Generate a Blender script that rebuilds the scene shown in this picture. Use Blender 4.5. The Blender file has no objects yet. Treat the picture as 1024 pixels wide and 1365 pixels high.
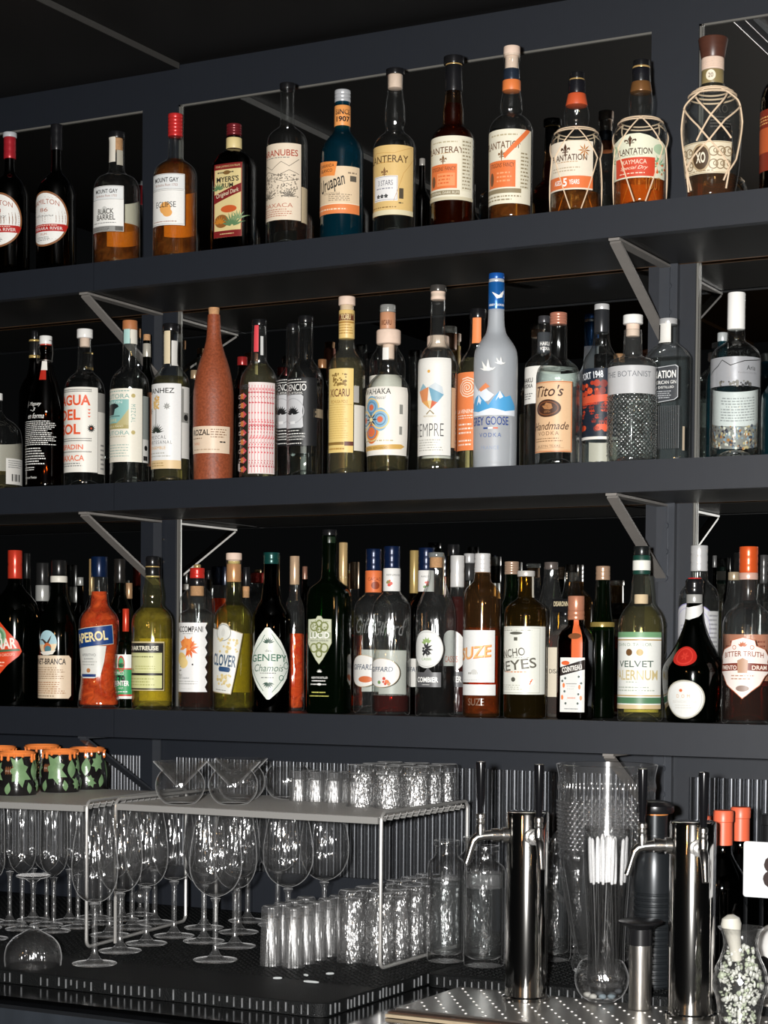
import bpy, bmesh, math, random
import numpy as np
from mathutils import Vector
random.seed(7)
sc = bpy.context.scene
col = sc.collection
PI = math.pi
ZO = 1.30                                   # height of the lowest bottle shelf above the floor

# ------------------------------------------------------------------ camera
F_PX, YAW, PITCH, ROLL, PPY = 2555.716, 0.4927, -0.0307, -0.0081, 953.939
CAM = np.array([0.0, -3.0562, 0.0977 + ZO])
_f = np.array([-math.sin(YAW)*math.cos(PITCH), math.cos(YAW)*math.cos(PITCH), math.sin(PITCH)])
_r0 = np.array([math.cos(YAW), math.sin(YAW), 0.0])
_d0 = np.cross(_f, _r0)
_r = _r0*math.cos(ROLL) + _d0*math.sin(ROLL)
_d = -_r0*math.sin(ROLL) + _d0*math.cos(ROLL)

def ray(u, v):
    return _f + (u-512)/F_PX*_r + (v-PPY)/F_PX*_d
def at_y(u, v, Y):
    q = ray(u, v); return CAM + q*((Y-CAM[1])/q[1])
def at_z(u, v, z):
    q = ray(u, v); return CAM + q*((z-CAM[2])/q[2])
def at_x(u, v, x):
    q = ray(u, v); return CAM + q*((x-CAM[0])/q[0])
def mpp(P):
    return float(np.dot(np.asarray(P)-CAM, _f))/F_PX      # metres per pixel at a point

cam_d = bpy.data.cameras.new('camera'); cam = bpy.data.objects.new('camera', cam_d); col.objects.link(cam)
M = np.eye(4); M[:3, 0] = _r; M[:3, 1] = -_d; M[:3, 2] = -_f; M[:3, 3] = CAM
from mathutils import Matrix
cam.matrix_world = Matrix([list(map(float, row)) for row in M])
cam_d.sensor_fit = 'VERTICAL'; cam_d.sensor_height = 36.0
cam_d.lens = F_PX/1365*36.0
cam_d.shift_y = (PPY-682.5)/1365
cam_d.clip_start = 0.05
sc.camera = cam

# ------------------------------------------------------------------ materials
def lin(c):
    if isinstance(c, str):
        c = c.lstrip('#'); c = [int(c[i:i+2], 16)/255 for i in (0, 2, 4)]
        c = [x/12.92 if x <= .04045 else ((x+.055)/1.055)**2.4 for x in c]
    return (c[0], c[1], c[2], 1.0)
_mats = {}
def _new(key):
    m = bpy.data.materials.new(key); m.use_nodes = True
    nt = m.node_tree; nt.nodes.clear()
    out = nt.nodes.new('ShaderNodeOutputMaterial')
    return m, nt, out
def N(nt, t, **kw):
    n = nt.nodes.new(t)
    for k, v in kw.items():
        if k in n.inputs.keys(): n.inputs[k].default_value = v
        else: setattr(n, k, v)
    return n
def pmat(key, c, rough=.5, metal=0., spec=.5, noise=0., nscale=40., bump=0., coat=0., stretch=None):
    """principled surface with procedural tone and relief variation"""
    k = (key, str(c), rough, metal)
    if k in _mats: return _mats[k]
    m, nt, out = _new(key)
    b = N(nt, 'ShaderNodeBsdfPrincipled')
    b.inputs['Base Color'].default_value = lin(c)
    b.inputs['Roughness'].default_value = rough
    b.inputs['Metallic'].default_value = metal
    b.inputs['Specular IOR Level'].default_value = spec
    b.inputs['Coat Weight'].default_value = coat
    if noise or bump:
        tc = N(nt, 'ShaderNodeTexCoord'); mp = N(nt, 'ShaderNodeMapping')
        if stretch: mp.inputs['Scale'].default_value = stretch
        nt.links.new(tc.outputs['Object'], mp.inputs['Vector'])
        nz = N(nt, 'ShaderNodeTexNoise'); nz.inputs['Scale'].default_value = nscale; nz.inputs['Detail'].default_value = 4
        nt.links.new(mp.outputs['Vector'], nz.inputs['Vector'])
        if noise:
            mr = N(nt, 'ShaderNodeMapRange'); mr.inputs['To Min'].default_value = 1-noise; mr.inputs['To Max'].default_value = 1+noise
            nt.links.new(nz.outputs['Fac'], mr.inputs['Value'])
            mx = N(nt, 'ShaderNodeVectorMath', operation='SCALE'); mx.inputs[0].default_value = lin(c)[:3]
            nt.links.new(mr.outputs['Result'], mx.inputs['Scale'])
            nt.links.new(mx.outputs['Vector'], b.inputs['Base Color'])
        if bump:
            bp = N(nt, 'ShaderNodeBump'); bp.inputs['Strength'].default_value = bump; bp.inputs['Distance'].default_value = .002
            nt.links.new(nz.outputs['Fac'], bp.inputs['Height']); nt.links.new(bp.outputs['Normal'], b.inputs['Normal'])
    nt.links.new(b.outputs['BSDF'], out.inputs['Surface'])
    _mats[k] = m
    return m
def glass(tint='#f2f6f4', edge=.45, rough=.04, power=2.5, haze=0., key='glass', bump=0., bscale=120., rim=0., hc=None, wave=0., wscale=(70, 70, 9), f0=1.5):
    """glass wall: tinted transmission that deepens at grazing angles plus Fresnel reflection"""
    k = (key, str(tint), edge, rough, haze, bump, rim, wave)
    if k in _mats: return _mats[k]
    m, nt, out = _new(key)
    L = nt.links.new
    lw = N(nt, 'ShaderNodeLayerWeight'); lw.inputs['Blend'].default_value = .5
    pw = N(nt, 'ShaderNodeMath', operation='POWER'); pw.inputs[1].default_value = power
    L(lw.outputs['Facing'], pw.inputs[0])
    t = lin(tint)
    mix = N(nt, 'ShaderNodeMix', data_type='RGBA')
    mix.inputs['A'].default_value = t
    mix.inputs['B'].default_value = (t[0]*edge, t[1]*edge, t[2]*edge, 1)
    for s in mix.inputs:
        if s.type == 'RGBA' and s.name == 'A': s.default_value = t
        if s.type == 'RGBA' and s.name == 'B': s.default_value = (t[0]*edge, t[1]*edge, t[2]*edge, 1)
    L(pw.outputs[0], mix.inputs['Factor'])
    res = [o for o in mix.outputs if o.type == 'RGBA'][0]
    tr = N(nt, 'ShaderNodeBsdfTransparent'); L(res, tr.inputs['Color'])
    gl = N(nt, 'ShaderNodeBsdfGlossy'); gl.inputs['Roughness'].default_value = rough
    gl.inputs['Color'].default_value = (1, 1, 1, 1)
    geo = N(nt, 'ShaderNodeNewGeometry')
    ior = N(nt, 'ShaderNodeMapRange'); ior.inputs['To Min'].default_value = f0; ior.inputs['To Max'].default_value = 1/f0
    L(geo.outputs['Backfacing'], ior.inputs['Value'])
    fr = N(nt, 'ShaderNodeFresnel'); L(ior.outputs['Result'], fr.inputs['IOR'])
    if bump:
        tc = N(nt, 'ShaderNodeTexCoord'); nz = N(nt, 'ShaderNodeTexVoronoi'); nz.inputs['Scale'].default_value = bscale
        L(tc.outputs['Object'], nz.inputs['Vector'])
        bp = N(nt, 'ShaderNodeBump'); bp.inputs['Strength'].default_value = bump; bp.inputs['Distance'].default_value = .004
        L(nz.outputs['Distance'], bp.inputs['Height'])
        L(bp.outputs['Normal'], gl.inputs['Normal']); L(bp.outputs['Normal'], fr.inputs['Normal'])
    if wave:                                            # ripple put in to imitate streaks of many mutual reflections
        tc = N(nt, 'ShaderNodeTexCoord'); mp = N(nt, 'ShaderNodeMapping'); mp.inputs['Scale'].default_value = wscale
        L(tc.outputs['Object'], mp.inputs['Vector'])
        nz = N(nt, 'ShaderNodeTexNoise'); nz.inputs['Scale'].default_value = 1.0; nz.inputs['Detail'].default_value = 2.5
        L(mp.outputs['Vector'], nz.inputs['Vector'])
        bp = N(nt, 'ShaderNodeBump'); bp.inputs['Strength'].default_value = 1.0; bp.inputs['Distance'].default_value = wave
        L(nz.outputs['Fac'], bp.inputs['Height']); L(bp.outputs['Normal'], gl.inputs['Normal'])
    ms = N(nt, 'ShaderNodeMixShader'); L(fr.outputs[0], ms.inputs[0])
    body = tr.outputs[0]
    if haze:
        df = N(nt, 'ShaderNodeBsdfDiffuse'); df.inputs['Color'].default_value = lin(hc or tint)
        tl = N(nt, 'ShaderNodeBsdfTranslucent'); tl.inputs['Color'].default_value = lin(hc or tint)
        a = N(nt, 'ShaderNodeAddShader'); 
        h2 = N(nt, 'ShaderNodeMixShader'); h2.inputs[0].default_value = .3
        L(df.outputs[0], h2.inputs[1]); L(tl.outputs[0], h2.inputs[2])
        hz = N(nt, 'ShaderNodeMixShader'); hz.inputs[0].default_value = haze
        if hc:  # noise painted into the haze for refraction-like bright and dark swirls
            tc2 = N(nt, 'ShaderNodeTexCoord'); mp2 = N(nt, 'ShaderNodeMapping'); mp2.inputs['Scale'].default_value = (45, 45, 60)
            nz2 = N(nt, 'ShaderNodeTexNoise'); nz2.inputs['Scale'].default_value = 1; nz2.inputs['Detail'].default_value = 3; nz2.inputs['Distortion'].default_value = 1.2
            mr2 = N(nt, 'ShaderNodeMapRange'); mr2.inputs['From Min'].default_value = .3; mr2.inputs['From Max'].default_value = .7
            mr2.inputs['To Min'].default_value = haze*.25; mr2.inputs['To Max'].default_value = min(haze*1.9, .95)
            L(tc2.outputs['Object'], mp2.inputs['Vector']); L(mp2.outputs['Vector'], nz2.inputs['Vector']); L(nz2.outputs['Fac'], mr2.inputs['Value']); L(mr2.outputs['Result'], hz.inputs[0])
        L(tr.outputs[0], hz.inputs[1]); L(h2.outputs[0], hz.inputs[2])
        nt.nodes.remove(a)
        body = hz.outputs[0]
    if rim:  # sheen added for the bright edge lines that refraction would give
        shn = N(nt, 'ShaderNodeBsdfSheen'); shn.inputs['Roughness'].default_value = .18; shn.inputs['Color'].default_value = (1, 1, 1, 1)
        shn.inputs['Color'].default_value = (rim, rim, rim, 1)
        sm = N(nt, 'ShaderNodeAddShader')
        L(body, sm.inputs[0]); L(shn.outputs[0], sm.inputs[1]); body = sm.outputs[0]
    L(body, ms.inputs[1]); L(gl.outputs[0], ms.inputs[2])
    L(ms.outputs[0], out.inputs['Surface'])
    _mats[k] = m
    return m
def paper(c): return pmat('label_paper', c, .42, 0, .4, noise=.05, nscale=300.)
def ink(c): return pmat('print_ink', c, .45, 0, .4)
def foil(c): return pmat('foil', c, .26, .3, .5, noise=.06, nscale=90., bump=.08)
def plastic(c): return pmat('plastic', c, .22, 0, .4, noise=.03)
M_PAINT = pmat('charcoal_paint', (.0062, .0090, .0150), .56, 0, .6, noise=.10, nscale=60., bump=.06)
M_UNDER = pmat('dark_stain', (.009, .0085, .008), .42, 0, .3, noise=.15, nscale=20., bump=.04)
M_CEIL = pmat('ceiling_board', (.0035, .003, .0028), .6, 0, .3, noise=.2, nscale=8.)
M_PLY = pmat('raw_plywood_edge', (.16, .075, .025), .6, 0, .3, noise=.3, nscale=60.)
M_STEEL = pmat('brushed_steel', (.62, .60, .57), .3, 1., .5, noise=.08, nscale=120., bump=.03)
M_CHROME = pmat('chrome', (.80, .79, .77), .07, 1., .5)
M_DKMETAL = pmat('dark_coated_steel', (.05, .055, .065), .4, .3, .5, noise=.08, nscale=80.)
M_CORK = pmat('cork', (.50, .27, .13), .8, 0, .2, noise=.35, nscale=300., bump=.3)
M_PALECORK = pmat('pale_wood_stopper', (.72, .55, .44), .6, 0, .3, noise=.12, nscale=160.)
M_BLACK = plastic((.008, .008, .009))
M_WHITE = plastic((.78, .77, .74))
def mirror_mat():
    m, nt, out = _new('mirror_glass')
    g = N(nt, 'ShaderNodeBsdfGlossy'); g.inputs['Roughness'].default_value = 0.0
    g.inputs['Color'].default_value = (.62, .63, .62, 1)
    nt.links.new(g.outputs[0], out.inputs['Surface']); return m
M_MIRROR = mirror_mat()

# ------------------------------------------------------------------ mesh collecting
class MB:
    def __init__(s): s.v = []; s.f = []; s.m = []; s.mats = []
    def mi(s, mat):
        if mat not in s.mats: s.mats.append(mat)
        return s.mats.index(mat)
    def add(s, vs, fs, mat=None):
        o = len(s.v); k = s.mi(mat) if mat else 0
        s.v += [tuple(map(float, p)) for p in vs]
        for f in fs: s.f.append(tuple(i+o for i in f)); s.m.append(k)
        return s
    def box(s, a, b, mat=None):
        (x0, y0, z0), (x1, y1, z1) = a, b
        vs = [(x0,y0,z0),(x1,y0,z0),(x1,y1,z0),(x0,y1,z0),(x0,y0,z1),(x1,y0,z1),(x1,y1,z1),(x0,y1,z1)]
        return s.add(vs, [(0,3,2,1),(4,5,6,7),(0,1,5,4),(1,2,6,5),(2,3,7,6),(3,0,4,7)], mat)
    def lathe(s, prof, n=36, mat=None, c=(0,0,0), close=False, r_fn=None):
        """prof: list of (r, z) drawn around a vertical axis; r=0 ends are closed to a point"""
        vs, fs = [], []; rings = []
        for (r, z) in prof:
            if r <= 1e-7:
                rings.append([len(vs)]); vs.append((c[0], c[1], c[2]+z))
            else:
                ring = []
                for i in range(n):
                    a = 2*PI*i/n
                    rr = r if r_fn is None else r_fn(r, z, a)
                    ring.append(len(vs)); vs.append((c[0]+rr*math.sin(a), c[1]-rr*math.cos(a), c[2]+z))
                rings.append(ring)
        pairs = list(zip(rings, rings[1:]))
        if close: pairs.append((rings[-1], rings[0]))
        for A, B in pairs:
            if len(A) == 1 and len(B) == 1: continue
            for i in range(n):
                j = (i+1) % n
                if len(A) == 1: fs.append((A[0], B[j], B[i]))
                elif len(B) == 1: fs.append((A[i], A[j], B[0]))
                else: fs.append((A[i], A[j], B[j], B[i]))
        return s.add(vs, fs, mat)
    def tube(s, path, r, n=8, mat=None, closed=False, caps=True):
        P = [Vector(p) for p in path]; L = len(P)
        rs = r if isinstance(r, (list, tuple)) else [r]*L
        vs, fs = [], []; up = None
        for i in range(L):
            if closed: t = P[(i+1) % L]-P[i-1]
            else: t = P[min(i+1, L-1)]-P[max(i-1, 0)]
            if t.length < 1e-9: t = Vector((0, 0, 1))
            t.normalize()
            if up is None:
                up = Vector((0, 0, 1)) if abs(t.z) < .9 else Vector((1, 0, 0))
            a = (up - t*up.dot(t))
            if a.length < 1e-6: a = t.orthogonal()
            a.normalize(); b = t.cross(a); up = a
            for k in range(n):
                w = 2*PI*k/n
                vs.append(P[i]+(a*math.cos(w)+b*math.sin(w))*rs[i])
        for i in range(L if closed else L-1):
            j = (i+1) % L
            for k in range(n):
                l = (k+1) % n
                fs.append((i*n+k, i*n+l, j*n+l, j*n+k))
        if caps and not closed:
            fs.append(tuple(reversed(range(n)))); fs.append(tuple((L-1)*n+k for k in range(n)))
        return s.add(vs, fs, mat)
    def build(s, name, mat=None, parent=None, smooth=True, sharp=38):
        me = bpy.data.meshes.new(name)
        me.from_pydata(s.v, [], s.f)
        mats = s.mats or [mat]
        for q in mats: me.materials.append(q)
        if len(mats) > 1:
            me.polygons.foreach_set('material_index', s.m)
        bm = bmesh.new(); bm.from_mesh(me)
        bmesh.ops.recalc_face_normals(bm, faces=bm.faces) if not getattr(s, 'keepn', False) else None
        lim = math.radians(sharp)
        for f in bm.faces: f.smooth = smooth
        for e in bm.edges:
            if len(e.link_faces) == 2:
                if e.calc_face_angle(0) > lim: e.smooth = False
        bm.to_mesh(me); bm.free()
        o = bpy.data.objects.new(name, me); col.objects.link(o)
        if parent is not None: o.parent = parent
        return o
def tag(o, label=None, cat=None, group=None, kind=None):
    if label: o['label'] = label
    if cat: o['category'] = cat
    if group: o['group'] = group
    if kind: o['kind'] = kind
    return o
def empty(name, loc=(0, 0, 0), label=None, cat=None, group=None):
    o = bpy.data.objects.new(name, None); col.objects.link(o)
    o.location = tuple(map(float, loc)); o.empty_display_size = .02
    return tag(o, label, cat, group)
def dup(root, loc, label=None, rotz=None, scale=None):
    r = root.copy(); col.objects.link(r); r.location = tuple(map(float, loc))
    if rotz is not None: r.rotation_euler = (0, 0, rotz)
    if scale is not None: r.scale = scale
    if label: r['label'] = label
    for ch in [o for o in root.children]:
        c = ch.copy(); col.objects.link(c); c.parent = r
        for g in [o for o in ch.children]:
            d = g.copy(); col.objects.link(d); d.parent = c
    return r

# ------------------------------------------------------------------ lettering
_txt = {}
def txt(body, bold=0., shear=0., space=1.):
    k = (body, bold, shear, space)
    if k in _txt: return _txt[k]
    cu = bpy.data.curves.new('t', 'FONT'); cu.body = body; cu.size = 1.0; cu.offset = bold
    cu.shear = shear; cu.resolution_u = 3; cu.space_character = space
    ob = bpy.data.objects.new('t', cu)
    me = bpy.data.meshes.new_from_object(ob)
    v = np.array([(p.co.x, p.co.y) for p in me.vertices], float) if len(me.vertices) else np.zeros((0, 2))
    f = [tuple(p.vertices) for p in me.polygons]
    bpy.data.objects.remove(ob); bpy.data.curves.remove(cu); bpy.data.meshes.remove(me)
    if len(v):
        lo, hi = v.min(0), v.max(0); v = (v-lo)/np.maximum(hi-lo, 1e-6)
    _txt[k] = (v, f); return _txt[k]
def poly_tris(pts, lim=.006):
    """fill a 2D outline and split it finely enough to wrap onto a curved wall"""
    bm = bmesh.new()
    vs = [bm.verts.new((p[0], p[1], 0)) for p in pts]
    try: bm.faces.new(vs)
    except ValueError: pass
    bmesh.ops.triangulate(bm, faces=bm.faces[:])
    for _ in range(5):
        es = [e for e in bm.edges if e.calc_length() > lim]
        if not es: break
        bmesh.ops.subdivide_edges(bm, edges=es, cuts=1)
        bmesh.ops.triangulate(bm, faces=[f for f in bm.faces if len(f.verts) > 3])
    bm.verts.index_update()
    v = [(p.co.x, p.co.y) for p in bm.verts]; f = [tuple(q.index for q in g.verts) for g in bm.faces]
    bm.free(); return v, f
def split_long(v, f, lim):
    if not len(v): return v, f
    bm = bmesh.new(); vs = [bm.verts.new((p[0], p[1], 0)) for p in v]
    for q in f:
        try: bm.faces.new([vs[i] for i in q])
        except ValueError: pass
    if max((abs(e.verts[0].co.x-e.verts[1].co.x) for e in bm.edges), default=0) > lim:
        bmesh.ops.triangulate(bm, faces=bm.faces[:])
        for _ in range(5):
            es = [e for e in bm.edges if abs(e.verts[0].co.x-e.verts[1].co.x) > lim]
            if not es: break
            bmesh.ops.subdivide_edges(bm, edges=es, cuts=1)
            bmesh.ops.triangulate(bm, faces=[g for g in bm.faces if len(g.verts) > 3])
    bm.verts.index_update()
    v = [(p.co.x, p.co.y) for p in bm.verts]; f = [tuple(q.index for q in g.verts) for g in bm.faces]
    bm.free(); return v, f
def oval(cx, cy, rx, ry, n=36):
    return [(cx+rx*math.cos(2*PI*i/n), cy+ry*math.sin(2*PI*i/n)) for i in range(n)]
def art_shapes(art, W, H):
    """turn art items in label units (u -1..1, v 0..1) into metric outlines: yields (verts2d, faces, colour)"""
    X = lambda u: u*W
    Z = lambda v: v*H
    for it in art:
        k = it[0]
        if k == 't':
            _, body, cx, cy, w, h, c = it[:7]; o = it[7] if len(it) > 7 else {}
            v, f = txt(body, o.get('b', 0.), o.get('s', 0.), o.get('sp', 1.))
            if not len(v): continue
            ww, hh = X(w), Z(h)
            if o.get('m'): ww, hh = o['m']
            q = (v-.5)*np.array([ww, hh]); rot = math.radians(o.get('r', 0))
            arc = o.get('a', 0.)
            if arc: q[:, 1] += arc*H*(1-(2*q[:, 0]/ww)**2)
            if rot: q = q @ np.array([[math.cos(rot), math.sin(rot)], [-math.sin(rot), math.cos(rot)]])
            q = q+np.array([X(cx), Z(cy)])
            yield q.tolist(), f, c
        elif k == 'e':
            _, cx, cy, rx, ry, c = it
            v, f = poly_tris(oval(X(cx), Z(cy), X(rx), Z(ry))); yield v, f, c
        elif k == 'c':                                   # true circle, radius as a share of label height
            _, cx, cy, r, c = it
            v, f = poly_tris(oval(X(cx), Z(cy), r*H, r*H, 28)); yield v, f, c
        elif k == 'ring':
            _, cx, cy, r, th, c = it
            n = 36; v = []; f = []
            for i in range(n):
                a = 2*PI*i/n
                for q in (r*H, (r-th)*H): v.append((X(cx)+q*math.cos(a), Z(cy)+q*math.sin(a)))
            for i in range(n):
                j = (i+1) % n; f.append((2*i, 2*j, 2*j+1, 2*i+1))
            yield v, f, c
        elif k == 'r':
            _, a, b, x, y, c = it
            v, f = poly_tris([(X(a), Z(b)), (X(x), Z(b)), (X(x), Z(y)), (X(a), Z(y))]); yield v, f, c
        elif k == 'fr':                                  # rectangular frame of line width w (share of height)
            _, a, b, x, y, w, c = it
            A, B, C, D = X(a), Z(b), X(x), Z(y); t = w*H
            for (p, q, r, s) in ((A, B, C, B+t), (A, D-t, C, D), (A, B, A+t, D), (C-t, B, C, D)):
                v, f = poly_tris([(p, q), (r, q), (r, s), (p, s)]); yield v, f, c
        elif k == 'p':
            _, pts, c = it
            v, f = poly_tris([(X(a), Z(b)) for a, b in pts]); yield v, f, c
        elif k == 'l':                                   # rows of fine print too small to read
            _, a, b, x, y, n, c = it
            rnd = random.Random(int(1000*(a+b+x+y))+n); v = []; f = []
            hgt = (y-b)/max(n, 1)
            for i in range(n):
                zc = b+(i+.5)*hgt; u = a; end = x-(x-a)*rnd.uniform(0, .25)
                while u < end:
                    w = rnd.uniform(.03, .12); w = min(w, end-u)
                    o = len(v)
                    v += [(X(u), Z(zc-hgt*.2)), (X(u+w), Z(zc-hgt*.2)), (X(u+w), Z(zc+hgt*.2)), (X(u), Z(zc+hgt*.2))]
                    f.append((o, o+1, o+2, o+3)); u += w+rnd.uniform(.02, .04)
            yield v, f, c
        elif k == 'zig':
            _, a, x, y, n, h, c = it
            v = []; f = []
            for i in range(n):
                u0 = a+(x-a)*i/n; u1 = a+(x-a)*(i+1)/n; o = len(v)
                v += [(X(u0), Z(y)), (X(u1), Z(y)), (X((u0+u1)/2), Z(y+h))]; f.append((o, o+1, o+2))
            yield v, f, c
        elif k == 'star':                                # n spokes of a plant or sun, from angle a0 to a1
            _, cx, cy, r, n, a0, a1, w, c = it
            v = []; f = []
            for i in range(n):
                a = math.radians(a0+(a1-a0)*i/max(n-1, 1)); o = len(v)
                cs, sn = math.cos(a), math.sin(a); R = r*H; ww = w*H
                x0, z0 = X(cx), Z(cy)
                v += [(x0-sn*ww*.4+cs*R*.12, z0+cs*ww*.4+sn*R*.12), (x0+sn*ww*.4+cs*R*.12, z0-cs*ww*.4+sn*R*.12),
                      (x0+cs*R*.5+sn*ww, z0+sn*R*.5-cs*ww), (x0+cs*R, z0+sn*R), (x0+cs*R*.5-sn*ww, z0+sn*R*.5+cs*ww)]
                f.append((o, o+1, o+2, o+3, o+4))
            yield v, f, c
        elif k == 'dots':
            _, a, b, x, y, n, r, cs = it
            rnd = random.Random(n)
            for i in range(n):
                u, w = rnd.uniform(a, x), rnd.uniform(b, y); rr = r*rnd.uniform(.6, 1.3)*H
                v = oval(X(u), Z(w), rr, rr, 7); yield v, [tuple(range(7))], cs[i % len(cs)]
        elif k == 'line':
            _, pts, w, c = it
            P = [(X(a), Z(b)) for a, b in pts]; t = w*H; v = []; f = []
            for i, (x, z) in enumerate(P):
                a = P[max(i-1, 0)]; b = P[min(i+1, len(P)-1)]
                dx, dz = b[0]-a[0], b[1]-a[1]; L = math.hypot(dx, dz) or 1
                v += [(x-dz/L*t/2, z+dx/L*t/2), (x+dz/L*t/2, z-dx/L*t/2)]
            for i in range(len(P)-1): f.append((2*i, 2*i+1, 2*i+3, 2*i+2))
            yield v, f, c

# ------------------------------------------------------------------ bottles
CR = {'A1': (0, 0, 350), 'A2': (340, 40, 380), 'A3': (690, 20, 334), 'B1': (0, 370, 350), 'B2': (310, 360, 370),
      'B3': (670, 340, 354), 'C1': (0, 680, 350), 'C2': (330, 690, 350), 'C3': (660, 680, 364), 'P': (0, 0, 1024)}
def pchip(z, r):
    """monotone cubic through (z, r): returns a function"""
    z = np.array(z, float); r = np.array(r, float); h = np.diff(z); d = np.diff(r)/h
    m = np.zeros(len(z))
    for i in range(1, len(z)-1):
        if d[i-1]*d[i] > 0:
            w1, w2 = 2*h[i]+h[i-1], h[i]+2*h[i-1]; m[i] = (w1+w2)/(w1/d[i-1]+w2/d[i])
    m[0] = d[0]; m[-1] = d[-1]
    def f(x):
        x = min(max(x, z[0]), z[-1]); i = min(max(int(np.searchsorted(z, x))-1, 0), len(h)-1)
        t = (x-z[i])/h[i]
        return float((2*t**3-3*t**2+1)*r[i]+(t**3-2*t**2+t)*h[i]*m[i]+(-2*t**3+3*t**2)*r[i+1]+(t**3-t**2)*h[i]*m[i+1])
    return f

class Bottle:
    def __init__(s, name, label, cat, crop, xc, row, shelf, prof, glassm, group, flat=None, turn=0., nseg=40):
        ox, oy, w = CR[crop]; s.k = w/1024.0; s.ox, s.oy = ox, oy; s.xc = xc; s.row = row
        s.U = ox+xc*s.k
        vm = oy+.5*(prof[0][0]+prof[-1][0])*s.k
        P = at_y(s.U, vm, row); s.P = P; s.m = mpp(P)*s.k; s.zs = shelf
        s.root = empty(name, (P[0], row, shelf), label, cat, group)
        pz = sorted([(s.z(y), hw*s.m) for y, hw in prof])
        pz = [(max(z, 0), r) for z, r in pz]
        if pz[0][0] > .0005: pz = [(0.0, pz[0][1])]+pz
        zz, rr = [pz[0][0]], [pz[0][1]]
        for z, r in pz[1:]:
            if z > zz[-1]+2e-4: zz.append(z); rr.append(r)
        s.R0 = pchip(zz, rr); s.top = zz[-1]; s.knots = list(zip(zz, rr)); s.rmax = max(rr)
        s.phic = math.atan2(CAM[0]-P[0], -(CAM[1]-row)); s.turn = math.radians(turn)
        s.flat = None
        if flat:
            kd, n = flat; s.flat = (kd, n)
            a = s.phic-s.turn; best = 0
            for i in range(720):
                t = i*PI/360; q = s._rel(t, 1.0, kd, n); best = max(best, q*math.sin(t-a))
            s.wscale = 1/best
        s.glass = None
        # dense rings
        zs = [0.0]
        for (z0, r0), (z1, r1) in zip(s.knots, s.knots[1:]):
            n = 1 if abs(r1-r0) < .0006 else max(3, int(abs(r1-r0)/.0025))
            n = min(n, 10)
            for i in range(1, n+1): zs.append(z0+(z1-z0)*i/n)
        s.zs_d = zs
        if glassm is not None:
            mb = MB(); s.loft(mb, 0.0, s.top, 0., 56 if flat else nseg); s.glass = mb.build('glass', glassm, s.root)
    def z(s, y):
        return float(at_y(s.U, s.oy+y*s.k, s.row)[2]-s.zs)
    def _rel(s, t, W, kd, n):
        return W/((abs(math.sin(t)))**n+(abs(math.cos(t))/kd)**n)**(1/n)
    def surf(s, phi, z, off=0.):
        R = s.R0(z)
        if not s.flat: return R+off
        kd, n = s.flat; b = min(max((R/s.rmax-.55)/.25, 0), 1); b = b*b*(3-2*b)
        W = R*(1+(s.wscale-1)*b); k2 = 1+(kd-1)*b; n2 = 2+(n-2)*b
        return s._rel(phi-s.turn, W, k2, n2)+off
    def pt(s, phi, z, off=0.):
        r = s.surf(phi, z, off); return (r*math.sin(phi), -r*math.cos(phi), z)
    def loft(s, mb, z0, z1, inset, n):
        zs = [z0]+[z for z in s.zs_d if z0+1e-4 < z < z1-1e-4]+[z1]
        rows = []
        bev = min(.004, s.rmax*.2)
        rows.append((z0, inset+bev*.8)); rows.append((z0+bev*.35, inset+bev*.2))
        rows.append((z0+bev, inset))
        for z in zs[1:]:
            if z > z0+bev*1.2: rows.append((z, inset))
        vs, fs = [], []
        angs = []
        for i in range(n):
            a = 2*PI*i/n
            if s.flat and s.flat[1] > 3:                      # crowd samples into the rounded corners
                a = a+.16*math.sin(4*a+PI)*1.0*0+a*0
            angs.append(a+s.turn)
        for z, ins in rows:
            for a in angs:
                r = max(s.surf(a, z)-ins, .0015); vs.append((r*math.sin(a), -r*math.cos(a), z))
        for j in range(len(rows)-1):
            for i in range(n):
                k = (i+1) % n; fs.append((j*n+i, j*n+k, (j+1)*n+k, (j+1)*n+i))
        L = len(rows)
        prev = 0
        if inset == 0.:                                     # pushed-up base of the bottle
            r0 = s.surf(s.phic, z0+bev)
            for q, dz in ((.80, .0015), (.62, .008), (.35, .0125)):
                st = len(vs)
                for a in angs: rr = s.surf(a, z0+bev)*q; vs.append((rr*math.sin(a), -rr*math.cos(a), z0+dz))
                for i in range(n): k = (i+1) % n; fs.append((prev+i, st+i, st+k, prev+k))
                prev = st
        b0 = len(vs); vs.append((0, 0, z0+(.0135 if inset == 0. else .0001))); vs.append((0, 0, z1))
        for i in range(n):
            k = (i+1) % n
            fs.append((prev+i, b0, prev+k)); fs.append(((L-1)*n+i, (L-1)*n+k, b0+1))
        mb.add(vs, fs)
    def liquid(s, ylevel, mat, inset=.0024):
        z1 = min(s.z(ylevel), s.top-.004)
        mb = MB(); s.loft(mb, .005, z1, inset, 48 if s.flat else 36)
        return mb.build('liquid', mat, s.root)
    def cap(s, name, y0, y1, hw, mat, hw2=None, ribs=0, label=None, bev=.0012, parent=None, glassy=False):
        """lathe part between crop rows y0 (top) and y1 (bottom)"""
        zt, zb = s.z(y0), s.z(y1); r1 = hw*s.m; r2 = (hw2 if hw2 is not None else hw)*s.m
        b = min(bev, (zt-zb)*.3, r1*.3)
        pr = [(0, zt), (r1-b, zt), (r1-b*.3, zt-b*.3), (r1, zt-b)]
        if ribs:
            for i in range(1, ribs):
                t = i/ribs; rr = r1+(r2-r1)*t; zz = zt-b+(zb-zt+2*b)*t; d = (zt-zb)/ribs*.18
                pr += [(rr, zz+d), (rr*.965, zz), (rr, zz-d)]
        pr += [(r2, zb+b), (r2-b*.3, zb+b*.3), (r2-b, zb), (0, zb)]
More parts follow.
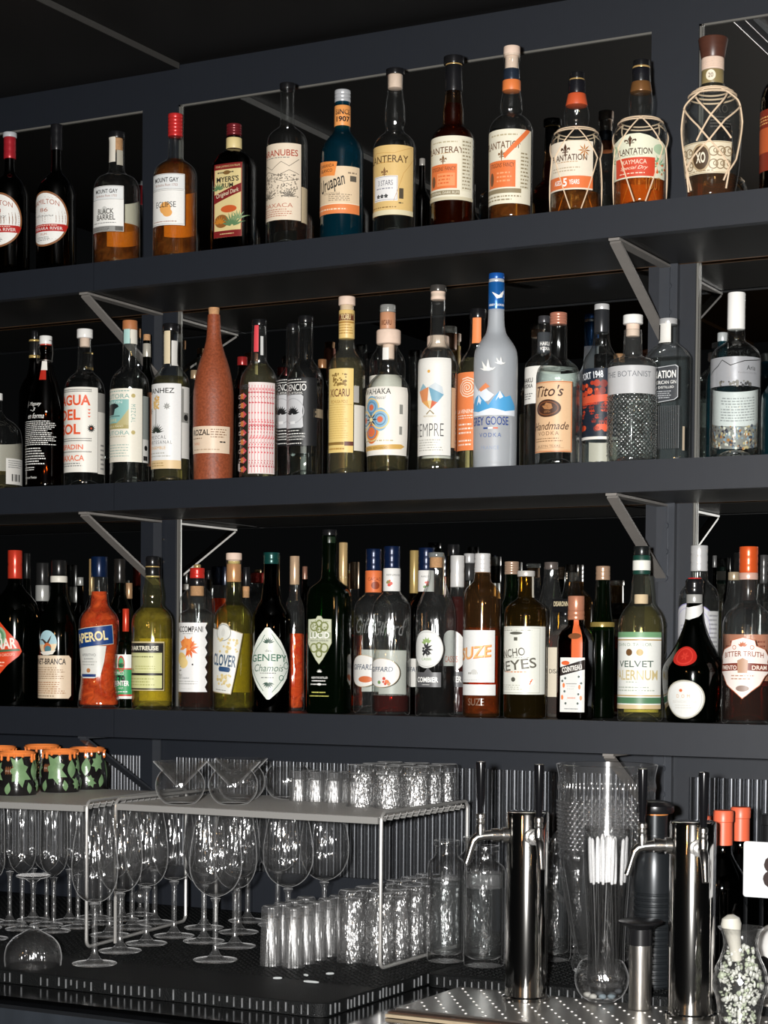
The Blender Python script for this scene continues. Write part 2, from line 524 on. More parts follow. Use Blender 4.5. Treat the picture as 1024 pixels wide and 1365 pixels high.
        o = MB().lathe(pr[::-1], 32).build(name, mat, parent or s.root)
        if label: o['label'] = label
        return o
    def wrap_strip(s, name, y0, y1, x0, x1, mat, off=.0004, zoff=0):
        """paper strip stuck on the glass between two crop columns"""
        zt, zb = s.z(y0), s.z(y1); R = s.surf(s.phic, (zt+zb)/2)
        f = lambda x: s.phic+math.asin(max(-.98, min(.98, (x-s.xc)*s.m/R)))
        a0, a1 = f(x0), f(x1); n = 6; m_ = 8; vs = []; fs = []
        for j in range(m_+1):
            z = zb+(zt-zb)*j/m_
            for i in range(n+1): vs.append(s.pt(a0+(a1-a0)*i/n, min(z, s.top), off))
        for j in range(m_):
            for i in range(n): a = j*(n+1)+i; fs.append((a, a+1, a+n+2, a+n+1))
        return MB().add(vs, fs).build(name, mat, s.root)
    def label(s, y0, y1, xl=None, xr=None, c='#e8e4da', shape=None, art=(), turn=None, tilt=0., back=False, off=.0004,
              name=None, border=None, text=None, half=None, printed=None, full=None):
        zt, zb = s.z(y0), s.z(y1); H = zt-zb; zm = (zt+zb)/2
        R = s.R0(zm)
        if s.flat:
            kd, n = s.flat; Wf = R*s.wscale
            # flat front face: crop columns to a position across the face
            a = s.phic-s.turn; dep = kd*Wf
            face = s.turn
            g = lambda x: ((x-s.xc)*s.m+dep*math.sin(a))/max(math.cos(a), .2)
            sl, sr = g(xl), g(xr)
            lim = Wf*.97; sl = max(sl, -lim); sr = min(sr, lim)
            mid, Wd = (sl+sr)/2, (sr-sl)/2
            def mp(q, z, o):
                x = mid+q
                t = math.atan2(x, dep*.985)
                for _ in range(4):
                    r = s.surf(t+s.turn, z); t += (x-r*math.sin(t))/max(r*math.cos(t), .005)
                r = s.surf(t+s.turn, z); X = r*math.sin(t); Yl = -r*math.cos(t)-o
                ct, st = math.cos(s.turn), math.sin(s.turn)
                return (X*ct-Yl*st, X*st+Yl*ct, z)
        else:
            asn = lambda x: math.asin(max(-1, min(1, (x-s.xc)*s.m/R)))
            if half is not None:
                hf = math.radians(half); fc = math.radians(turn or 0)
            elif xl is not None and xr is not None and turn is None:
                fc = s.phic+(asn(xl)+asn(xr))/2; hf = (asn(xr)-asn(xl))/2
            else:
                fc = math.radians(turn or 0); hf = s.phic+asn(xr)-fc
            if back: fc += PI
            Wd = R*hf
            def mp(q, z, o):
                zc = min(max(z, .001), s.top-.0005)
                p = fc+q/R; return s.pt(p, zc, o)
        tl = math.radians(tilt)
        def mapv(v2, o):
            out = []
            for q, zz in v2:
                a, b = q, zz-H/2
                if tl: a, b = a*math.cos(tl)-b*math.sin(tl), a*math.sin(tl)+b*math.cos(tl)
                out.append(mp(a, zm+b, o))
            return out
        par = s.root; base = None
        outline = {None: [(-1, 0), (1, 0), (1, 1), (-1, 1)], 'oval': oval(0, .5, 1, .5, 44)}.get(shape, shape) if not isinstance(shape, list) else shape
        if c is not None:
            mb = MB()
            if border:
                v, f = poly_tris([(a*Wd, b*H) for a, b in outline]); mb.add(mapv(v, off-.00008), f, paper(border[0]) if isinstance(border[0], str) else border[0])
                g = border[1]; fx = 1-g*H/Wd; fz = 1-2*g
                v, f = poly_tris([(a*Wd*fx, (.5+(b-.5)*fz)*H) for a, b in outline]); mb.add(mapv(v, off), f, paper(c))
            else:
                v, f = poly_tris([(a*Wd, b*H) for a, b in outline]); mb.add(mapv(v, off), f, paper(c) if not isinstance(c, bpy.types.Material) else c)
            mb.keepn = True
            base = mb.build(name or ('back_label' if back else 'label'), None, par)
            par = base
        if art:
            mb = MB(); mb.keepn = True
            for i, v, f, cc in [(k+1, *q) for k, it in enumerate(art) for q in art_shapes([it], Wd, H)]:
                v, f = split_long(v, f, .0035)
                mb.add(mapv(v, off+(-1 if back else 1)*(.00012+.00003*min(i, 60))), f, ink(cc) if not isinstance(cc, bpy.types.Material) else cc)
            if mb.v: mb.build(printed or ('lettering' if base else 'printed_lettering'), None, par)
        return base
    def net(s, paths, r, mat, name='twine_net'):
        mb = MB()
        for pth in paths:
            P = []
            for (a0, z0), (a1, z1) in zip(pth, pth[1:]):
                for i in range(10):
                    t = i/10; P.append(s.pt(a0+(a1-a0)*t, z0+(z1-z0)*t, r*.9))
            a, z = pth[-1]; P.append(s.pt(a, z, r*.9)); mb.tube(P, r, 6)
        return mb.build(name, mat, s.root)
# ------------------------------------------------------------------ the setting
Z1, Z2, Z3 = ZO+.80, ZO+.4044, ZO                      # shelf tops
ZC = ZO-.40                                             # counter top
ZCEIL = ZO+1.224
FRONT = -.2551
XL, XR = -3.1, -.35
wall = MB().box((XL, .012, 0), (XR, .10, ZCEIL+.02)).build('wall_back', M_PAINT); wall['kind'] = 'structure'
fl = MB().box((XL, -3.6, -.05), (1.2, .10, 0)).build('floor', pmat('floor_tile', (.03, .03, .03), .4, noise=.1)); fl['kind'] = 'structure'
xs = at_z(51, 0, ZCEIL-.012)[0]
xs = -2.095
mb = MB(); mb.box((XL, -3.6, ZCEIL), (1.2, .10, ZCEIL+.05), M_CEIL)
mb.box((XL, -3.6, ZCEIL-.0125), (xs, .0, ZCEIL-.0005), M_CEIL)
mb.box((xs, -3.6, ZCEIL-.012), (xs+.0012, .0, ZCEIL-.0006), pmat('seam_edge', (.05, .048, .045), .4))
ce = mb.build('ceiling', None); ce['kind'] = 'structure'
xs2 = at_z(980, 24, ZCEIL)[0]
mb = MB(); mb.box((xs2, -2.2, ZCEIL-.010), (xs2+.035, 0, ZCEIL), M_DKMETAL)
mb.box((xs2-.0015, -2.2, ZCEIL-.011), (xs2+.0015, 0, ZCEIL-.0095), M_STEEL); mb.box((xs2+.020, -2.2, ZCEIL-.0108), (xs2+.022, 0, ZCEIL-.0098), M_STEEL)
t1 = mb.build('trim_1', None); t1['kind'] = 'structure'
M_EDGE = pmat('bevelled_edge', (.17, .165, .15), .35, .2, .6)
# frieze above the mirrors
ZMT = ZO+1.1431
fz = MB().box((XL, -.004, ZMT), (XR, .012, ZCEIL-.0126)).build('trim_2', M_PAINT); fz['kind'] = 'structure'
# mirrors in three bays, with bright bevelled edges along the top and the left side
PL = (-2.173, -2.092); PR = (-1.141, -1.059)
bays = [(XL, PL[0], 'mirror panel behind the shelves, left of the left upright'), (PL[1], PR[0], 'wide mirror panel behind the shelves, between the two uprights'),
        (PR[1], XR, 'mirror panel behind the shelves, right of the right upright')]
for i, (a, b, lab) in enumerate(bays):
    m = empty('mirror', ((a+b)/2, 0, ZO-.05), lab, 'mirror', 'mirror panels behind the bottle shelves')
    c = (a+b)/2
    MB().box((a-c, 0, 0), (b-c, .011, ZMT-ZO+.05)).build('mirror_glass', M_MIRROR, m)
    MB().box((a-c, -.003, ZMT-ZO+.05-.0032), (b-c, 0, ZMT-ZO+.05)).build('top_edge', M_EDGE, m)
    if i: 
        MB().box((a-c, -.003, 0), (a-c+.0036, 0, ZMT-ZO+.05)).build('side_edge', M_EDGE, m)
        MB().box((a-c+.0052, -.003, 0), (a-c+.0066, 0, ZMT-ZO+.05)).build('side_edge', M_EDGE, m)
# lower wall: flat dark board strip, ribbed metal below it
ZB = ZO-.098
tr = MB().box((XL, -.010, ZB), (XR, .012, ZO-.052)).build('trim_3', M_PAINT); tr['kind'] = 'structure'
mb = MB(); pitch = .0145; x = XL; vs = []; fs = []
k = 0; NP = int((XR-XL)/pitch)
for i in range(NP):
    for q, d in ((0, 0), (.14, -.0035), (.27, -.0050), (.40, -.0035), (.54, 0), (.64, .001), (.9, .001)):
        vs.append((XL+(i+q)*pitch, d-.002, ZO-.312)); vs.append((XL+(i+q)*pitch, d-.002, ZB+.012))
n = len(vs)//2
for i in range(n-1): fs.append((2*i, 2*i+2, 2*i+3, 2*i+1))
mb.add(vs, fs); mb.keepn = True
M_RIB = pmat('ribbed_metal', (.11, .115, .125), .27, .85, .5, noise=.12, nscale=30.)
rib = mb.build('trim_4', M_RIB, None, True, 60); rib['kind'] = 'structure'
tb = MB().box((XL, -.0135, ZC+.001), (XR, .0119, ZO-.306)).build('trim_5', M_PAINT); tb['kind'] = 'structure'
# uprights
def upright(a, b, label, chan):
    u = empty('shelf_upright', ((a+b)/2, 0, ZC), label, 'shelf upright', 'uprights carrying the shelves')
    w = (b-a)/2; H = ZMT-ZC
    MB().box((-w, -.008, .0955), (w, .0115, H)).build('post', M_PAINT, u)
    if chan:
        MB().box((w-.054, -.020, .0955), (w-.027, -.0082, H-.345)).build('channel', M_DKMETAL, u)
        for s in (Z1, Z2, Z3):
            for dz in (.085, .128, .172, .25, .3):
                z = s-ZC-dz
                if z < .11: continue
                sb = MB()
                sb.lathe([(0, -.002), (.0052, -.002), (.0055, 0), (.0045, .0016), (.002, .0016), (.0018, .0006), (0, .0006)], 16)
                sb.v = [(p[0]+w-.042, -.0205-p[2], z+p[1]) for p in sb.v]
                sb.build('screw', M_DKMETAL, u)
    else:
        for s in (Z1, Z2, Z3):
            for dz in (.085, .128):
                sb = MB().lathe([(0, 0), (.0028, 0), (.0022, .0012), (0, .0014)], 10)
                sb.v = [(p[0]+.012, -.0085-p[2], s-ZC-dz+p[1]) for p in sb.v]; sb.build('screw', M_STEEL, u)
    return u
upright(PL[0], PL[1], 'flat charcoal upright at the left, behind the swing-top and terracotta bottles', False)
upright(PR[0], PR[1], 'charcoal upright with screwed steel channel near the right edge', True)
# shelves
def shelf(z, t, label, seamx):
    s = empty('bottle_shelf', (-1.7, FRONT/2, z-t), label, 'shelf', 'bottle shelves')
    ox, oy = -1.7, FRONT/2
    for i, (a, b) in enumerate(((XL, seamx-.0006), (seamx+.0006, XR))):
        MB().box((a-ox, FRONT-oy+.0185, .0008), (b-ox, -.0145-oy, t)).build('board', M_UNDER, s)
        MB().box((a-ox, FRONT-oy, 0), (b-ox, FRONT-oy+.018, t)).build('front_fascia', M_PAINT, s)
        MB().box((a-ox, -.0143-oy, .0008), (b-ox, -.0086-oy, .0125)).build('plywood_edge', M_PLY, s)
    return s
sx = [float(at_y(u, v, FRONT)[0]) for u, v in ((125, 375), (152, 668), (152, 965))]
shelf(Z1, .0494, 'top charcoal shelf carrying the rums', sx[0])
shelf(Z2, .0486, 'middle charcoal shelf carrying agave spirits and gins', sx[1])
shelf(Z3, .0507, 'lowest charcoal shelf carrying the liqueurs', sx[2])
# steel brackets under the shelves
M_BRK = pmat('bracket_steel', (.22, .205, .19), .5, .2, .5, noise=.1, nscale=70.)
def bracket(x, z, drop, label, y0, dark):
    b = empty('shelf_bracket', (x, -.0146, z), label, 'shelf bracket', 'steel brackets under the shelves')
    w = .009; L = -FRONT-.018
    mp_, ms_ = (M_DKMETAL, M_DKMETAL) if dark else (M_BRK, M_BRK)
    MB().box((-w, -L, -.0045), (w, -y0, -.0006)).build('top_plate', mp_, b)
    MB().box((-w, -y0-.0035, -drop-.008), (w, -y0, -.005)).build('back_plate', M_DKMETAL, b)
    st = MB(); p0 = Vector((0, -L+.006, -.006)); p1 = Vector((0, -y0-.004, -drop)); d = (p1-p0).normalized(); nn = Vector((0, d.z, -d.y))*.002
    vs = []
    for p in (p0, p1):
        for sx_ in (-w, w):
            for sg in (-1, 1): q = p+nn*sg; vs.append((sx_, q.y, q.z))
    st.add(vs, [(0,2,3,1),(4,5,7,6),(0,1,5,4),(2,6,7,3),(0,4,6,2),(1,3,7,5)])
    st.build('strut', ms_, b); return b
for i, (z, t) in enumerate(((Z1, .0494), (Z2, .0486), (Z3, .0507))):
    nm = ('top', 'middle', 'lowest')[i]
    bracket(-2.128, z-t, .122, f'angled steel bracket under the {nm} shelf at the left upright', 0., i == 2)
    bracket(-1.1075, z-t, .122, f'angled steel bracket under the {nm} shelf at the right upright', .0056, False)
# flash beside the lens, and two faint warm lamps of the bar behind the camera
ld = bpy.data.lights.new('camera_flash', 'SPOT'); lo = bpy.data.objects.new('camera_flash', ld); col.objects.link(lo)
lp = CAM-_r*.10-_d*.03-_f*.02
lo.location = tuple(lp); tgt = at_y(640, 800, -.15)
dv = Vector(tuple(tgt-lp)); lo.rotation_euler = dv.to_track_quat('-Z', 'Y').to_euler()
ld.energy = 560; ld.spot_size = math.radians(75); ld.spot_blend = .8; ld.shadow_soft_size = .028; ld.color = (1, .985, .96)
for i, (x, y, z, e) in enumerate(((1.3, -3.0, 1.75, 6.), (-1.35, -3.35, 1.75, 8.))):
    l = bpy.data.lights.new('bar_lamp', 'POINT'); o = bpy.data.objects.new('bar_lamp', l); col.objects.link(o)
    o.location = (x, y, z); l.energy = e; l.color = (1, .55, .22); l.shadow_soft_size = .045
w = bpy.data.worlds.new('world'); sc.world = w; w.use_nodes = True
bg = w.node_tree.nodes['Background']; bg.inputs[0].default_value = (.9, .95, 1, 1); bg.inputs[1].default_value = .004
sc.view_settings.view_transform = 'Standard'; sc.view_settings.look = 'None'; sc.view_settings.gamma = 1; sc.view_settings.exposure = 0
sc.view_settings.use_curve_mapping = False
cy = sc.cycles
cy.max_bounces = 12; cy.diffuse_bounces = 2; cy.glossy_bounces = 5; cy.transmission_bounces = 8; cy.transparent_max_bounces = 48
cy.caustics_reflective = False; cy.caustics_refractive = False; cy.sample_clamp_indirect = 4; cy.use_denoising = True
# ------------------------------------------------------------------ bottle materials
G_CLEAR = glass('#f9fbfa', .26, .075, rim=.13, haze=.003, wave=.003)
G_CLEAR2 = glass('#f9fbfa', .28, .08, rim=.17, haze=.010, wave=.004, key='bright_glass')
G_AMBER = glass((.62, .26, .06), .3, .07, key='amber_glass')
G_BROWN = glass((.22, .07, .015), .3, .07, key='brown_glass')
G_DARK = glass((.012, .011, .010), .5, .04, key='black_glass')
G_GREEN = glass((.035, .12, .035), .4, .07, haze=.02, key='green_glass')
G_DKGREEN = glass((.010, .035, .014), .4, .07, haze=.015, key='dark_green_glass')
G_BLUE = glass((.02, .28, .42), .5, .035, haze=.06, key='blue_glass')
G_PALE = glass((.86, .90, .62), .4, .035, key='pale_glass')
def liq(key, tint, haze=.03, hc=None): return glass(tint, .55, .06, 2.0, haze, key, hc=hc, f0=1.25, wave=.002)
L_CLEAR = liq('clear_spirit', (.93, .96, .95), .0)
L_PALE = liq('straw_spirit', (.93, .88, .60), .02)
L_GOLD = liq('golden_liqueur', (.97, .94, .62), .16, (.62, .50, .10))
L_AMBER = liq('amber_rum', (.97, .70, .34), .07, (.80, .26, .04))
L_DEEP = liq('deep_rum', (.62, .19, .04), .018)
L_RED = liq('red_liqueur', (.60, .06, .03), .05)
L_ORANGE = liq('bright_orange_aperitif', (.99, .55, .26), .48, (1., .13, .02))
L_BLACK = liq('dark_liqueur', (.05, .012, .008), .01)
RED, ORG, BLK, GRY, GOLD = '#b3221c', '#e8743a', '#1a1a1a', '#6d6d6d', '#b98a45'
CRM = '#e9e1cf'
CREAM = CRM
WHT = '#ecebe6'
TW = pmat('raffia_twine', (.72, .55, .38), .7, 0, .3, noise=.15, nscale=150.)
TOPG, MIDG, LOWG = 'bottles on the top shelf', 'bottles on the middle shelf', 'bottles on the lowest shelf'
FR = -.205

# ------------------------------------------------------------------ top shelf (rums), left to right
def hamilton(xc, yoff, num, mid, label, red):
    b = Bottle('rum_bottle', label, 'bottle', 'A1', xc, FR, Z1,
        [(525+yoff, 21), (535+yoff, 21), (545+yoff, 19), (640+yoff, 20), (672+yoff, 24), (700+yoff, 50), (730+yoff, 70), (770+yoff, 78), (1040+yoff, 78)], G_DARK, TOPG)
    if red:
        b.cap('cap', 514+yoff, 533+yoff, 27, pmat('grey_cap', (.45, .46, .48), .4))
        b.cap('capsule', 532+yoff, 616+yoff, 24, foil((.42, .02, .03)), ribs=3)
    else:
        b.cap('capsule', 487+yoff, 588+yoff, 23, foil((.012, .012, .014)), ribs=3)
    q = b.label(762+yoff, 976+yoff, xr=xc+46, shape='oval', c=WHT, border=('#8a5a38', .035), art=[
        ('t', 'HAMILTON', 0, .76, 1.25, .09, '#a8573a', {'a': .05}), ('t', num, 0, .66, .36, .07, '#a8573a'),
        ('t', mid, 0, .55, .8, .05, GRY, {'s': .4}),
        ('p', [(-.86, .27), (.86, .27), (.98, .37), (.86, .40), (-.86, .40), (-.98, .37)], RED),
        ('t', 'DEMERARA RIVER', 0, .322, 1.5, .055, WHT), ('l', -.7, .36, .7, .395, 1, '#e6c8b8'),
        ('t', 'RUM', 0, .22, .28, .04, '#a8573a'), ('l', -.35, .10, .35, .18, 3, GRY)])
    return b
hamilton(38, 5, '151', 'OVERPROOF', 'black glass rum bottle with red foil neck and grey cap, leftmost on top shelf', True)
hamilton(220, 0, '86', 'Guyana', 'black glass rum bottle with black cap and oval white label, beside the red-foil one', False)

def mountgay_label(b, y0, y1, xr, low):
    b.label(y0, y1, xr=xr, turn=8, c=WHT, art=[('r', -.97, .70, .97, .985, '#dfe1e0'), ('fr', -.98, .70, .98, .99, .006, GRY),
        ('t', 'MOUNT GAY', .0, .88, 1.35, .09, BLK, {'b': .015}), ('t', 'Barbados Rum 1703', .0, .78, 1.25, .05, '#9a6b58')]+low)
b = Bottle('rum_bottle', 'clear rum bottle with black stopper, little amber rum left and white two-part label', 'bottle', 'A1', 455, FR, Z1,
    [(525, 31), (545, 31), (550, 29), (668, 31), (682, 42), (697, 70), (720, 84), (755, 91), (1012, 92)], G_CLEAR, TOPG)
b.liquid(886, L_AMBER); b.cap('stopper', 517, 543, 32, M_BLACK); b.cap('cork', 541, 590, 24, M_CORK)
b.wrap_strip('tax_strip', 541, 638, 425, 450, paper('#d9d3c6'))
b.wrap_strip('neck_strip', 592, 650, 455, 478, paper('#a9a496'))
mountgay_label(b, 745, 922, 482, [('e', -.05, .45, .18, .1, '#c9c9c4'), ('t', 'BLACK', 0, .44, .95, .12, '#55534e', {'b': .02}), ('t', 'BARREL', 0, .31, 1.1, .12, '#55534e', {'b': .02}),
    ('l', -.8, .17, .8, .21, 1, GRY), ('r', -.98, .0, .98, .12, '#8f8f8b'), ('l', -.9, .02, .5, .10, 3, '#3a3a3a'), ('r', .55, .02, .95, .11, '#55534e')])
b.label(775, 944, half=48, turn=12, c='#d6cdb8', back=True)
b = Bottle('rum_bottle', 'amber rum bottle with red screw cap and white label, in front of the left upright', 'bottle', 'A1', 683, FR, Z1,
    [(530, 27), (615, 28), (628, 38), (645, 62), (662, 77), (690, 85), (998, 86)], G_CLEAR, TOPG)
b.liquid(625, L_AMBER); b.cap('screw_cap', 447, 535, 29, foil((.62, .03, .03)), ribs=6)
mountgay_label(b, 697, 896, 720, [('e', .0, .33, .3, .12, '#e3a55b'), ('e', .12, .24, .25, .08, '#e3a55b'), ('t', 'ECLIPSE', 0, .40, 1.1, .11, BLK),
    ('fr', -.97, .02, .97, .68, .006, GRY), ('l', -.8, .05, .8, .09, 1, '#9a6b58')])
b.label(738, 908, half=52, turn=12, c='#e8d9b8', back=True)
b = Bottle('rum_bottle', 'flat-shouldered dark rum bottle with maroon cap and picture label on top shelf', 'bottle', 'A1', 912, FR, Z1,
    [(535, 29), (585, 30), (595, 42), (612, 66), (635, 82), (662, 89), (970, 90)], G_BROWN, TOPG, flat=(.62, 3.2))
b.liquid(600, L_BLACK); b.cap('cap', 487, 530, 30, foil((.16, .015, .02)), ribs=4)
b.cap('neck_label', 541, 584, 31, paper('#d8c48c'))
b.label(650, 936, 833, 942, c='#d9c68e', art=[('r', -1, .92, 1, 1, '#7a1f20'), ('t', 'FINE JAMAICAN RUM', 0, .958, 1.7, .035, '#d9c68e'),
    ('r', -1, 0, 1, .09, '#7a1f20'), ('r', -1, 0, -.94, 1, '#7a1f20'), ('r', .94, 0, 1, 1, '#7a1f20'),
    ('l', -.7, .855, .7, .90, 1, BLK), ('e', -.05, .875, .25, .028, '#7a5a30'),
    ('t', "MYERS'S", 0, .785, 1.55, .075, BLK, {'b': .02}), ('t', 'RUM', 0, .70, .8, .065, BLK, {'b': .02}),
    ('p', [(-.94, .46), (.94, .60), (.94, .72), (-.94, .58)], '#7a1f20'), ('t', 'Original Dark', 0, .59, 1.6, .075, '#e9dfc0', {'r': 12, 's': .3}),
    ('e', .1, .38, .55, .05, '#c65a2a'), ('e', -.4, .22, .5, .09, '#8d5a2a'), ('star', .35, .14, .2, 9, 20, 160, .014, '#5d7f57'), ('star', -.55, .18, .12, 7, 20, 160, .012, '#c07a2a'),
    ('star', -.65, .64, .12, 7, 20, 170, .012, '#5d7f57'), ('star', .75, .22, .14, 7, 30, 170, .012, '#79936a'), ('l', -.5, .03, .5, .06, 1, '#d9c68e')])

b = Bottle('rum_bottle', 'slim clear rum bottle with black stopper and cream landscape label on top shelf', 'bottle', 'A2', 115, FR, Z1,
    [(205, 26), (225, 26), (230, 24), (345, 26), (356, 36), (372, 56), (392, 69), (425, 73), (770, 74)], G_CLEAR, TOPG)
b.liquid(420, L_CLEAR); b.cap('stopper', 194, 216, 28, M_BLACK)
b.label(425, 698, xr=165, c='#e2d3bd', art=[('t', 'PARANUBES', 0, .875, 1.7, .085, '#a8422c', {'b': .01}), ('l', -.6, .80, .6, .825, 1, GRY),
    ('line', [(-.9, .66), (-.5, .72), (-.2, .66), (.2, .76), (.5, .70), (.9, .80)], .008, '#6f675c'), ('line', [(-.9, .60), (-.4, .64), (.1, .58), (.5, .65), (.9, .60)], .008, '#6f675c'),
    ('line', [(-.9, .5), (-.3, .56), (.3, .5), (.9, .54)], .007, '#6f675c'), ('dots', -.85, .30, .85, .60, 240, .009, ['#6f675c', '#847a6c', '#948a7a']),
    ('star', -.4, .28, .13, 9, 10, 170, .008, '#6f675c'), ('star', .5, .30, .12, 9, 10, 170, .008, '#6f675c'),
    ('t', 'OAXACA', 0, .19, 1.3, .055, '#b3705a'), ('l', -.7, .04, .7, .15, 4, '#b3705a')])
b.label(575, 702, xl=167, xr=189, c='#cdbb9a', name='side_label')
b = Bottle('rum_bottle', 'teal blue glass bottle with silver cap and beige and orange label on top shelf', 'bottle', 'A2', 313, FR, Z1,
    [(258, 27), (352, 28), (366, 31), (388, 48), (415, 67), (450, 77), (750, 78)], G_BLUE, TOPG)
b.liquid(372, liq('blue_rum', (.35, .75, .80), .03)); b.cap('cap', 219, 262, 29, foil((.55, .56, .58)), ribs=3)
b.cap('neck_label', 276, 350, 29.5, paper('#e79a55'))
b.label(280, 345, xl=286, xr=341, c=None, art=[('t', 'SINCE', 0, .68, 1.4, .3, BLK, {'b': .03}), ('t', '1907', 0, .28, 1.2, .3, BLK, {'b': .03})], off=.0009)
b.label(508, 676, half=82, c='#e0c9a8', art=[('r', -1, 0, 1, .20, '#e0824a'), ('r', -1, .20, 1, .215, '#f0e4cc'), ('t', 'Uruapan', .0, .62, .95, .36, BLK, {'r': 18, 's': .4, 'b': .01}),
    ('t', 'RON AGRICOLA', .0, .43, .6, .05, '#8a7a66'), ('l', -.1, .26, .75, .42, 4, '#8a7a66'), ('r', .62, .68, .85, .80, '#5d574d'), ('l', .55, .82, .9, .9, 1, '#8a7a66'), ('l', -.6, .06, .7, .13, 1, '#f0d8b8')])
b.label(484, 542, xl=237, xr=296, c='#e88d45', shape=[(-1, .1), (.8, 0), (1, .85), (-.9, 1)], off=.0012, name='tag_label', art=[('t', 'CHARANDA', 0, .66, 1.5, .2, BLK), ('t', 'BLANCO', 0, .36, 1.2, .2, BLK)])

def planteray(xc, prof, glassm, label, lab):
    b = Bottle('rum_bottle', label, 'bottle', 'A2', xc, FR, Z1, prof, glassm, TOPG); lab(b); return b
def fleur(cx, cy, r, c='#7d5a3a', k=2.1):
    P = lambda *q: ('p', [(cx+a*r*k, cy+b*r) for a, b in q], c)
    return [P((0, 1), (.2, .45), (.08, -.15), (-.08, -.15), (-.2, .45)), P((.12, -.1), (.25, .35), (.55, .42), (.62, .12), (.5, -.02), (.45, .18), (.32, .15), (.22, -.1)), P((-.12, -.1), (-.25, .35), (-.55, .42), (-.62, .12), (-.5, -.02), (-.45, .18), (-.32, .15), (-.22, -.1)),
            P((-.4, -.15), (.4, -.15), (.4, -.28), (-.4, -.28)), P((-.1, -.28), (.1, -.28), (.04, -.8), (-.04, -.8))]
def lab8(b):
    b.liquid(500, L_CLEAR); b.cap('stopper', 143, 164, 34, M_BLACK); b.cap('cork', 160, 212, 27, M_PALECORK)
    b.label(432, 680, half=88, c='#d9b878', art=[('t', 'PLANTERAY', .0, .80, 1.52, .105, '#5d4528', {'b': .01}), ('l', -.25, .74, .35, .77, 1, GOLD), *fleur(.0, .60, .09),
        ('r', -.42, .20, .42, .56, '#e6e4e2'), ('fr', -.40, .215, .40, .55, .006, '#8c8c96'), ('t', '3 STARS', .02, .46, .5, .075, '#585a66'), ('l', -.3, .36, .3, .40, 1, '#8c8c96'),
        ('star', -.22, .27, .035, 5, 18, 306, .012, BLK), ('star', -.08, .27, .035, 5, 18, 306, .012, BLK), ('star', .06, .27, .035, 5, 18, 306, .012, BLK),
        ('r', .46, .23, .60, .38, '#4d4436'), ('l', .45, .15, .62, .19, 1, BLK), ('line', [(-.9, .70), (-.3, .90), (.3, .88), (.9, .98)], .006, '#b98f4c'), ('line', [(.3, .2), (.6, .6), (.95, .8)], .006, '#b98f4c'), ('r', -1, 0, 1, .07, '#d8cfae'), ('l', -.6, .09, .6, .13, 1, '#8a6a3a')])
def stig(b, name, red=True):
    b.label(400, 628, half=88, c='#e3ddc8', art=[('l', -.4, .88, .5, .93, 1, '#b5a888'), ('t', name, -.03, .78, 1.3, .10, '#6d4a32', {'b': .01}), ('l', -.3, .72, .3, .74, 1, GOLD), *fleur(0, .62, .09),
        ('r', -.5, .18, .42, .56, '#e0753f'), ('t', "STIGGINS' FANCY", -.02, .49, .8, .065, '#4a3020'), ('r', -.2, .22, .36, .42, '#ea935e'), ('l', -.15, .24, .32, .40, 3, '#d8632f'),
        ('e', -.35, .30, .08, .09, '#6d4a32'), ('r', -.6, .08, .5, .15, '#8d8064'), ('t', 'ORIGINAL DARK RUM', 0, .115, .95, .04, '#e3ddc8'),
        ('r', .55, .14, .9, .95, '#d8d2bc'), ('l', .58, .16, .88, .94, 14, '#8d8064'), ('r', -1, 0, 1, .05, '#c9c0a4')])
def lab9(b):
    b.liquid(268, L_DEEP); b.cap('capsule', 122, 224, 29, foil((.012, .012, .014)), hw2=33); b.cap('stopper', 98, 126, 37, M_BLACK)
    b.cap('gold_ring', 124, 130, 30, foil((.5, .33, .12)))
    stig(b, 'PLANTERAY')
def lab10(b):
    b.cap('stopper', 62, 98, 30, M_PALECORK); b.cap('cork', 96, 146, 24, M_PALECORK); b.cap('neck_band', 143, 186, 29.5, foil((.02, .03, .05))); b.cap('neck_label', 184, 222, 33, paper('#d9783f'))
    b.liquid(600, L_AMBER)
    b.label(376, 640, half=88, c='#e3ddc8', art=[('l', -.4, .90, .5, .95, 1, '#b5a888'), ('t', 'PLANTATION', -.02, .79, 1.3, .10, '#6d4a32', {'b': .01}), *fleur(0, .65, .09),
        ('r', -.5, .22, .42, .58, '#e0753f'), ('t', "STIGGINS' FANCY", -.02, .52, .8, .06, '#4a3020'), ('l', -.15, .28, .32, .44, 3, '#f0a070'), ('e', -.35, .34, .08, .09, '#6d4a32'),
        ('r', -.6, .14, .6, .20, '#8d8064'), ('r', .55, .20, .9, .95, '#d8d2bc'), ('l', .58, .2, .88, .7, 10, '#8d8064'), ('p', [(.10, .60), (.9, .98), (.9, 1), (.75, 1), (.05, .66)], '#e0753f'),
        ('l', -.6, .03, .6, .12, 2, '#8d8064')])
planteray(502, [(150, 27), (165, 28), (200, 27), (240, 30), (285, 36), (330, 37), (355, 31), (370, 36), (385, 54), (405, 70), (430, 76), (715, 75)], G_CLEAR,
    'clear rum bottle with black-topped cork and gold label with white panel of stars', lab8)
planteray(712, [(120, 26), (225, 30), (262, 33), (300, 38), (325, 38), (345, 42), (362, 60), (382, 74), (405, 79), (695, 79)], glass((.9, .62, .36), .3, .07, key='warm_glass'),
    'dark amber rum bottle with tall black capsule and cream label with orange panel', lab9)
planteray(920, [(90, 30), (110, 30), (125, 26), (145, 27), (222, 32), (255, 38), (288, 40), (305, 36), (318, 52), (338, 70), (368, 79), (675, 78)], G_CLEAR,
    'rum bottle with pale stopper, orange neck collar and orange sash across its label', lab10)

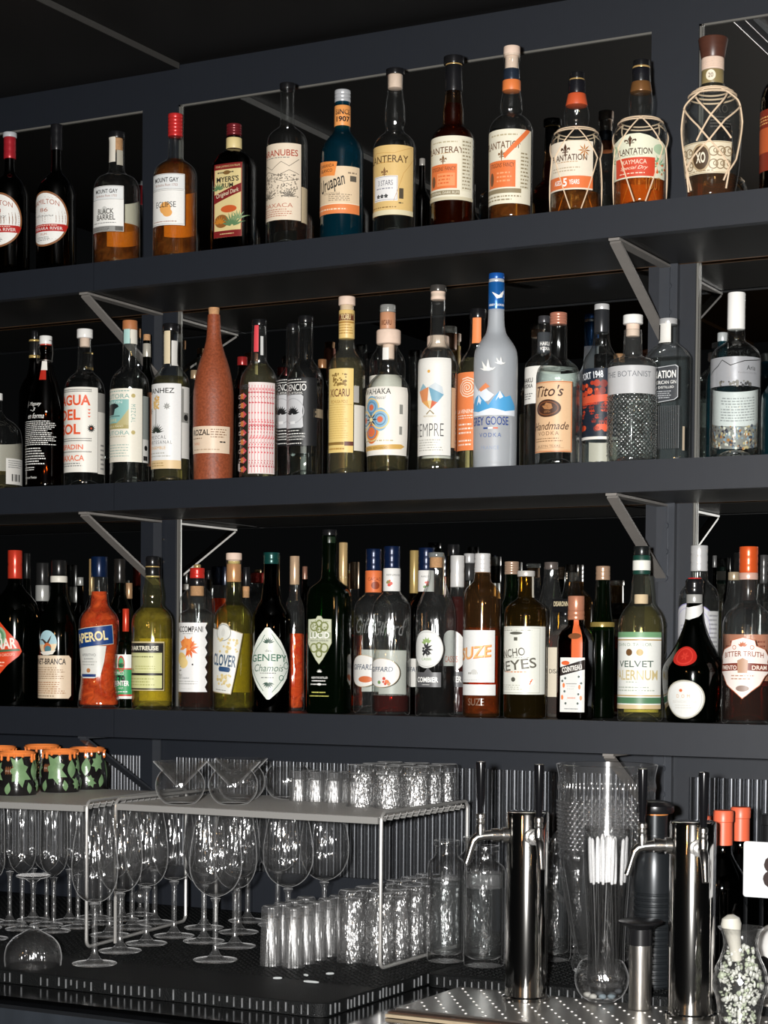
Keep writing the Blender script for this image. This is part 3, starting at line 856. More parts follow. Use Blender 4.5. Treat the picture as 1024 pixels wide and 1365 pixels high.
def netpaths(b, ztop, zmid, zbot, n=6):
    ps = []
    off = b.phic
    for i in range(n):
        a = off+2*PI*i/n; da = PI/n
        ps.append([(a, ztop), (a+da*.9, zmid), (a+da*.2, zbot)]); ps.append([(a, ztop), (a-da*.9, zmid), (a-da*.2, zbot)])
    ps.append([(2*PI*i/24, ztop) for i in range(25)]); ps.append([(2*PI*i/24, ztop-.004) for i in range(25)])
    return ps
b = Bottle('rum_bottle', 'round rum bottle in raffia net with orange age band on its cream label', 'bottle', 'A3', 240, FR, Z1,
    [(280, 33), (325, 34), (375, 44), (410, 52), (440, 50), (460, 44), (468, 62), (485, 84), (505, 98), (535, 104), (800, 104)], G_CLEAR, TOPG)
b.liquid(738, L_AMBER); b.cap('stopper', 238, 266, 30, M_BLACK); b.cap('gold_ring', 264, 272, 32, foil((.5, .33, .12))); b.cap('capsule', 270, 324, 35, foil((.012, .012, .016))); b.cap('neck_label', 325, 374, 37, paper('#c4532e'), hw2=45)
b.label(540, 737, half=58, turn=5, c='#e4d9c6', art=[('r', -1, .03, 1, .28, '#dd7440'), ('t', 'AGED', -.45, .155, .34, .10, WHT, {'b': .02}), ('t', '5', -.12, .155, .16, .17, WHT, {'b': .03}), ('t', 'YEARS', .24, .155, .4, .10, WHT, {'b': .02}),
    ('t', 'PLANTATION', -.02, .66, 1.5, .13, '#4d3222', {'b': .015}), ('l', -.5, .55, .5, .59, 1, '#b08a62'), *fleur(-.12, .80, .15, '#4d3222'), ('star', .62, .80, .14, 9, 0, 360, .016, '#b6783e'), ('r', .605, .62, .635, .80, '#b6783e'), ('l', -.7, .36, .5, .48, 2, '#b5a58c')])
zt = b.z(478); b.net(netpaths(b, zt, b.z(600), .004, 3), .001, TW)
b = Bottle('rum_bottle', 'round rum bottle in raffia net with scalloped label and red panel', 'bottle', 'A3', 503, FR, Z1,
    [(215, 35), (290, 40), (318, 44), (360, 50), (395, 48), (415, 45), (424, 62), (445, 88), (475, 105), (510, 110), (765, 106)], G_CLEAR, TOPG)
b.liquid(668, L_AMBER); b.cap('stopper', 188, 216, 34, M_BLACK); b.cap('gold_ring', 213, 222, 36, foil((.55, .36, .14))); b.cap('capsule', 220, 278, 37, foil((.012, .012, .016))); b.cap('neck_label', 277, 320, 40, foil((.20, .09, .03)), hw2=45)
b.label(512, 690, half=78, turn=8, c='#dcdcc4', shape=[(-1, 0), (1, 0), (1, .78), (.8, .86), (.6, .88), (.4, .95), (.15, 1), (-.15, 1), (-.4, .95), (-.6, .88), (-.8, .86), (-1, .78)], art=[
    ('e', -.75, .70, .22, .10, '#a9c0a0'), ('e', .75, .66, .22, .12, '#a9c0a0'), ('star', .72, .3, .24, 7, 20, 200, .02, '#7fa67e'), ('star', -.85, .45, .2, 7, -20, 160, .02, '#7fa67e'),
    *fleur(-.12, .82, .14, '#4d3222'), ('t', 'PLANTATION', -.02, .60, 1.02, .14, '#4d3222', {'b': .015}), ('l', -.6, .50, .5, .53, 1, '#7d6a52'),
    ('r', -.62, .03, .58, .46, '#c9452c'), ('t', 'XAYMACA', -.02, .36, .72, .10, '#f0d9c0'), ('t', 'Special Dry', -.02, .22, .8, .10, '#f0d9c0', {'s': .4}), ('l', -.45, .08, .4, .13, 1, '#f0d9c0'), ('dots', .62, .05, .95, .45, 14, .03, ['#d8632f', '#7fa67e'])])
b.label(676, 748, half=60, turn=25, c=None, art=[('t', '1OUT', .45, .5, .6, .7, '#a86a24', {'b': -.01})], printed='embossed_letters')
b.label(560, 760, half=55, turn=14, c='#c98a3e', back=True)
zt = b.z(436); b.net(netpaths(b, zt, b.z(560), .004, 3), .0011, TW)
b = Bottle('rum_bottle', 'wide rum bottle with flared wooden stopper and crossed raffia net before the right upright', 'bottle', 'A3', 795, -.2, Z1,
    [(225, 44), (292, 44), (302, 50), (318, 76), (345, 100), (390, 119), (470, 121), (600, 115), (680, 106), (735, 98)], G_CLEAR2, TOPG)
b.liquid(664, liq('aged_rum', (.90, .48, .14), .03)); b.cap('stopper', 98, 182, 61, pmat('turned_dark_wood', (.075, .028, .018), .35, 0, .4, noise=.25, nscale=30., stretch=(1, 1, 6)), hw2=48, bev=.002)
b.cap('cork', 180, 230, 46, M_PALECORK, ribs=8); b.cap('neck_label', 231, 288, 45, paper('#8a7a52')); b.cap('glass_ring', 288, 304, 50, G_CLEAR)
b.label(236, 280, xl=770, xr=806, c='#e6dcc6', shape='oval', off=.0014, name='medallion', art=[('t', '20', 0, .5, 1.0, .42, '#5d3a24')])
XO = [('fr', -.99, .02, .99, .98, .02, '#a08c6a'), ('e', -.08, .50, .34, .44, '#b09a78'), ('e', -.08, .50, .28, .37, '#4b3a28'), ('t', 'XO', -.08, .5, .34, .34, '#e6dcc6', {'b': .03}), ('l', -.6, .05, .6, .12, 1, '#8a765a')]
for cx in (-.78, -.52, .36, .6, .84):
    for cyy in (.28, .68): XO += [('ring', cx, cyy, .16, .035, '#8a765a'), ('ring', cx+.07, cyy+.02, .08, .03, '#8a765a')]
b.label(545, 672, xl=683, xr=872, c='#d9cdb2', turn=None, art=XO)
b.label(388, 500, xl=770, xr=885, c=None, art=[('t', 'XO', 0, .75, .8, .3, '#3c3a36'), ('l', -.7, .05, .8, .5, 4, '#4a4844')], printed='printed_lettering')
zt = b.z(322); pc = b.phic; zb = .003
A = lambda px, y: (pc+math.asin(max(-1, min(1, (px-795)/120))), max(b.z(y), .003))
b.net([[(2*PI*i/24, zt) for i in range(25)], [(2*PI*i/24, zt-.005) for i in range(25)], [(2*PI*i/24+.2, zt+.004) for i in range(25)],
    [A(725, 360), A(790, 440), A(870, 530)], [A(860, 350), A(790, 440), A(735, 540)], [A(683, 390), A(740, 480), A(785, 540), A(870, 640), A(850, 700)],
    [A(905, 390), A(845, 460), A(785, 540), A(690, 640), A(700, 730)], [A(745, 325), A(686, 385), A(676, 470), A(690, 640), A(687, 732)], [A(845, 325), A(900, 365), A(912, 450), A(895, 610), A(870, 660), A(865, 730)]], .00145, TW)
b = Bottle('rum_bottle', 'dark amber bottle with red label, cut off by the right edge', 'bottle', 'A3', 1085, FR, Z1,
    [(150, 32), (255, 34), (270, 50), (290, 72), (320, 86), (360, 92), (700, 92)], G_BROWN, TOPG)
b.liquid(330, L_DEEP); b.cap('cap', 120, 200, 35, M_BLACK); b.label(400, 650, half=80, c='#7a2a1a', art=[('r', -.9, .3, .9, .7, '#b4552c'), ('l', -.8, .75, .8, .9, 3, '#d8a060')])
# small things behind the first row, top shelf
b = Bottle('liquor_bottle', 'dark slim bottle behind, between the gold-label and dark amber rum bottles', 'bottle', 'A2', 600, -.10, Z1,
    [(470, 10), (540, 11), (570, 14), (600, 30), (620, 36), (720, 36)], G_DARK, TOPG); b.cap('cap', 462, 490, 10.5, foil((.35, .33, .3)))
# ------------------------------------------------------------------ middle shelf, left to right
def S(cat_name, label, crop, xc, row, prof, g, sh=None, grp=None, **k):
    return Bottle(cat_name, label, 'bottle', crop, xc, row, sh if sh is not None else Z2, prof, g, grp or MIDG, **k)
b = S('gin_bottle', 'squat clear bottle with small barcode label at the left picture edge', 'B1', -14, -.2,
    [(470, 20), (520, 22), (548, 40), (570, 72), (600, 94), (650, 100), (815, 100)], G_CLEAR)
b.liquid(762, L_PALE); b.cap('stopper', 452, 480, 24, M_WHITE)
b.label(712, 812, xl=22, xr=84, c='#d8d6d0', art=[('l', -.8, .62, .8, .95, 4, GRY), ('r', -.5, .12, -.4, .4, BLK), ('r', -.3, .12, -.25, .4, BLK), ('r', -.15, .12, 0, .4, BLK), ('r', .1, .12, .15, .4, BLK), ('r', .25, .12, .4, .4, BLK)])
b.label(640, 760, half=50, turn=10, c='#b4aca0', back=True)
b = S('liqueur_bottle', 'tall dark bottle with gold-ringed black neck standing behind the swing-top bottle', 'B1', 134, -.085,
    [(250, 19), (330, 20), (380, 28), (420, 50), (460, 60), (800, 62)], G_DARK)
b.cap('capsule', 242, 318, 21, foil((.012, .012, .012))); b.cap('gold_ring', 243, 252, 21.6, foil((.55, .38, .12))); b.cap('gold_ring', 304, 316, 21.8, foil((.55, .38, .12))); b.cap('cap', 208, 243, 13, M_BLACK)
b = S('swing_top_bottle', 'dark swing-top bottle covered with white handwritten text, wire bail and red-white tag', 'B1', 178, -.205,
    [(262, 22), (285, 25), (300, 22), (325, 25), (360, 32), (420, 50), (480, 66), (540, 75), (600, 77), (808, 76)], G_BROWN)
b.liquid(690, L_DEEP, .002)
b.cap('stopper', 229, 262, 25, M_WHITE); b.cap('rubber_seal', 256, 268, 23, plastic((.5, .06, .04)))
mb = MB()
for sg in (-1, 1):
    r = 32*b.m; yy = -.004
    mb.tube([(sg*r*.3, yy, b.z(246)), (sg*r*1.15, yy, b.z(250)), (sg*r*1.25, yy, b.z(300)), (sg*r*1.1, yy, b.z(334)), (sg*r*.85, yy, b.z(328))], .0011, 6)
mb.tube([(26*b.m*math.sin(2*PI*i/20), -26*b.m*math.cos(2*PI*i/20), b.z(326)) for i in range(20)], .0011, 6, None, True)
mb.build('wire_bail', M_STEEL, b.root)
b.label(330, 366, xl=163, xr=183, c='#e9e6de', off=.001, name='tag'); b.label(366, 405, xl=157, xr=179, c='#b32a1c', off=.001, name='tag')
art = [('t', 'Maguey', -.15, .93, .7, .06, WHT, {'s': .4}), ('t', '-3', -.25, .865, .3, .045, WHT, {'s': .3}), ('t', 'en forma', -.1, .785, .9, .065, WHT, {'s': .4}), ('c', .45, .835, .012, WHT)]
art += [('l', -.95, .42, .95, .73, 13, WHT), ('l', -.95, .18, .45, .40, 7, WHT), ('l', -.9, .11, .1, .165, 2, WHT), ('t', 'hecho en Mexico', -.4, .03, .8, .03, WHT)]
b.label(480, 795, half=62, turn=12, c=None, art=art)
def tall(xc, pts, g, label, **k): return S('mezcal_bottle', label, 'B1', xc, FR, pts, g, **k)
b = tall(330, [(242, 25), (262, 25), (285, 26), (355, 28), (372, 36), (392, 58), (415, 72), (450, 79), (798, 79)], G_CLEAR, 'clear mezcal bottle with white stopper, label with big orange block letters and black sun')
b.liquid(400, L_CLEAR); b.cap('stopper', 203, 238, 31, M_WHITE); b.cap('cork', 238, 272, 20, M_PALECORK)
Zg = lambda v: ('zig', -.85, .72, v, 26, .014, BLK)
b.label(437, 766, xr=380, turn=7, c='#e6e3da', art=[Zg(.965), Zg(.945), ('t', 'AGUA', -.08, .845, 1.5, .125, '#e0552b', {'b': .03}), ('t', 'DEL', -.28, .675, 1.1, .125, '#e0552b', {'b': .03}), ('t', 'SOL', -.28, .505, 1.1, .125, '#e0552b', {'b': .03}),
    ('star', .70, .515, .052, 12, 0, 330, .008, BLK), ('c', .70, .515, .012, '#c1492a'), ('zig', .55, .68, .74, 1, -.02, '#e0552b'), ('zig', .55, .68, .70, 1, -.02, '#e0552b'), ('zig', .55, .68, .66, 1, -.02, '#e0552b'),
    Zg(.39), Zg(.365), ('t', 'ESPADIN', -.22, .295, 1.2, .06, '#e0704b', {'b': .02}), Zg(.235), ('t', 'OAXACA', -.2, .165, 1.25, .07, '#e0704b', {'b': .02}), ('l', -.85, .06, .4, .115, 2, GRY)])
b.label(530, 770, xl=381, xr=408, c='#d9d5cc', name='side_label', art=[('l', -.5, .05, .5, .5, 6, GRY)])
b.label(456, 530, xl=381, xr=408, c='#8f8d88', name='side_label')
b = tall(506, [(175, 27), (205, 28), (345, 29), (358, 38), (378, 58), (402, 71), (440, 76), (797, 76)], G_CLEAR, 'clear mezcal bottle with orange-brown stopper, cream label with teal panel of a black bear')
b.liquid(395, L_CLEAR); b.cap('stopper', 169, 206, 29, pmat('tan_wood', (.42, .16, .06), .55, 0, .3, noise=.2)); b.cap('cork', 206, 240, 20, M_PALECORK)
b.wrap_strip('tax_strip', 205, 262, 483, 506, paper('#a9cfc9')); b.wrap_strip('neck_strip', 206, 262, 508, 535, paper('#e0dccf'))
b.label(442, 726, xr=554, turn=3, c='#e4dfd0', art=[('t', 'AUTORA', -.20, .895, 1.3, .06, '#6f9f98'), ('l', -.8, .95, .6, .98, 1, '#6f9f98'), ('c', .60, .90, .028, '#b5a468'), ('t', 'MEZCAL', .60, .66, 1, 1, '#6f9f98', {'r': -90, 'm': (.032, .008), 'sp': 1.4}),
    ('r', -.95, .45, .42, .85, '#86b7b1'), ('r', -.95, .45, .42, .53, '#a79a62'), ('p', [(-.2, .5), (.42, .5), (.42, .72), (.1, .58)], '#b7ad7c'), ('t', 'ESPADIN', -.3, .815, .9, .04, '#d8e4dc'),
    ('p', [(-.78, .64), (-.70, .64), (-.66, .70), (-.42, .70), (-.35, .64), (-.27, .64), (-.2, .72), (0, .75), (-.05, .78), (-.2, .80), (-.55, .79), (-.72, .74)], '#20282a'), ('r', -.85, .62, .05, .628, '#20282a'), ('t', 'LIBRE', -.4, .57, .6, .035, '#d6cf9e'), ('t', 'HECHO A MANO', -.3, .485, 1.0, .03, '#e8e2c0'),
    ('t', 'AUTORA', -.20, .395, 1.3, .055, '#7aa59e'), ('c', .60, .40, .028, '#b5a468'), ('l', -.8, .33, .3, .36, 1, '#b8b098'), ('l', -.85, .06, .6, .25, 5, '#a8bab0')])
b.label(468, 726, xl=556, xr=577, c='#8d938f', name='side_label', art=[('r', -1, 0, 1, .35, '#d5d4ce'), ('r', -.8, .03, .6, .1, BLK), ('c', 0, .22, .04, BLK)])
b = S('mezcal_bottle', 'dark bottle with two-tone cork and foil neck, mostly hidden behind the bear-label bottle', 'B1', 572, -.09, [(235, 13), (262, 15), (345, 16), (375, 24), (400, 34), (790, 37)], G_DKGREEN)
b.cap('cork', 222, 258, 14, M_CORK); b.cap('neck_foil', 258, 312, 16, foil((.5, .47, .40))); b.label(452, 740, xl=575, xr=594, c='#c98058', off=.0006)
b = S('mezcal_bottle', 'slim corked bottle hidden behind the bear-label bottle, only the stopper showing', 'B1', 538, -.075, [(215, 10), (330, 11), (370, 20), (400, 24), (790, 25)], G_CLEAR)
b.cap('cork', 200, 236, 11, M_CORK)
b = tall(666, [(205, 28), (222, 30), (340, 30), (352, 38), (375, 56), (400, 70), (440, 74), (788, 74)], G_CLEAR, 'clear mezcal bottle with black stopper, white label with a flowering agave drawing')
b.liquid(390, L_PALE); b.cap('stopper', 182, 212, 33, M_BLACK)
b.wrap_strip('tax_strip', 211, 340, 640, 663, paper('#d9c9a8')); b.wrap_strip('neck_strip', 250, 348, 668, 690, paper('#d2d0ca'))
b.label(422, 752, xr=706, turn=4, c='#e3e3e1', art=[('t', 'BANHEZ', -.1, .915, 1.5, .06, BLK, {'b': .01}), ('r', -.31, .46, -.27, .86, '#5b5648'), ('dots', -.45, .70, -.12, .86, 50, .012, ['#d7a85a', '#e0be80']),
    ('star', -.29, .42, .12, 11, 10, 170, .009, '#2b332c'), ('star', .30, .73, .045, 8, 0, 315, .008, '#8f8f8a'), ('star', -.75, .68, .045, 8, 0, 315, .008, '#8f8f8a'),
    ('t', 'MEZCAL', -.2, .37, .95, .04, GRY, {'sp': 1.3}), ('t', 'ARTESANAL', -.1, .31, 1.3, .04, GRY, {'sp': 1.3}), ('t', 'ENSEMBLE', -.2, .245, .9, .035, '#d0a25c'), ('l', -.8, .13, .5, .2, 2, '#b5b3aa'), ('r', -1, 0, 1, .10, '#dcc092'), ('l', -.6, .02, .3, .08, 2, '#a88c5c')])
b.label(432, 710, xl=708, xr=737, c='#d4d3ce', name='side_label', art=[('r', -1, .5, .6, .64, '#8d8d88'), ('c', -.1, .57, .045, BLK), ('r', -1, .64, -.6, .97, '#8d8d88')])
b = S('ceramic_bottle', 'speckled terracotta bottle with cork and cream band label', 'B1', 833, -.205,
    [(146, 24), (160, 25), (235, 29), (285, 40), (345, 60), (405, 73), (470, 79), (600, 79), (782, 76)],
    pmat('speckled_terracotta', (.26, .062, .024), .5, 0, .4, noise=.65, nscale=260., bump=.25))
b.cap('cork', 118, 148, 22, M_CORK, hw2=20)
b.label(588, 692, half=86, turn=0, c='#dfc9b0', art=[('t', 'ROZAL', -.08, .77, .7, .22, '#2a211c', {'b': .02}), ('l', -.45, .5, .1, .6, 1, '#8a6a50'), ('t', 'TAPAS', -.25, .35, .3, .1, '#c06a40'), ('l', .3, .55, .85, .92, 4, '#8a6a50'), ('l', .6, .35, .85, .48, 1, BLK), ('l', -.4, .08, .75, .18, 1, '#b59a80')])
P2 = lambda xc, pts, g, label, row=FR, n='mezcal_bottle', **k: S(n, label, 'B2', xc, row, pts, g, **k)
b = P2(97, [(200, 24), (215, 26), (235, 27), (335, 29), (350, 36), (372, 53), (400, 66), (430, 70), (760, 70)], G_CLEAR2, 'clear mezcal bottle with red neck strip, covered in red and white lattice print')
b.liquid(349, L_PALE); b.cap('stopper', 184, 208, 28, M_BLACK)
b.wrap_strip('tax_strip', 187, 306, 79, 95, paper('#d8474f')); b.wrap_strip('neck_strip', 248, 318, 102, 112, paper('#c9c9c6'))
art = [('t', 'BERNUMEN', -.42, .955, .8, .05, '#4c4c50')]
rn = random.Random(3)
for i in range(9):
    u = -.02+i*.11; art += [('line', [(u, .01), (u, .97)], .006, '#d06a70')]
    art += [('dots', u-.02, .02, u+.09, .95, 34, .008, ['#d65a62', '#b5434c'])]
for j in range(9):
    v = .05+j*.1; art += [('p', [(-.40, v), (-.25, v+.04), (-.10, v), (-.25, v-.04)], '#c8505a'), ('c', -.68, v, .014, '#e8e4e0'), ('l', -.6, v-.03, -.2, v+.03, 2, '#e8ddd8'), ('e', -.33, v, .10, .03, '#d67f42')]
b.label(423, 757, half=84, turn=4, c=None, art=[('r', -.05, 0, 1.0, 1, '#e2d4d0')]+art+[('r', -.72, .04, -.45, .12, '#e8e6e2')])
b.label(440, 740, half=50, turn=8, c='#c07a40', back=True)
def fid(b, mirror=False):
    b.label(405, 655, half=74, turn=-3, c='#17181a', shape=[(-1, 0), (1, 0), (1, 1), (-1, 1)], art=[('l', -.5, .955, .45, .985, 1, WHT), ('r', -.6, .925, .5, .935, WHT), ('t', 'FIDENCIO', -.12, .855, 1.25, .10, WHT, {'b': .005}), ('t', 'MEZCAL ARTESANAL', -.12, .775, .95, .035, WHT),
        ('p', [(-.62, .28), (-.55, .26), (.3, .26), (.38, .28), (.34, .5), (.38, .72), (.3, .75), (-.55, .75), (-.62, .72), (-.58, .5)], '#c3c4c6'), ('ring', -.13, .51, .19, .012, '#a9aaac'), ('star', -.13, .46, .13, 9, 15, 165, .018, '#1c1d1f'), ('r', -.25, .32, .02, .36, '#e3e3e3'),
        ('l', -.4, .205, .3, .24, 1, WHT), ('l', -.6, .16, .45, .195, 1, WHT), ('t', 'DENOMINACION DE ORIGEN PROTEGIDA', -.1, .135, 1.1, .028, WHT), ('l', -.5, .08, .4, .11, 1, WHT), ('l', -.55, .02, .45, .05, 1, WHT)])
fp = lambda dx, dy, hw: [(180+dy, 26*hw), (205+dy, 27*hw), (325+dy, 27*hw), (340+dy, 33*hw), (362+dy, 50*hw), (388+dy, 62*hw), (415+dy, 67*hw), (752, 67*hw)]
b = P2(222, fp(0, 28, .93), G_CLEAR, 'clear mezcal bottle with black and silver label, standing behind its twin', row=-.125)
b.liquid(680, L_CLEAR); b.cap('stopper', 200, 226, 23, M_BLACK); fid(b)
b = P2(268, fp(0, 0, 1), G_CLEAR, 'clear mezcal bottle with black and silver label, in front of its twin')
b.liquid(682, L_CLEAR); b.cap('stopper', 171, 197, 28, M_BLACK); fid(b); b.wrap_strip('tax_strip', 518, 550, 301, 333, paper('#8f8069'))
b = P2(420, [(105, 28), (150, 26), (255, 29), (292, 32), (305, 39), (328, 56), (350, 66), (375, 69), (748, 69)], glass((.93, .93, .84), .3, .07, haze=.02, key='tinted_glass'), 'mezcal bottle with cream stopper, brown and yellow neck label and tall yellow front label')
b.liquid(330, L_PALE); b.cap('stopper', 100, 132, 31, M_PALECORK); b.cap('cork', 130, 153, 26, M_PALECORK)
b.cap('neck_label', 150, 256, 29.5, paper('#ddbd78')); b.label(152, 252, half=70, turn=20, c=None, off=.0014, art=[('r', -1, .62, 1, .88, '#6a3b24'), ('t', 'XICARU', 0, .75, 1.1, .2, '#e6cf9a', {'b': .02}), ('l', -.8, .1, .8, .5, 4, '#a4783a'), ('r', -1, .52, 1, .58, '#a4783a')])
b.label(372, 680, xr=446, turn=8, c='#dfc37a', art=[('dots', -.6, .80, .5, .94, 40, .014, ['#94763c', '#7d6232']), ('t', 'XICARU', -.03, .71, 1.5, .095, '#6a3b24', {'b': .015}), ('l', -.5, .795, .5, .81, 1, '#94763c'), ('t', 'PECHUGA MOLE', -.05, .605, 1.3, .04, '#a2762f'), ('r', -.9, .565, .9, .57, '#b5924c'),
    ('l', -.9, .16, .7, .55, 14, '#c9a85e'), ('r', -1, .09, .35, .125, '#8a6a34'), ('r', .38, .08, 1, .13, '#5d2f24'), ('l', -.9, .02, .6, .07, 1, '#a2762f')])
b.label(435, 496, xl=447, xr=466, c='#a9a6a0', name='side_label'); b.label(505, 672, xl=449, xr=487, c='#d6d2c8', name='side_label')
b = P2(571, [(140, 26), (222, 29), (250, 32), (290, 40), (320, 58), (350, 66), (740, 66)], G_CLEAR, 'clear bottle with brown neck label standing behind the bottle with the big round stopper', row=-.12)
b.cap('stopper', 130, 158, 29, glass('#f4f4f0', .6, .2, haze=.3, key='frosted_plastic')); b.cap('neck_label', 158, 222, 29, paper('#c08a68')); b.label(182, 214, xl=545, xr=590, c=None, off=.001, art=[('t', 'XICARU', 0, .5, 1.4, .6, '#6a3b24', {'b': .02})])
b.label(395, 440, half=80, c='#ddd9cc')
b = P2(574, [(270, 28), (290, 30), (372, 32), (384, 39), (405, 60), (432, 76), (470, 82), (600, 81), (738, 75)], G_CLEAR, 'clear mezcal bottle with big round cream stopper, white label with four-petal folk-art flower')
b.liquid(600, L_PALE); b.cap('stopper', 222, 276, 45, M_PALECORK, bev=.003); b.cap('cork', 276, 330, 22, M_PALECORK); b.wrap_strip('tax_strip', 290, 335, 553, 575, paper('#e2e0da'))
PET = []
for (cx, cy, cc) in ((-.30, .70, '#7fa9c4'), (-.30, .34, '#d9743c'), (-.62, .52, '#b8c7cf'), (.02, .52, '#8ab0c6')):
    PET += [('e', cx, cy, .26, .17, cc), ('ring', cx, cy, .14, .02, '#e3c47e'), ('ring', cx, cy, .09, .018, '#5b86a8'), ('c', cx, cy, .045, '#d96b4a')]
b.label(440, 690, half=84, turn=6, c='#e6e2d8', art=[('t', 'WAHAKA', -.16, .93, 1.02, .085, BLK, {'b': .005}), ('t', 'Mezcal', .0, .84, .4, .05, GRY, {'s': .4})]+PET+[('star', -.30, .52, .12, 8, 0, 315, .014, '#33475a'), ('c', -.30, .52, .03, '#e8d9a0'),
    ('p', [(-1, .06), (.7, .09), (.85, .13), (.7, .16), (-1, .13)], '#cba257'), ('t', 'ESPADIN REPOSADO', -.2, .105, .9, .035, '#6d5020'), ('r', .62, .3, .72, .42, '#8a8a84'), ('r', .62, .6, .74, .74, '#8a8a84'), ('l', -.7, .19, .5, .23, 1, '#b5a67c')])
b = P2(756, [(90, 28), (115, 26), (262, 29), (278, 36), (300, 53), (325, 65), (352, 71), (725, 70)], G_CLEAR2, 'tall clear tequila bottle with dark-topped cork, white label with a heart of coloured facets')
b.liquid(700, L_PALE); b.cap('cork', 78, 112, 27, M_PALECORK); b.cap('stopper', 58, 82, 31, foil((.06, .055, .05)))
b.label(333, 690, xr=806, turn=4, c='#e3e1da', art=[('c', -.05, .86, .016, '#d7a24a'), ('p', [(-.6, .66), (-.35, .74), (-.1, .68), (-.05, .70)], '#8fb3c0'), ('p', [(-.6, .66), (-.05, .70), (-.1, .56), (-.4, .55)], '#d58a5c'), ('p', [(-.05, .70), (.25, .745), (.55, .70), (.62, .62)], '#c4ccd0'),
    ('p', [(-.05, .70), (.62, .62), (.35, .54), (.1, .56)], '#6f9fb5'), ('p', [(-.4, .55), (-.1, .56), (.02, .47)], '#d9a05c'), ('p', [(-.1, .56), (.1, .56), (.03, .47)], '#e6cf9e'), ('p', [(.1, .56), (.35, .54), (.03, .47)], '#c9603c'), ('line', [(-.15, .42), (.02, .46), (.2, .42)], .012, '#8a7a52'), ('t', 'REPOSADO', 0, .40, .6, .018, '#a08852'),
    ('t', 'SIEMPRE', -.12, .26, 1.5, .135, '#4e4e4e', {'b': -.012}), ('l', -.6, .04, .6, .17, 5, '#a9a79f')])
b.label(440, 660, xl=808, xr=822, c='#d9b08c', name='side_label')
b.label(430, 650, half=50, turn=20, c='#bdb6a8', back=True)
b = P2(757, [(290, 30), (330, 34), (400, 50), (430, 56), (735, 56)], G_CLEAR, 'clear bottle with round cream stopper hidden behind the tall tequila bottle', row=-.115)
b.cap('stopper', 244, 290, 41, M_PALECORK, bev=.003); b.label(460, 700, half=85, turn=0, c='#dedbd0')
b = P2(903, [(175, 27), (270, 29), (290, 33), (315, 48), (340, 64), (372, 74), (728, 74)], G_CLEAR, 'clear mezcal bottle with black stopper and orange spiral label, behind the frosted vodka bottle', row=-.14)
b.liquid(330, L_PALE); b.cap('stopper', 145, 180, 31, M_BLACK); b.wrap_strip('tax_strip', 178, 274, 884, 915, paper('#e98a52'))
SP = [(-.05+.40*(t/44)*math.cos(t*.62), .80+.135*(t/44)*math.sin(t*.62)) for t in range(2, 45)]
b.label(386, 672, half=80, turn=0, c='#e5824d', art=[('line', SP, .016, '#f3d3bb'), ('t', 'LA VENENOSA', -.05, .50, .95, .05, '#f6e2d2', {'b': .01}), ('l', -.5, .40, .4, .46, 2, '#f6e2d2'), ('l', -.45, .20, .2, .36, 3, '#f6e2d2'), ('l', -.45, .05, .2, .15, 2, '#f6e2d2')])
G_FROST = glass((.80, .84, .88), .75, .45, 2., .5, key='frosted_glass')
b = P2(971, [(50, 28), (148, 29), (200, 31), (232, 37), (255, 51), (280, 68), (305, 78), (340, 81), (722, 80)], G_FROST, 'tall frosted vodka bottle with blue foil neck and blue mountains printed on the front', n='vodka_bottle')
b.cap('cap', 14, 36, 29, foil((.01, .10, .42))); b.cap('silver_band', 35, 48, 28.6, foil((.6, .62, .65))); b.cap('foil_neck', 47, 148, 30, foil((.012, .12, .40)))
GEESE = lambda x, y, s, c: [('p', [(x+a*s, y+b*s*.25) for a, b in ((-.5, .16), (-.22, .10), (-.34, .62), (-.04, .20), (.06, .72), (.17, .16), (.34, .10), (.5, .20), (.36, .02), (.1, -.06), (-.2, -.02))], c)]
b.label(76, 140, xl=945, xr=998, c=None, off=.0012, art=[('p', [(-.5, .85), (0, .45), (.6, .55), (.75, .95), (.2, .65)], WHT), ('p', [(.3, .9), (.55, .7), (.9, .95), (.6, .62)], WHT), ('t', 'GREY GOOSE', 0, .1, 1.7, .12, WHT, {'b': .02})])
b.label(330, 700, half=74, turn=14, c=None, art=GEESE(-.16, .865, .62, WHT)+GEESE(.30, .925, .40, WHT)+[
    ('p', [(-.95, .62), (-.8, .76), (-.5, .66), (-.3, .72), (-.1, .66), (.1, .62), (-.1, .56), (-.9, .55)], '#dfe6ee'), ('p', [(-.9, .50), (-.7, .60), (-.5, .63), (-.3, .58), (-.1, .52), (.1, .60), (.3, .66), (.5, .60), (.7, .62), (.95, .52), (.95, .46), (-.9, .46)], '#4f9fd2'),
    ('p', [(-.6, .52), (-.5, .63), (-.38, .57), (-.42, .53), (-.5, .56)], '#e8eef4'), ('p', [(.15, .56), (.3, .66), (.42, .60), (.3, .58), (.25, .60)], '#e8eef4'), ('p', [(-.5, .68), (-.2, .74), (-.05, .70), (-.4, .655)], '#e08a5c'),
    ('p', [(-.95, .42), (.95, .42), (.95, .48), (.5, .46), (0, .49), (-.5, .455), (-.95, .48)], '#e3e9f0'),
    ('t', 'GREY GOOSE', -.12, .365, 1.5, .085, '#1d3f86', {'b': .01}), ('r', -.28, .285, -.12, .30, '#1d3f86'), ('r', -.10, .285, .06, .30, WHT), ('r', .08, .285, .24, .30, '#d05a30'), ('t', 'VODKA', -.04, .225, .8, .042, '#3a5a96', {'sp': 1.3}), ('t', 'FRANCE', -.04, .10, .65, .035, '#8a9ab5', {'sp': 1.2})])
P3 = lambda xc, pts, g, label, row=FR, n='vodka_bottle', **k: S(n, label, 'B3', xc, row, pts, g, **k)
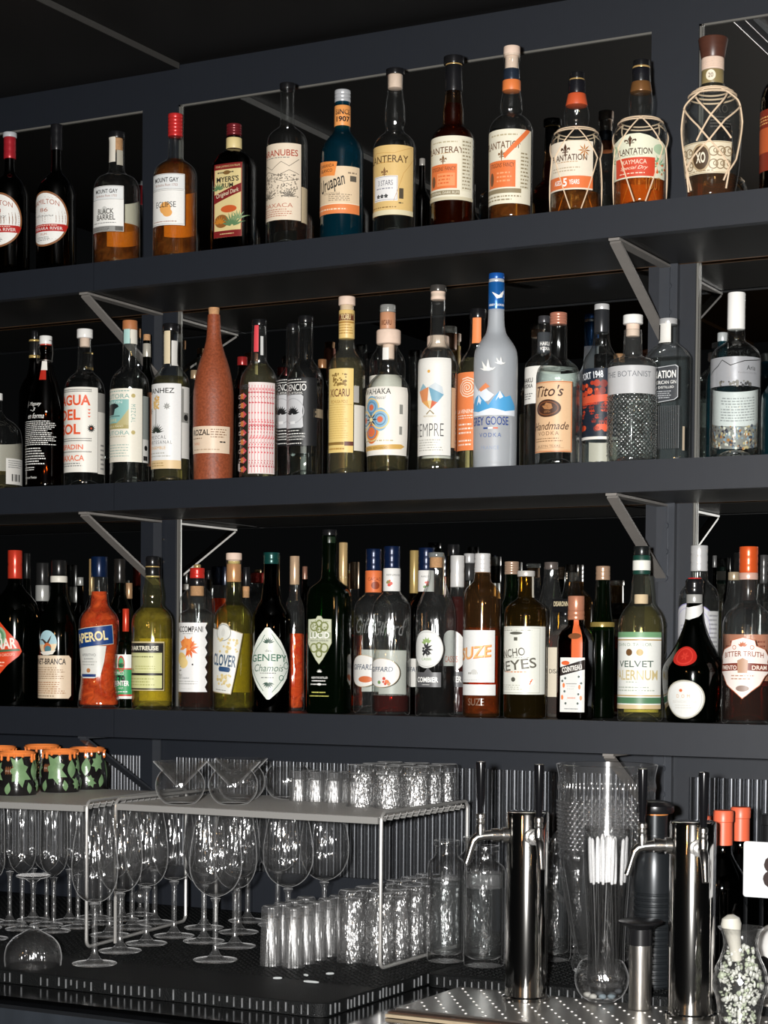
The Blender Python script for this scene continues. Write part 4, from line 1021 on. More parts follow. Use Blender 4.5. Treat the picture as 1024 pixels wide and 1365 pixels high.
b = P3(158, [(250, 21), (275, 23), (375, 25), (388, 38), (405, 58), (425, 70), (455, 73), (805, 73)], G_CLEAR, 'clear vodka bottle with dark cap and white label, half behind the copper-capped bottle', row=-.125)
b.liquid(430, L_CLEAR); b.cap('cap', 236, 264, 23, foil((.05, .05, .055))); b.cap('neck_label', 300, 382, 26, plastic((.05, .055, .06)))
b.label(335, 372, xl=140, xr=180, c=None, off=.001, art=[('t', 'HAKU', 0, .72, 1.5, .4, WHT, {'b': .02}), ('t', 'VODKA', 0, .2, 1.5, .35, WHT, {'b': .02})])
b.label(437, 580, xl=86, xr=222, c='#e3e1da', art=[('t', 'HAKU', -.65, .63, .62, .13, BLK, {'b': .02}), ('t', 'VODKA', -.65, .48, .62, .11, BLK, {'b': .02}), ('l', -.9, .1, -.3, .3, 3, GRY)])
b = P3(213, [(265, 31), (280, 33), (398, 34), (408, 44), (425, 66), (445, 79), (475, 84), (800, 85)], G_CLEAR, 'clear vodka bottle with copper cap and tan label with an oval emblem')
b.liquid(440, L_CLEAR); b.cap('cap', 224, 270, 33, foil((.50, .20, .13)), ribs=4)
b.label(447, 500, half=84, turn=20, c='#dddddb', back=True, name='back_label', off=.0003)  # pale strip put in for the white glare above the front label
b.label(497, 768, xl=130, xr=268, c='#dab58e', art=[('fr', -.99, .005, .99, .995, .012, '#c06a3a'), ('fr', -.94, .03, .94, .97, .003, '#c58a5a'), ("t", "Tito's", -.1, .865, 1.35, .16, '#43291c', {'s': .3, 'b': .01}), ('e', -.15, .62, .62, .125, '#43291c'), ('e', -.15, .62, .52, .10, '#7a4a2c'), ('e', -.15, .62, .46, .085, '#43291c'),
    ('p', [(-.42, .66), (-.3, .66), (-.2, .70), (.05, .68), (.1, .62), (-.02, .60), (-.28, .61)], '#a9764c'), ('t', '1FIFTH', -.15, .57, .28, .035, '#a9764c'), ('t', 'Handmade', -.05, .37, 1.75, .11, '#43291c', {'s': .35, 'b': .005}), ('t', 'VODKA', -.12, .265, 1.0, .055, '#7a5a40', {'sp': 1.3}), ('l', -.8, .14, .7, .21, 2, '#8a6a4c'), ('t', 'AUSTIN TEXAS', -.1, .085, 1.1, .035, '#7a5a40'), ('r', -.8, .055, .6, .06, '#8a6a4c')])
b = P3(380, [(210, 28), (300, 29), (340, 33), (368, 44), (395, 62), (425, 71), (795, 71)], G_CLEAR, 'clear spirit bottle with black capsule and dark blue-orange label, behind the embossed gin bottle', row=-.14, n='gin_bottle')
b.cap('cap', 191, 214, 29, foil((.6, .6, .6))); b.cap('capsule', 213, 302, 29.5, foil((.03, .032, .036)))
b.label(445, 718, half=84, turn=0, c='#1c2430', art=[('t', 'PORT 1948', -.14, .90, .95, .10, '#dfe3e6', {'b': .02, 'r': 5}), ('dots', -.75, .12, .8, .80, 60, .045, ['#c4442a', '#a8361f', '#d8552f', '#7a2a22']), ('p', [(-.7, .5), (.7, .54), (.7, .64), (-.7, .60)], '#cf5638'), ('l', -.7, .2, .7, .5, 6, '#1c2430'), ('r', -1, 0, 1, .04, '#e0dcd4')])
b.label(716, 790, half=50, turn=10, c='#cfc8ba', back=True)
b = P3(500, [(290, 34), (312, 35), (385, 37), (397, 50), (403, 72), (413, 86), (430, 94), (787, 94)], glass('#f9fbfa', .3, .08, haze=.02, rim=.1, key='embossed_glass', wave=.003), 'wide clear gin bottle with white stopper, embossed all over below a pale glare band', n='gin_bottle')
b.liquid(440, L_CLEAR); b.cap('stopper', 233, 268, 38, M_WHITE); b.cap('cork', 268, 315, 26, M_PALECORK)
b.label(438, 545, half=76, turn=14, c=glass((.92, .92, .93), .9, .3, 2., .75, key='glare_band'), art=[('t', 'THE BOTANIST', -.08, .70, 1.6, .2, '#6f7276')])  # white glare on the glass painted as a pale band
mb = MB(); mb.keepn = True; rr = random.Random(11)                       # raised bumps pressed into the glass wall
z0, z1 = b.z(772), b.z(548); R = 94*b.m
for j in range(26):
    zz = z0+(z1-z0)*j/25
    for i in range(34):
        a = 2*PI*i/34+(j % 2)*PI/34; q = .0021*rr.uniform(.6, 1.2); cz = zz+rr.uniform(-.001, .001)
        n0 = len(mb.v); P0 = []
        for k in range(6):
            w = 2*PI*k/6; P0.append(b.pt(a+q*math.cos(w)/R, cz+q*math.sin(w), .0001))
        P0.append(b.pt(a, cz, .0014)); mb.add(P0, [(k, (k+1) % 6, 6) for k in range(6)])
mb.build('embossed_pattern', glass('#fafcfb', .6, .2, 2., .10, key='embossed_bump', rim=.1, f0=1.9), b.root)
b = P3(636, [(262, 34), (338, 35), (350, 46), (368, 68), (385, 82), (402, 88), (778, 88)], G_CLEAR2, 'flat flask-shaped gin bottle with silver cap and dark grey plaque, before the upright', row=-.13, n='gin_bottle', flat=(.6, 4.))
b.liquid(398, L_CLEAR); b.cap('cap', 247, 270, 35, foil((.55, .55, .55))); b.wrap_strip('neck_strip', 268, 342, 604, 646, paper('#dcdad4')); b.wrap_strip('neck_strip', 272, 336, 594, 607, paper('#1d1d1f'))
b.label(432, 578, xl=560, xr=678, c='#3a3d41', shape=[(-1, .1), (-.8, 0), (.75, .08), (1, .15), (1, .95), (.8, 1), (-1, .93)], border=('#b5b7ba', .02), art=[('t', 'AVIATION', -.05, .76, 1.75, .20, WHT, {'b': .02}), ('t', 'AMERICAN GIN', .05, .55, 1.6, .09, WHT), ('t', 'DISTILLED', .2, .42, 1.0, .06, WHT), ('l', -.4, .12, .7, .34, 4, '#b5b7ba')])
mb = MB(); mb.keepn = True
b.label(588, 752, xl=560, xr=690, c=None, art=[('r', -1+.11*i, 0, -1+.11*i+.035, 1, plastic((.10, .105, .11))) for i in range(18)], printed='fluted_ribs')
b.label(668, 760, xl=692, xr=718, c='#b5a58e', name='side_label')
b = P3(898, [(288, 32), (332, 36), (345, 52), (362, 76), (382, 90), (405, 95), (768, 95)], G_CLEAR, 'clear gin bottle with tall white cap, silver band and pebbles showing at the base', n='gin_bottle')
b.liquid(400, L_CLEAR); b.cap('cap', 146, 290, 34, M_WHITE, ribs=0, bev=.002); b.label(228, 278, xl=868, xr=934, c=None, off=.0012, art=[('line', [(-.9, .1), (-.6, .5), (-.4, .95), (-.3, .3), (-.1, .55), (0, .3), (.5, .5), (1, .55)], .05, BLK)], printed='lettering')
b.label(405, 516, half=80, turn=14, c=foil((.42, .43, .45)), art=[('line', [(-.9, .45), (-.5, .7), (-.35, .9), (-.1, .7), (.3, .85), (.7, .9), (.95, .95)], .03, BLK), ('t', 'Aria', .52, .62, .3, .16, BLK), ('t', 'Portland Dry Gin', .42, .44, .6, .08, '#6d6d70'), ('dots', -.5, .0, .5, .16, 26, .05, ['#3c3c3e', '#6d6a60'])])
b.label(516, 655, half=84, turn=20, c='#dedede', back=True, off=-.003, art=[('l', -.7, .15, .5, .85, 9, '#9a9a9c')])
b.label(650, 738, half=84, turn=20, c='#8d8a86', back=True, off=-.003, name='back_label', art=[('dots', -1, 0, 1, 1, 190, .06, ['#c9b48a', '#4b4f60', '#8fa3b5', '#e2ddd2', '#b5793c', '#3b3540'])])
G_TEAL = glass((.06, .30, .38), .5, .05, haze=.06, key='teal_glass')
b = P3(846, [(320, 18), (400, 20), (440, 42), (470, 56), (500, 60), (775, 60)], G_TEAL, 'teal glass gin bottle mostly hidden behind the white-capped gin bottle', row=-.115, n='gin_bottle'); b.cap('cap', 300, 335, 20, foil((.5, .53, .53)))
b = P3(1075, [(380, 30), (440, 34), (500, 52), (545, 74), (600, 76), (765, 76)], G_TEAL, 'teal glass gin bottle cut off by the right edge of the middle shelf', n='gin_bottle'); b.cap('cap', 340, 384, 34, foil((.5, .53, .53)))
# second row, mostly hidden
for (cr, xc, yt, hw, capc, g, lab) in (('B1', 944, 310, 20, (.32, .02, .02), G_BROWN, 'dark bottle with red cap behind the lattice-print bottle'), ('B1', 758, 362, 16, (.35, .25, .15), G_CLEAR, 'short bottle with brassy cap in the gap beside the terracotta bottle'),
        ('B2', 330, 330, 16, (.3, .14, .06), G_DARK, 'small dark bottle with orange-brown cap between the twin mezcals and the yellow label'), ('B3', 448, 382, 22, (.35, .2, .1), G_CLEAR, 'low clear bottle glimpsed behind the embossed gin bottle')):
    b = S('liquor_bottle', lab, cr, xc, -.07, [(yt+30, hw*.9), (yt+70, hw), (yt+110, hw*1.7), (yt+140, hw*1.9), (790 if cr != 'B2' else 745, hw*1.9)], g); b.cap('cap', yt, yt+34, hw, foil(capc))
# ------------------------------------------------------------------ lowest shelf (liqueurs)
def C(nm, label, crop, xc, row, pts, g, **k): return S(nm, label, crop, xc, row, pts, g, sh=Z3, grp=LOWG, **k)
b = C('amaro_bottle', 'dark green bottle with red capsule and orange-red diamond label, leftmost on the lowest shelf', 'C1', 58, -.2,
    [(265, 27), (285, 28), (310, 40), (340, 66), (370, 86), (400, 94), (440, 96), (765, 96)], G_DKGREEN)
b.cap('capsule', 157, 268, 28, foil((.62, .045, .02)), ribs=2); b.label(212, 256, xl=52, xr=82, c='#e8e6e2', shape='oval', off=.0014, name='emblem', art=[('e', 0, .62, .6, .3, '#2c2a2a'), ('e', 0, .72, .5, .16, '#c03a28'), ('e', .1, .35, .4, .2, '#5a5450')])
b.label(415, 662, half=64, turn=-9, c='#d8441f', shape=[(-1, .45), (-.5, .72), (0, 1), (.5, .76), (.86, .60), (1, .45), (.9, .38), (.5, .24), (.2, .10), (0, 0), (-.2, .1), (-.5, .24)], art=[
    ('e', .02, .68, .42, .17, '#8fb08a'), ('e', .02, .68, .34, .13, '#5f8f66'), ('ring', .02, .68, .10, .02, '#dfe6d6'), ('t', 'CYNAR', .18, .56, 1.25, .17, '#ece6da', {'b': .03, 'r': 5}), ('p', [(-.9, .40), (.95, .46), (.9, .49), (-.9, .44)], '#3f6b48'), ('t', 'APERITIVO A BASE DI CARCIOFO', .05, .385, 1.4, .045, '#f3c8ae', {'r': 4}), ('l', -.3, .2, .4, .30, 2, '#f3c8ae')])
b = C('amaro_bottle', 'dark green bottle with black and white capsule just behind the red-capsuled bottle', 'C1', 104, -.118, [(265, 13), (330, 17), (380, 40), (420, 46), (760, 46)], G_DKGREEN)
b.cap('capsule', 168, 268, 14, foil((.012, .012, .012))); b.label(220, 262, xl=94, xr=114, c='#d8d6d2', shape='oval', off=.001, name='emblem', art=[('e', 0, .65, .6, .25, '#c03a28')])
b = C('liqueur_bottle', 'dark bottle with silver-grey collar in second row, left of the black-capped bitter bottle', 'C1', 165, -.045, [(300, 23), (355, 26), (400, 40), (760, 46)], G_DARK)
b.cap('capsule', 206, 294, 25, foil((.02, .02, .02))); b.cap('collar', 293, 356, 27, foil((.42, .42, .40)))
b = C('amaro_bottle', 'black-capped dark green bitter bottle with round eagle label above cream text label', 'C1', 229, -.2,
    [(252, 29), (285, 31), (335, 34), (360, 42), (390, 56), (420, 68), (460, 77), (500, 79), (765, 79)], G_DKGREEN)
b.cap('capsule', 194, 258, 30, foil((.012, .012, .012)), bev=.003); b.cap('neck_label', 257, 283, 33, paper('#d8d4c8'))
b.label(470, 566, xl=158, xr=222, c='#a9cbd2', shape='oval', art=[('p', [(-1, .42), (1, .46), (.8, .2), (0, 0), (-.8, .2)], '#e9d2ac'), ('p', [(-.9, .62), (-.5, .66), (0, .52), (.5, .82), (.35, .62), (.1, .40), (-.2, .44), (-.5, .58)], '#40302a'), ('e', .05, .30, .42, .2, '#c46a3a'), ('e', .1, .24, .36, .14, '#4f7f8a'), ('p', [(-.9, .12), (.9, .2), (.6, .04), (-.4, .0)], '#e8e2d6')])
b.label(567, 733, xr=276, turn=1, c='#ddc9ae', shape=[(-1, 0), (.9, 0), (1, .07), (1, .93), (.9, 1), (-1, 1)], art=[('t', 'FERNET-BRANCA', -.03, .86, 1.62, .14, '#2a2320', {'b': .02}), ('l', -.8, .44, .8, .74, 6, '#9a7a5c'), ('l', -.8, .1, .85, .40, 6, '#a8764c'), ('l', -.6, .03, .6, .08, 1, '#6d5a48')])
b = C('liqueur_bottle', 'slim dark bottle with grey-topped cap in the gap left of the orange-red aperitif', 'C1', 312, -.075, [(290, 12), (360, 13), (410, 26), (760, 33)], G_DARK); b.cap('cap', 262, 295, 13, foil((.3, .3, .28)))
b = C('aperitif_bottle', 'bright orange-red aperitif bottle with navy cap and tilted blue label', 'C1', 386, -.2,
    [(258, 31), (275, 33), (330, 35), (368, 39), (385, 50), (405, 66), (430, 76), (470, 78), (540, 74), (620, 69), (660, 70), (710, 76), (765, 81)], G_CLEAR2)
b.liquid(318, L_ORANGE); b.cap('cap', 182, 262, 32, foil((.004, .014, .05)))
b.label(236, 258, xl=360, xr=420, c=None, off=.0012, art=[('t', 'BARBIERI', 0, .5, 1.7, .7, '#d3b06a', {'b': .02})], printed='lettering')
b.label(525, 660, half=58, turn=16, c='#f0e0c8', back=True)
b.label(530, 655, xr=412, turn=2, c='#d9d9d2', shape=[(-.75, .08), (-.4, 0), (.35, 0), (.7, .08), (.9, .5), (1, 1), (-1, 1)], off=.0005, art=[('t', 'APERITIVO', 0, .72, .9, .08, GRY), ('t', 'BARBIERI', 0, .60, .6, .05, GRY), ('l', -.5, .38, .5, .55, 2, '#a9a9a2'), ('c', 0, .24, .07, '#b57a4a'), ('r', -.55, .04, .45, .13, '#17356f')])
b.label(458, 534, xr=440, turn=8, c='#123a78', tilt=7, off=.0007, border=('#cfc8b4', .03), art=[('t', 'APEROL', .02, .5, 1.45, .5, '#ead9a0', {'b': .03})])
b = C('aperitif_bottle', 'bottle with gold foil neck peeking out left of the navy-capped aperitif', 'C1', 357, -.095, [(190, 8), (330, 10), (390, 26), (760, 32)], G_DARK); b.cap('foil_neck', 190, 345, 10.5, foil((.42, .28, .12)))
b = C('liqueur_bottle', 'dark green bottle with black capsule standing behind, between navy-capped and yellow bottles', 'C1', 466, -.075, [(280, 22), (330, 24), (370, 40), (410, 54), (760, 58)], G_DKGREEN)
b.cap('capsule', 190, 285, 23, foil((.02, .018, .016)), ribs=2)
b = C('liqueur_bottle', 'slim dark bottle with cork-coloured cap behind the yellow liqueur bottle', 'C1', 502, -.03, [(340, 12), (370, 14), (400, 20), (760, 22)], G_DARK); b.cap('cap', 284, 346, 14, foil((.42, .25, .13)))
b = C('liqueur_bottle', 'short bottle with green and white label wedged between orange-red and yellow bottles', 'C1', 490, -.15, [(470, 12), (505, 20), (520, 36), (545, 40), (765, 40)], G_GREEN)
b.cap('cap', 384, 475, 13, foil((.62, .05, .02)))
b.label(563, 735, half=85, turn=10, c='#e3e6df', art=[('r', -1, .10, 1, .66, '#2f9a5c'), ('e', -.0, .78, .25, .19, '#c23a2c'), ('e', -.0, .78, .19, .15, '#4fae78'), ('star', .0, .70, .12, 5, 50, 130, .03, '#1d5a38'), ('r', -1, .66, 1, .69, '#c23a2c'), ('t', 'UNICO', -.1, .58, .6, .08, '#e3e6df', {'b': .02}), ('t', '79', 0, .42, .55, .22, BLK, {'b': .03}), ('t', 'CENTER', -.02, .35, 1.1, .12, WHT, {'b': .04}), ('t', 'RHUM', 0, .24, .3, .05, WHT), ('r', -1, .06, 1, .10, '#c23a2c'), ('l', -.5, .13, .5, .19, 1, WHT)])
b = C('liqueur_bottle', 'pale yellow liqueur bottle with black gold-ringed cap and framed green-yellow label', 'C1', 594, -.2,
    [(258, 29), (275, 30), (310, 36), (340, 39), (362, 36), (375, 42), (392, 60), (412, 73), (440, 79), (772, 79)], glass((.93, .92, .66), .3, .07, haze=.01, rim=.1, key='yellow_glass'))
b.liquid(382, L_GOLD); b.cap('cap', 180, 222, 27, M_BLACK, bev=.003); b.cap('gold_ring', 219, 224, 28.5, foil((.5, .35, .14))); b.cap('capsule', 223, 258, 28.5, foil((.012, .012, .012))); b.cap('gold_ring', 256, 263, 29, foil((.6, .48, .28)))
b.label(513, 703, xr=640, turn=7, c='#c9b98a', art=[('r', -1, .02, .96, .97, '#2a2620'), ('r', -1, .79, .93, .94, '#1a1a1a'), ('t', 'CHARTREUSE', -.10, .865, 1.62, .09, '#e8e2cc', {'b': .03}), ('r', -1, .36, .88, .77, '#d3d39a'), ('fr', -1, .38, .85, .75, .006, '#9aa060'), ('l', -.8, .66, .6, .72, 1, '#7a7a4a'), ('t', '40%', -.6, .42, .2, .05, '#5a5a34'), ('l', -.4, .42, .6, .52, 2, '#b0b06e'), ('r', -1, .05, .88, .31, '#cfcf92'), ('l', -.8, .09, .7, .27, 3, '#a9a96a')])
b.label(500, 745, half=60, turn=14, c='#d9c878', back=True)
b = C('aperitif_bottle', 'clear bottle with black-topped cork and white label with a wavy right edge', 'C1', 768, -.2,
    [(290, 30), (300, 31), (382, 32), (392, 46), (402, 62), (418, 70), (775, 71)], G_CLEAR2)
b.liquid(568, L_DEEP); b.cap('stopper', 266, 297, 33, M_BLACK); b.cap('cork', 295, 335, 27, M_CORK)
wav = [(-1, 0)]+[(.93+.07*math.cos(i*PI), i/14) for i in range(15)]+[(-1, 1)]
b.label(440, 708, xr=808, turn=8, c='#e3e2e0', shape=wav, art=[('t', 'ACCOMPANI', -.06, .905, 1.6, .085, BLK, {'b': .015}), ('l', -.4, .83, .2, .85, 1, GRY), ('e', -.15, .70, .38, .07, '#e07a3f'), ('star', -.1, .66, .16, 7, -80, 200, .03, '#e89048'), ('star', .05, .62, .14, 5, -120, 60, .022, '#d8662f'), ('e', -.5, .48, .34, .09, '#e3c278'), ('e', -.35, .42, .3, .08, '#e8cc8a'), ('dots', -.8, .30, .3, .42, 4, .012, [BLK]), ('t', 'Mari', -.6, .245, .35, .045, GRY), ('t', 'Gold Liqueur', -.35, .20, .8, .04, GRY), ('l', -.8, .10, .5, .17, 2, '#a9a9a6'), ('l', -.5, .03, .2, .06, 1, '#c9c9c6')])
b = C('liqueur_bottle', 'clear bottle with bright red screw cap standing behind the wavy-label bottle', 'C1', 768, -.105, [(262, 28), (300, 29), (318, 48), (340, 64), (365, 69), (770, 69)], G_CLEAR2)
b.liquid(500, L_RED); b.cap('screw_cap', 226, 268, 29, foil((.62, .03, .02)), ribs=2); b.cap('brass_top', 212, 227, 14, foil((.4, .28, .12)))
b = C('liqueur_bottle', 'slim bottle with black glinting cap in second row, right of the red screw cap', 'C1', 812, -.04, [(265, 7), (330, 8), (380, 16), (760, 18)], G_DARK); b.cap('cap', 234, 272, 7.5, M_BLACK)
b = C('liqueur_bottle', 'yellow-green liqueur bottle with cream stopper, copper neck foil and tilted ornate white label', 'C1', 911, -.2,
    [(200, 29), (212, 27), (280, 28), (355, 31), (368, 42), (388, 62), (410, 73), (440, 78), (600, 79), (778, 78)], glass((.90, .90, .62), .3, .07, haze=.01, rim=.1, key='olive_glass'))
b.liquid(372, liq('olive_liqueur', (.93, .90, .52), .10, (.40, .34, .06))); b.cap('stopper', 167, 196, 31, M_PALECORK, bev=.002); b.cap('stopper_neck', 195, 212, 24, M_PALECORK); b.cap('glass_lip', 196, 209, 30, G_CLEAR); b.cap('foil_neck', 210, 281, 28.6, foil((.52, .27, .12)))
b.label(440, 713, xr=938, turn=-4, c='#d9d9d2', tilt=-6, shape=[(-1, 0), (.72, 0), (.84, .35), (1, .88), (.3, .92), (.25, .97), (.1, 1), (-.15, 1), (-.3, .96), (-.35, .90), (-1, .90)], border=('#a99a78', .012), art=[('ring', -.02, .86, .12, .012, '#8f8f88'), ('e', -.02, .86, .10, .06, '#c9c9c2'), ('t', 'CLOVER', .12, .47, 1.35, .17, '#34506a', {'b': .025}), ('p', [(-.05, .31), (.5, .31), (.56, .345), (.5, .38), (-.05, .38), (-.1, .345)], '#2a4a72'), ('dots', -.3, .58, .8, .78, 22, .02, ['#d3bf8a', '#c9b47a']), ('dots', -.2, .10, .6, .28, 24, .02, ['#d3bf8a', '#c9b47a']), ('l', -.2, .035, .5, .06, 1, GRY)])
b.label(480, 712, half=44, turn=22, c='#b8a850', back=True)
b = C('liqueur_bottle', 'slim corked bottle with black top behind the copper-necked yellow-green bottle', 'C1', 958, -.085, [(290, 14), (345, 15), (380, 22), (420, 34), (760, 36)], G_CLEAR); b.cap('stopper', 222, 298, 16, M_BLACK); b.cap('cork', 297, 342, 14.5, M_CORK)
D = lambda xc, pts, g, label, row=-.2, n='liqueur_bottle', **k: C(n, label, 'C2', xc, row, pts, g, **k)
b = D(92, [(175, 30), (190, 31), (260, 33), (320, 40), (345, 54), (372, 68), (400, 74), (440, 75), (752, 75)], G_DARK, 'near-black bottle with teal cap and white diamond-shaped leaf label')
b.cap('cap', 136, 182, 32, foil((.006, .055, .048)), ribs=2)
b.label(430, 708, xl=18, xr=160, c='#d9ddd4', shape=[(-1, .5), (-.82, .66), (-.45, .86), (-.12, 1), (.05, 1), (.5, .82), (.85, .62), (1, .47), (.85, .30), (.45, .12), (.05, 0), (-.05, 0), (-.45, .16), (-.85, .36)], art=[
    ('t', 'GENEPY', 0, .565, 1.65, .10, '#3d6a55', {'a': .02, 'b': .012}), ('t', 'des', 0, .68, .25, .035, GRY), ('t', 'Chamois', .0, .44, 1.3, .10, '#4d6a5a', {'s': .3}), ('l', -.35, .35, .35, .385, 1, GRY), ('l', -.3, .29, .3, .32, 1, GRY), ('star', 0, .78, .09, 7, 20, 160, .012, '#2c4a3c'), ('star', 0, .24, .09, 7, 200, 340, .012, '#2c4a3c'),
    ('line', [(-.9, .5), (-.6, .68), (-.3, .8), (-.15, .9)], .008, '#3d6a55'), ('line', [(.9, .48), (.6, .68), (.3, .82), (.12, .92)], .008, '#3d6a55'), ('line', [(-.8, .42), (-.5, .26), (-.2, .12)], .008, '#3d6a55'), ('line', [(.85, .40), (.5, .24), (.15, .1)], .008, '#3d6a55'), ('ring', .8, .47, .05, .01, '#3d6a55'), ('ring', .55, .30, .04, .01, '#3d6a55')])
b = D(182, [(255, 18), (300, 20), (330, 30), (370, 38), (750, 40)], G_CLEAR2, 'bottle of orange liqueur with gold foil neck behind the diamond-label bottle', row=-.11)
b.liquid(452, L_ORANGE); b.cap('foil_neck', 150, 262, 19, foil((.55, .38, .24))); b.label(455, 700, half=60, turn=15, c='#e07a3a', back=True)
b = D(222, [(240, 10), (290, 11), (330, 22), (745, 25)], G_DARK, 'slim dark bottle in the back row just left of the tall green bottle', row=-.04); b.cap('cap', 190, 262, 10, foil((.25, .12, .08)))
b = D(318, [(70, 28), (90, 29), (200, 29), (238, 33), (255, 48), (272, 70), (288, 82), (310, 87), (755, 87)], G_GREEN, 'tall bright green bottle with black stopper and ornate shield label', flat=(.72, 3.4))
b.liquid(250, liq('green_absinthe', (.25, .55, .22), .02)); b.cap('stopper', 47, 76, 28, M_BLACK); b.wrap_strip('neck_strip', 76, 100, 310, 340, plastic((.01, .02, .01)))
b.label(384, 573, xl=233, xr=328, c='#c9ccb4', shape=[(-1, .44), (-.98, .93), (-.3, .94), (-.15, 1), (.15, 1), (.3, .94), (.98, .93), (1, .44), (.7, .28), (.3, .1), (0, 0), (-.3, .1), (-.7, .28)], border=('#8a9070', .01), art=[('r', -.97, .53, .97, .66, '#9aa284'), ('t', 'LUCID', 0, .60, 1.65, .13, '#f0f0e6', {'b': .035}), ('t', 'ABSINTHE SUPERIEURE', 0, .49, 1.5, .04, '#4a5238')]+
    [('ring', sx*.42, v, .10, .03, '#7d8450') for sx in (-1, 1) for v in (.78, .34)]+[('ring', 0, v, .08, .03, '#7d8450') for v in (.84, .72, .38, .22)]+[('dots', -.7, .70, .7, .9, 40, .012, ['#6d7444', '#7d8450'])])
b.label(588, 700, xl=240, xr=325, c=None, art=[('star', 0, .86, .12, 5, 20, 160, .02, WHT), ('t', 'ABSINTHE DISTILLED', 0, .68, 1.5, .07, WHT, {'b': .01}), ('l', -.7, .52, .7, .62, 1, WHT), ('l', -.8, .4, .8, .5, 1, WHT), ('e', 0, .45, .2, .04, WHT), ('l', -.7, .12, .7, .22, 1, '#c9c46a'), ('l', -.9, .0, .9, .09, 1, '#c9c46a')])
b = D(371, [(225, 14), (265, 17), (310, 32), (750, 36)], G_CLEAR, 'bottle with long cream and gold foil neck behind the tall green bottle', row=-.095)
b.cap('foil_neck', 97, 268, 17, foil((.52, .36, .17))); b.label(150, 235, xl=358, xr=384, c='#d8c8a4', off=.0012, name='neck_label', art=[('dots', -.6, .3, .6, .8, 10, .06, ['#b8443a'])]); b.label(540, 740, half=70, c='#b58a4a', back=True)
GIF = lambda w: [('t', 'GIFFARD', -.05, .62, 1.35, .17, '#4f5a6a', {'b': .012, 's': .15})]
b = D(490, [(205, 30), (292, 32), (303, 40), (322, 60), (345, 72), (380, 75), (752, 75)], G_CLEAR2, 'clear liqueur bottle with navy cap and orange neck label, left of its white-necked twin', row=-.125)
b.cap('cap', 122, 208, 31, foil((.004, .012, .045)), ribs=3); b.cap('neck_label', 207, 293, 33, paper('#d9713f')); b.label(212, 288, xl=466, xr=518, c=None, off=.0012, art=[('t', 'CACAO', .0, .62, 1.6, .16, '#7a2f18'), ('e', .1, .3, .5, .2, '#8a3a1c')])
b.label(172, 200, xl=470, xr=522, c=None, off=.0012, art=[('t', 'Giffard', 0, .5, 1.7, .8, '#d8bd78', {'s': .3})], printed='lettering')
b.label(535, 660, half=55, turn=-3, c='#dedcd6', shape='oval', border=('#b9a98c', .02), art=GIF(1)+[('e', .15, .24, .42, .10, '#c96a3c')])
b.label(515, 680, half=50, turn=14, c='#cfcdc6', back=True); b.label(390, 455, half=60, turn=20, c=None, art=[('t', 'Giffard', 0, .5, 1.7, .9, glass('#f4f6f4', .6, .2, 2., .2, key='moulded_glass'), {'s': .4})], printed='embossed_letters')
b = D(561, [(195, 31), (288, 33), (298, 40), (318, 58), (342, 71), (375, 75), (763, 75)], G_CLEAR2, 'clear liqueur bottle with navy cap, white neck label and oval label above pink liqueur')
b.liquid(692, L_RED); b.cap('cap', 112, 200, 32, foil((.004, .012, .045)), ribs=3); b.cap('neck_label', 198, 288, 34, paper('#dcdad6')); b.label(202, 284, xl=532, xr=592, c=None, off=.0012, art=[('t', 'PAMPLEMOUSSE', .1, .72, 1.4, .10, GRY), ('dots', -.55, .2, .1, .5, 7, .07, ['#c94a3a', '#d8603f', '#6f8f5a'])])
b.label(165, 196, xl=534, xr=592, c=None, off=.0012, art=[('t', 'Giffard', .2, .5, 1.5, .8, '#d8bd78', {'s': .3})], printed='lettering')
b.label(548, 662, half=57, turn=-2, c='#e2e0dc', shape='oval', border=('#b9a98c', .02), art=GIF(1)+[('dots', -.2, .12, .5, .32, 9, .06, ['#c9503c', '#d8703f', '#6f8f5a'])])
b.label(517, 690, half=46, turn=22, c='#c9c7c0', back=True); b.label(400, 465, half=60, turn=20, c=None, art=[('t', 'Giffard', 0, .5, 1.7, .9, glass('#f4f6f4', .6, .2, 2., .2, key='moulded_glass'), {'s': .4})], printed='embossed_letters')
b = D(648, [(290, 16), (320, 24), (350, 40), (745, 44)], G_DARK, 'dark bottle with gold foil neck behind, between the navy caps', row=-.05); b.cap('foil_neck', 128, 296, 18, foil((.42, .30, .11)))
b = D(695, [(205, 30), (290, 31), (305, 42), (330, 62), (370, 70), (750, 70)], G_BROWN, 'dark liqueur bottle with navy cap and white berry neck label, behind the conical stoppered bottle', row=-.125)
b.cap('cap', 118, 208, 31, foil((.004, .012, .045)), ribs=3); b.cap('neck_label', 206, 290, 32, paper('#dcdad6')); b.label(212, 286, xl=672, xr=712, c=None, off=.0012, art=[('t', 'FRAMBOISE', 0, .74, 1.4, .10, GRY), ('dots', -.3, .2, .6, .5, 6, .07, ['#c94a3a', '#6f8f5a'])])
b.label(550, 660, half=62, turn=-16, c='#dedcd6', shape='oval', art=GIF(1))
b = D(734, [(152, 27), (170, 28), (235, 31), (270, 42), (320, 62), (360, 74), (400, 77), (765, 77)], G_CLEAR2, 'clear conical-shouldered bottle with glass-topped cork, oval label and black liqueur below')
b.liquid(578, L_BLACK); b.cap('glass_top', 136, 156, 31, glass('#f0f4f2', .5, .08, haze=.15, key='glass_stopper')); b.cap('cork', 154, 196, 26, M_CORK)
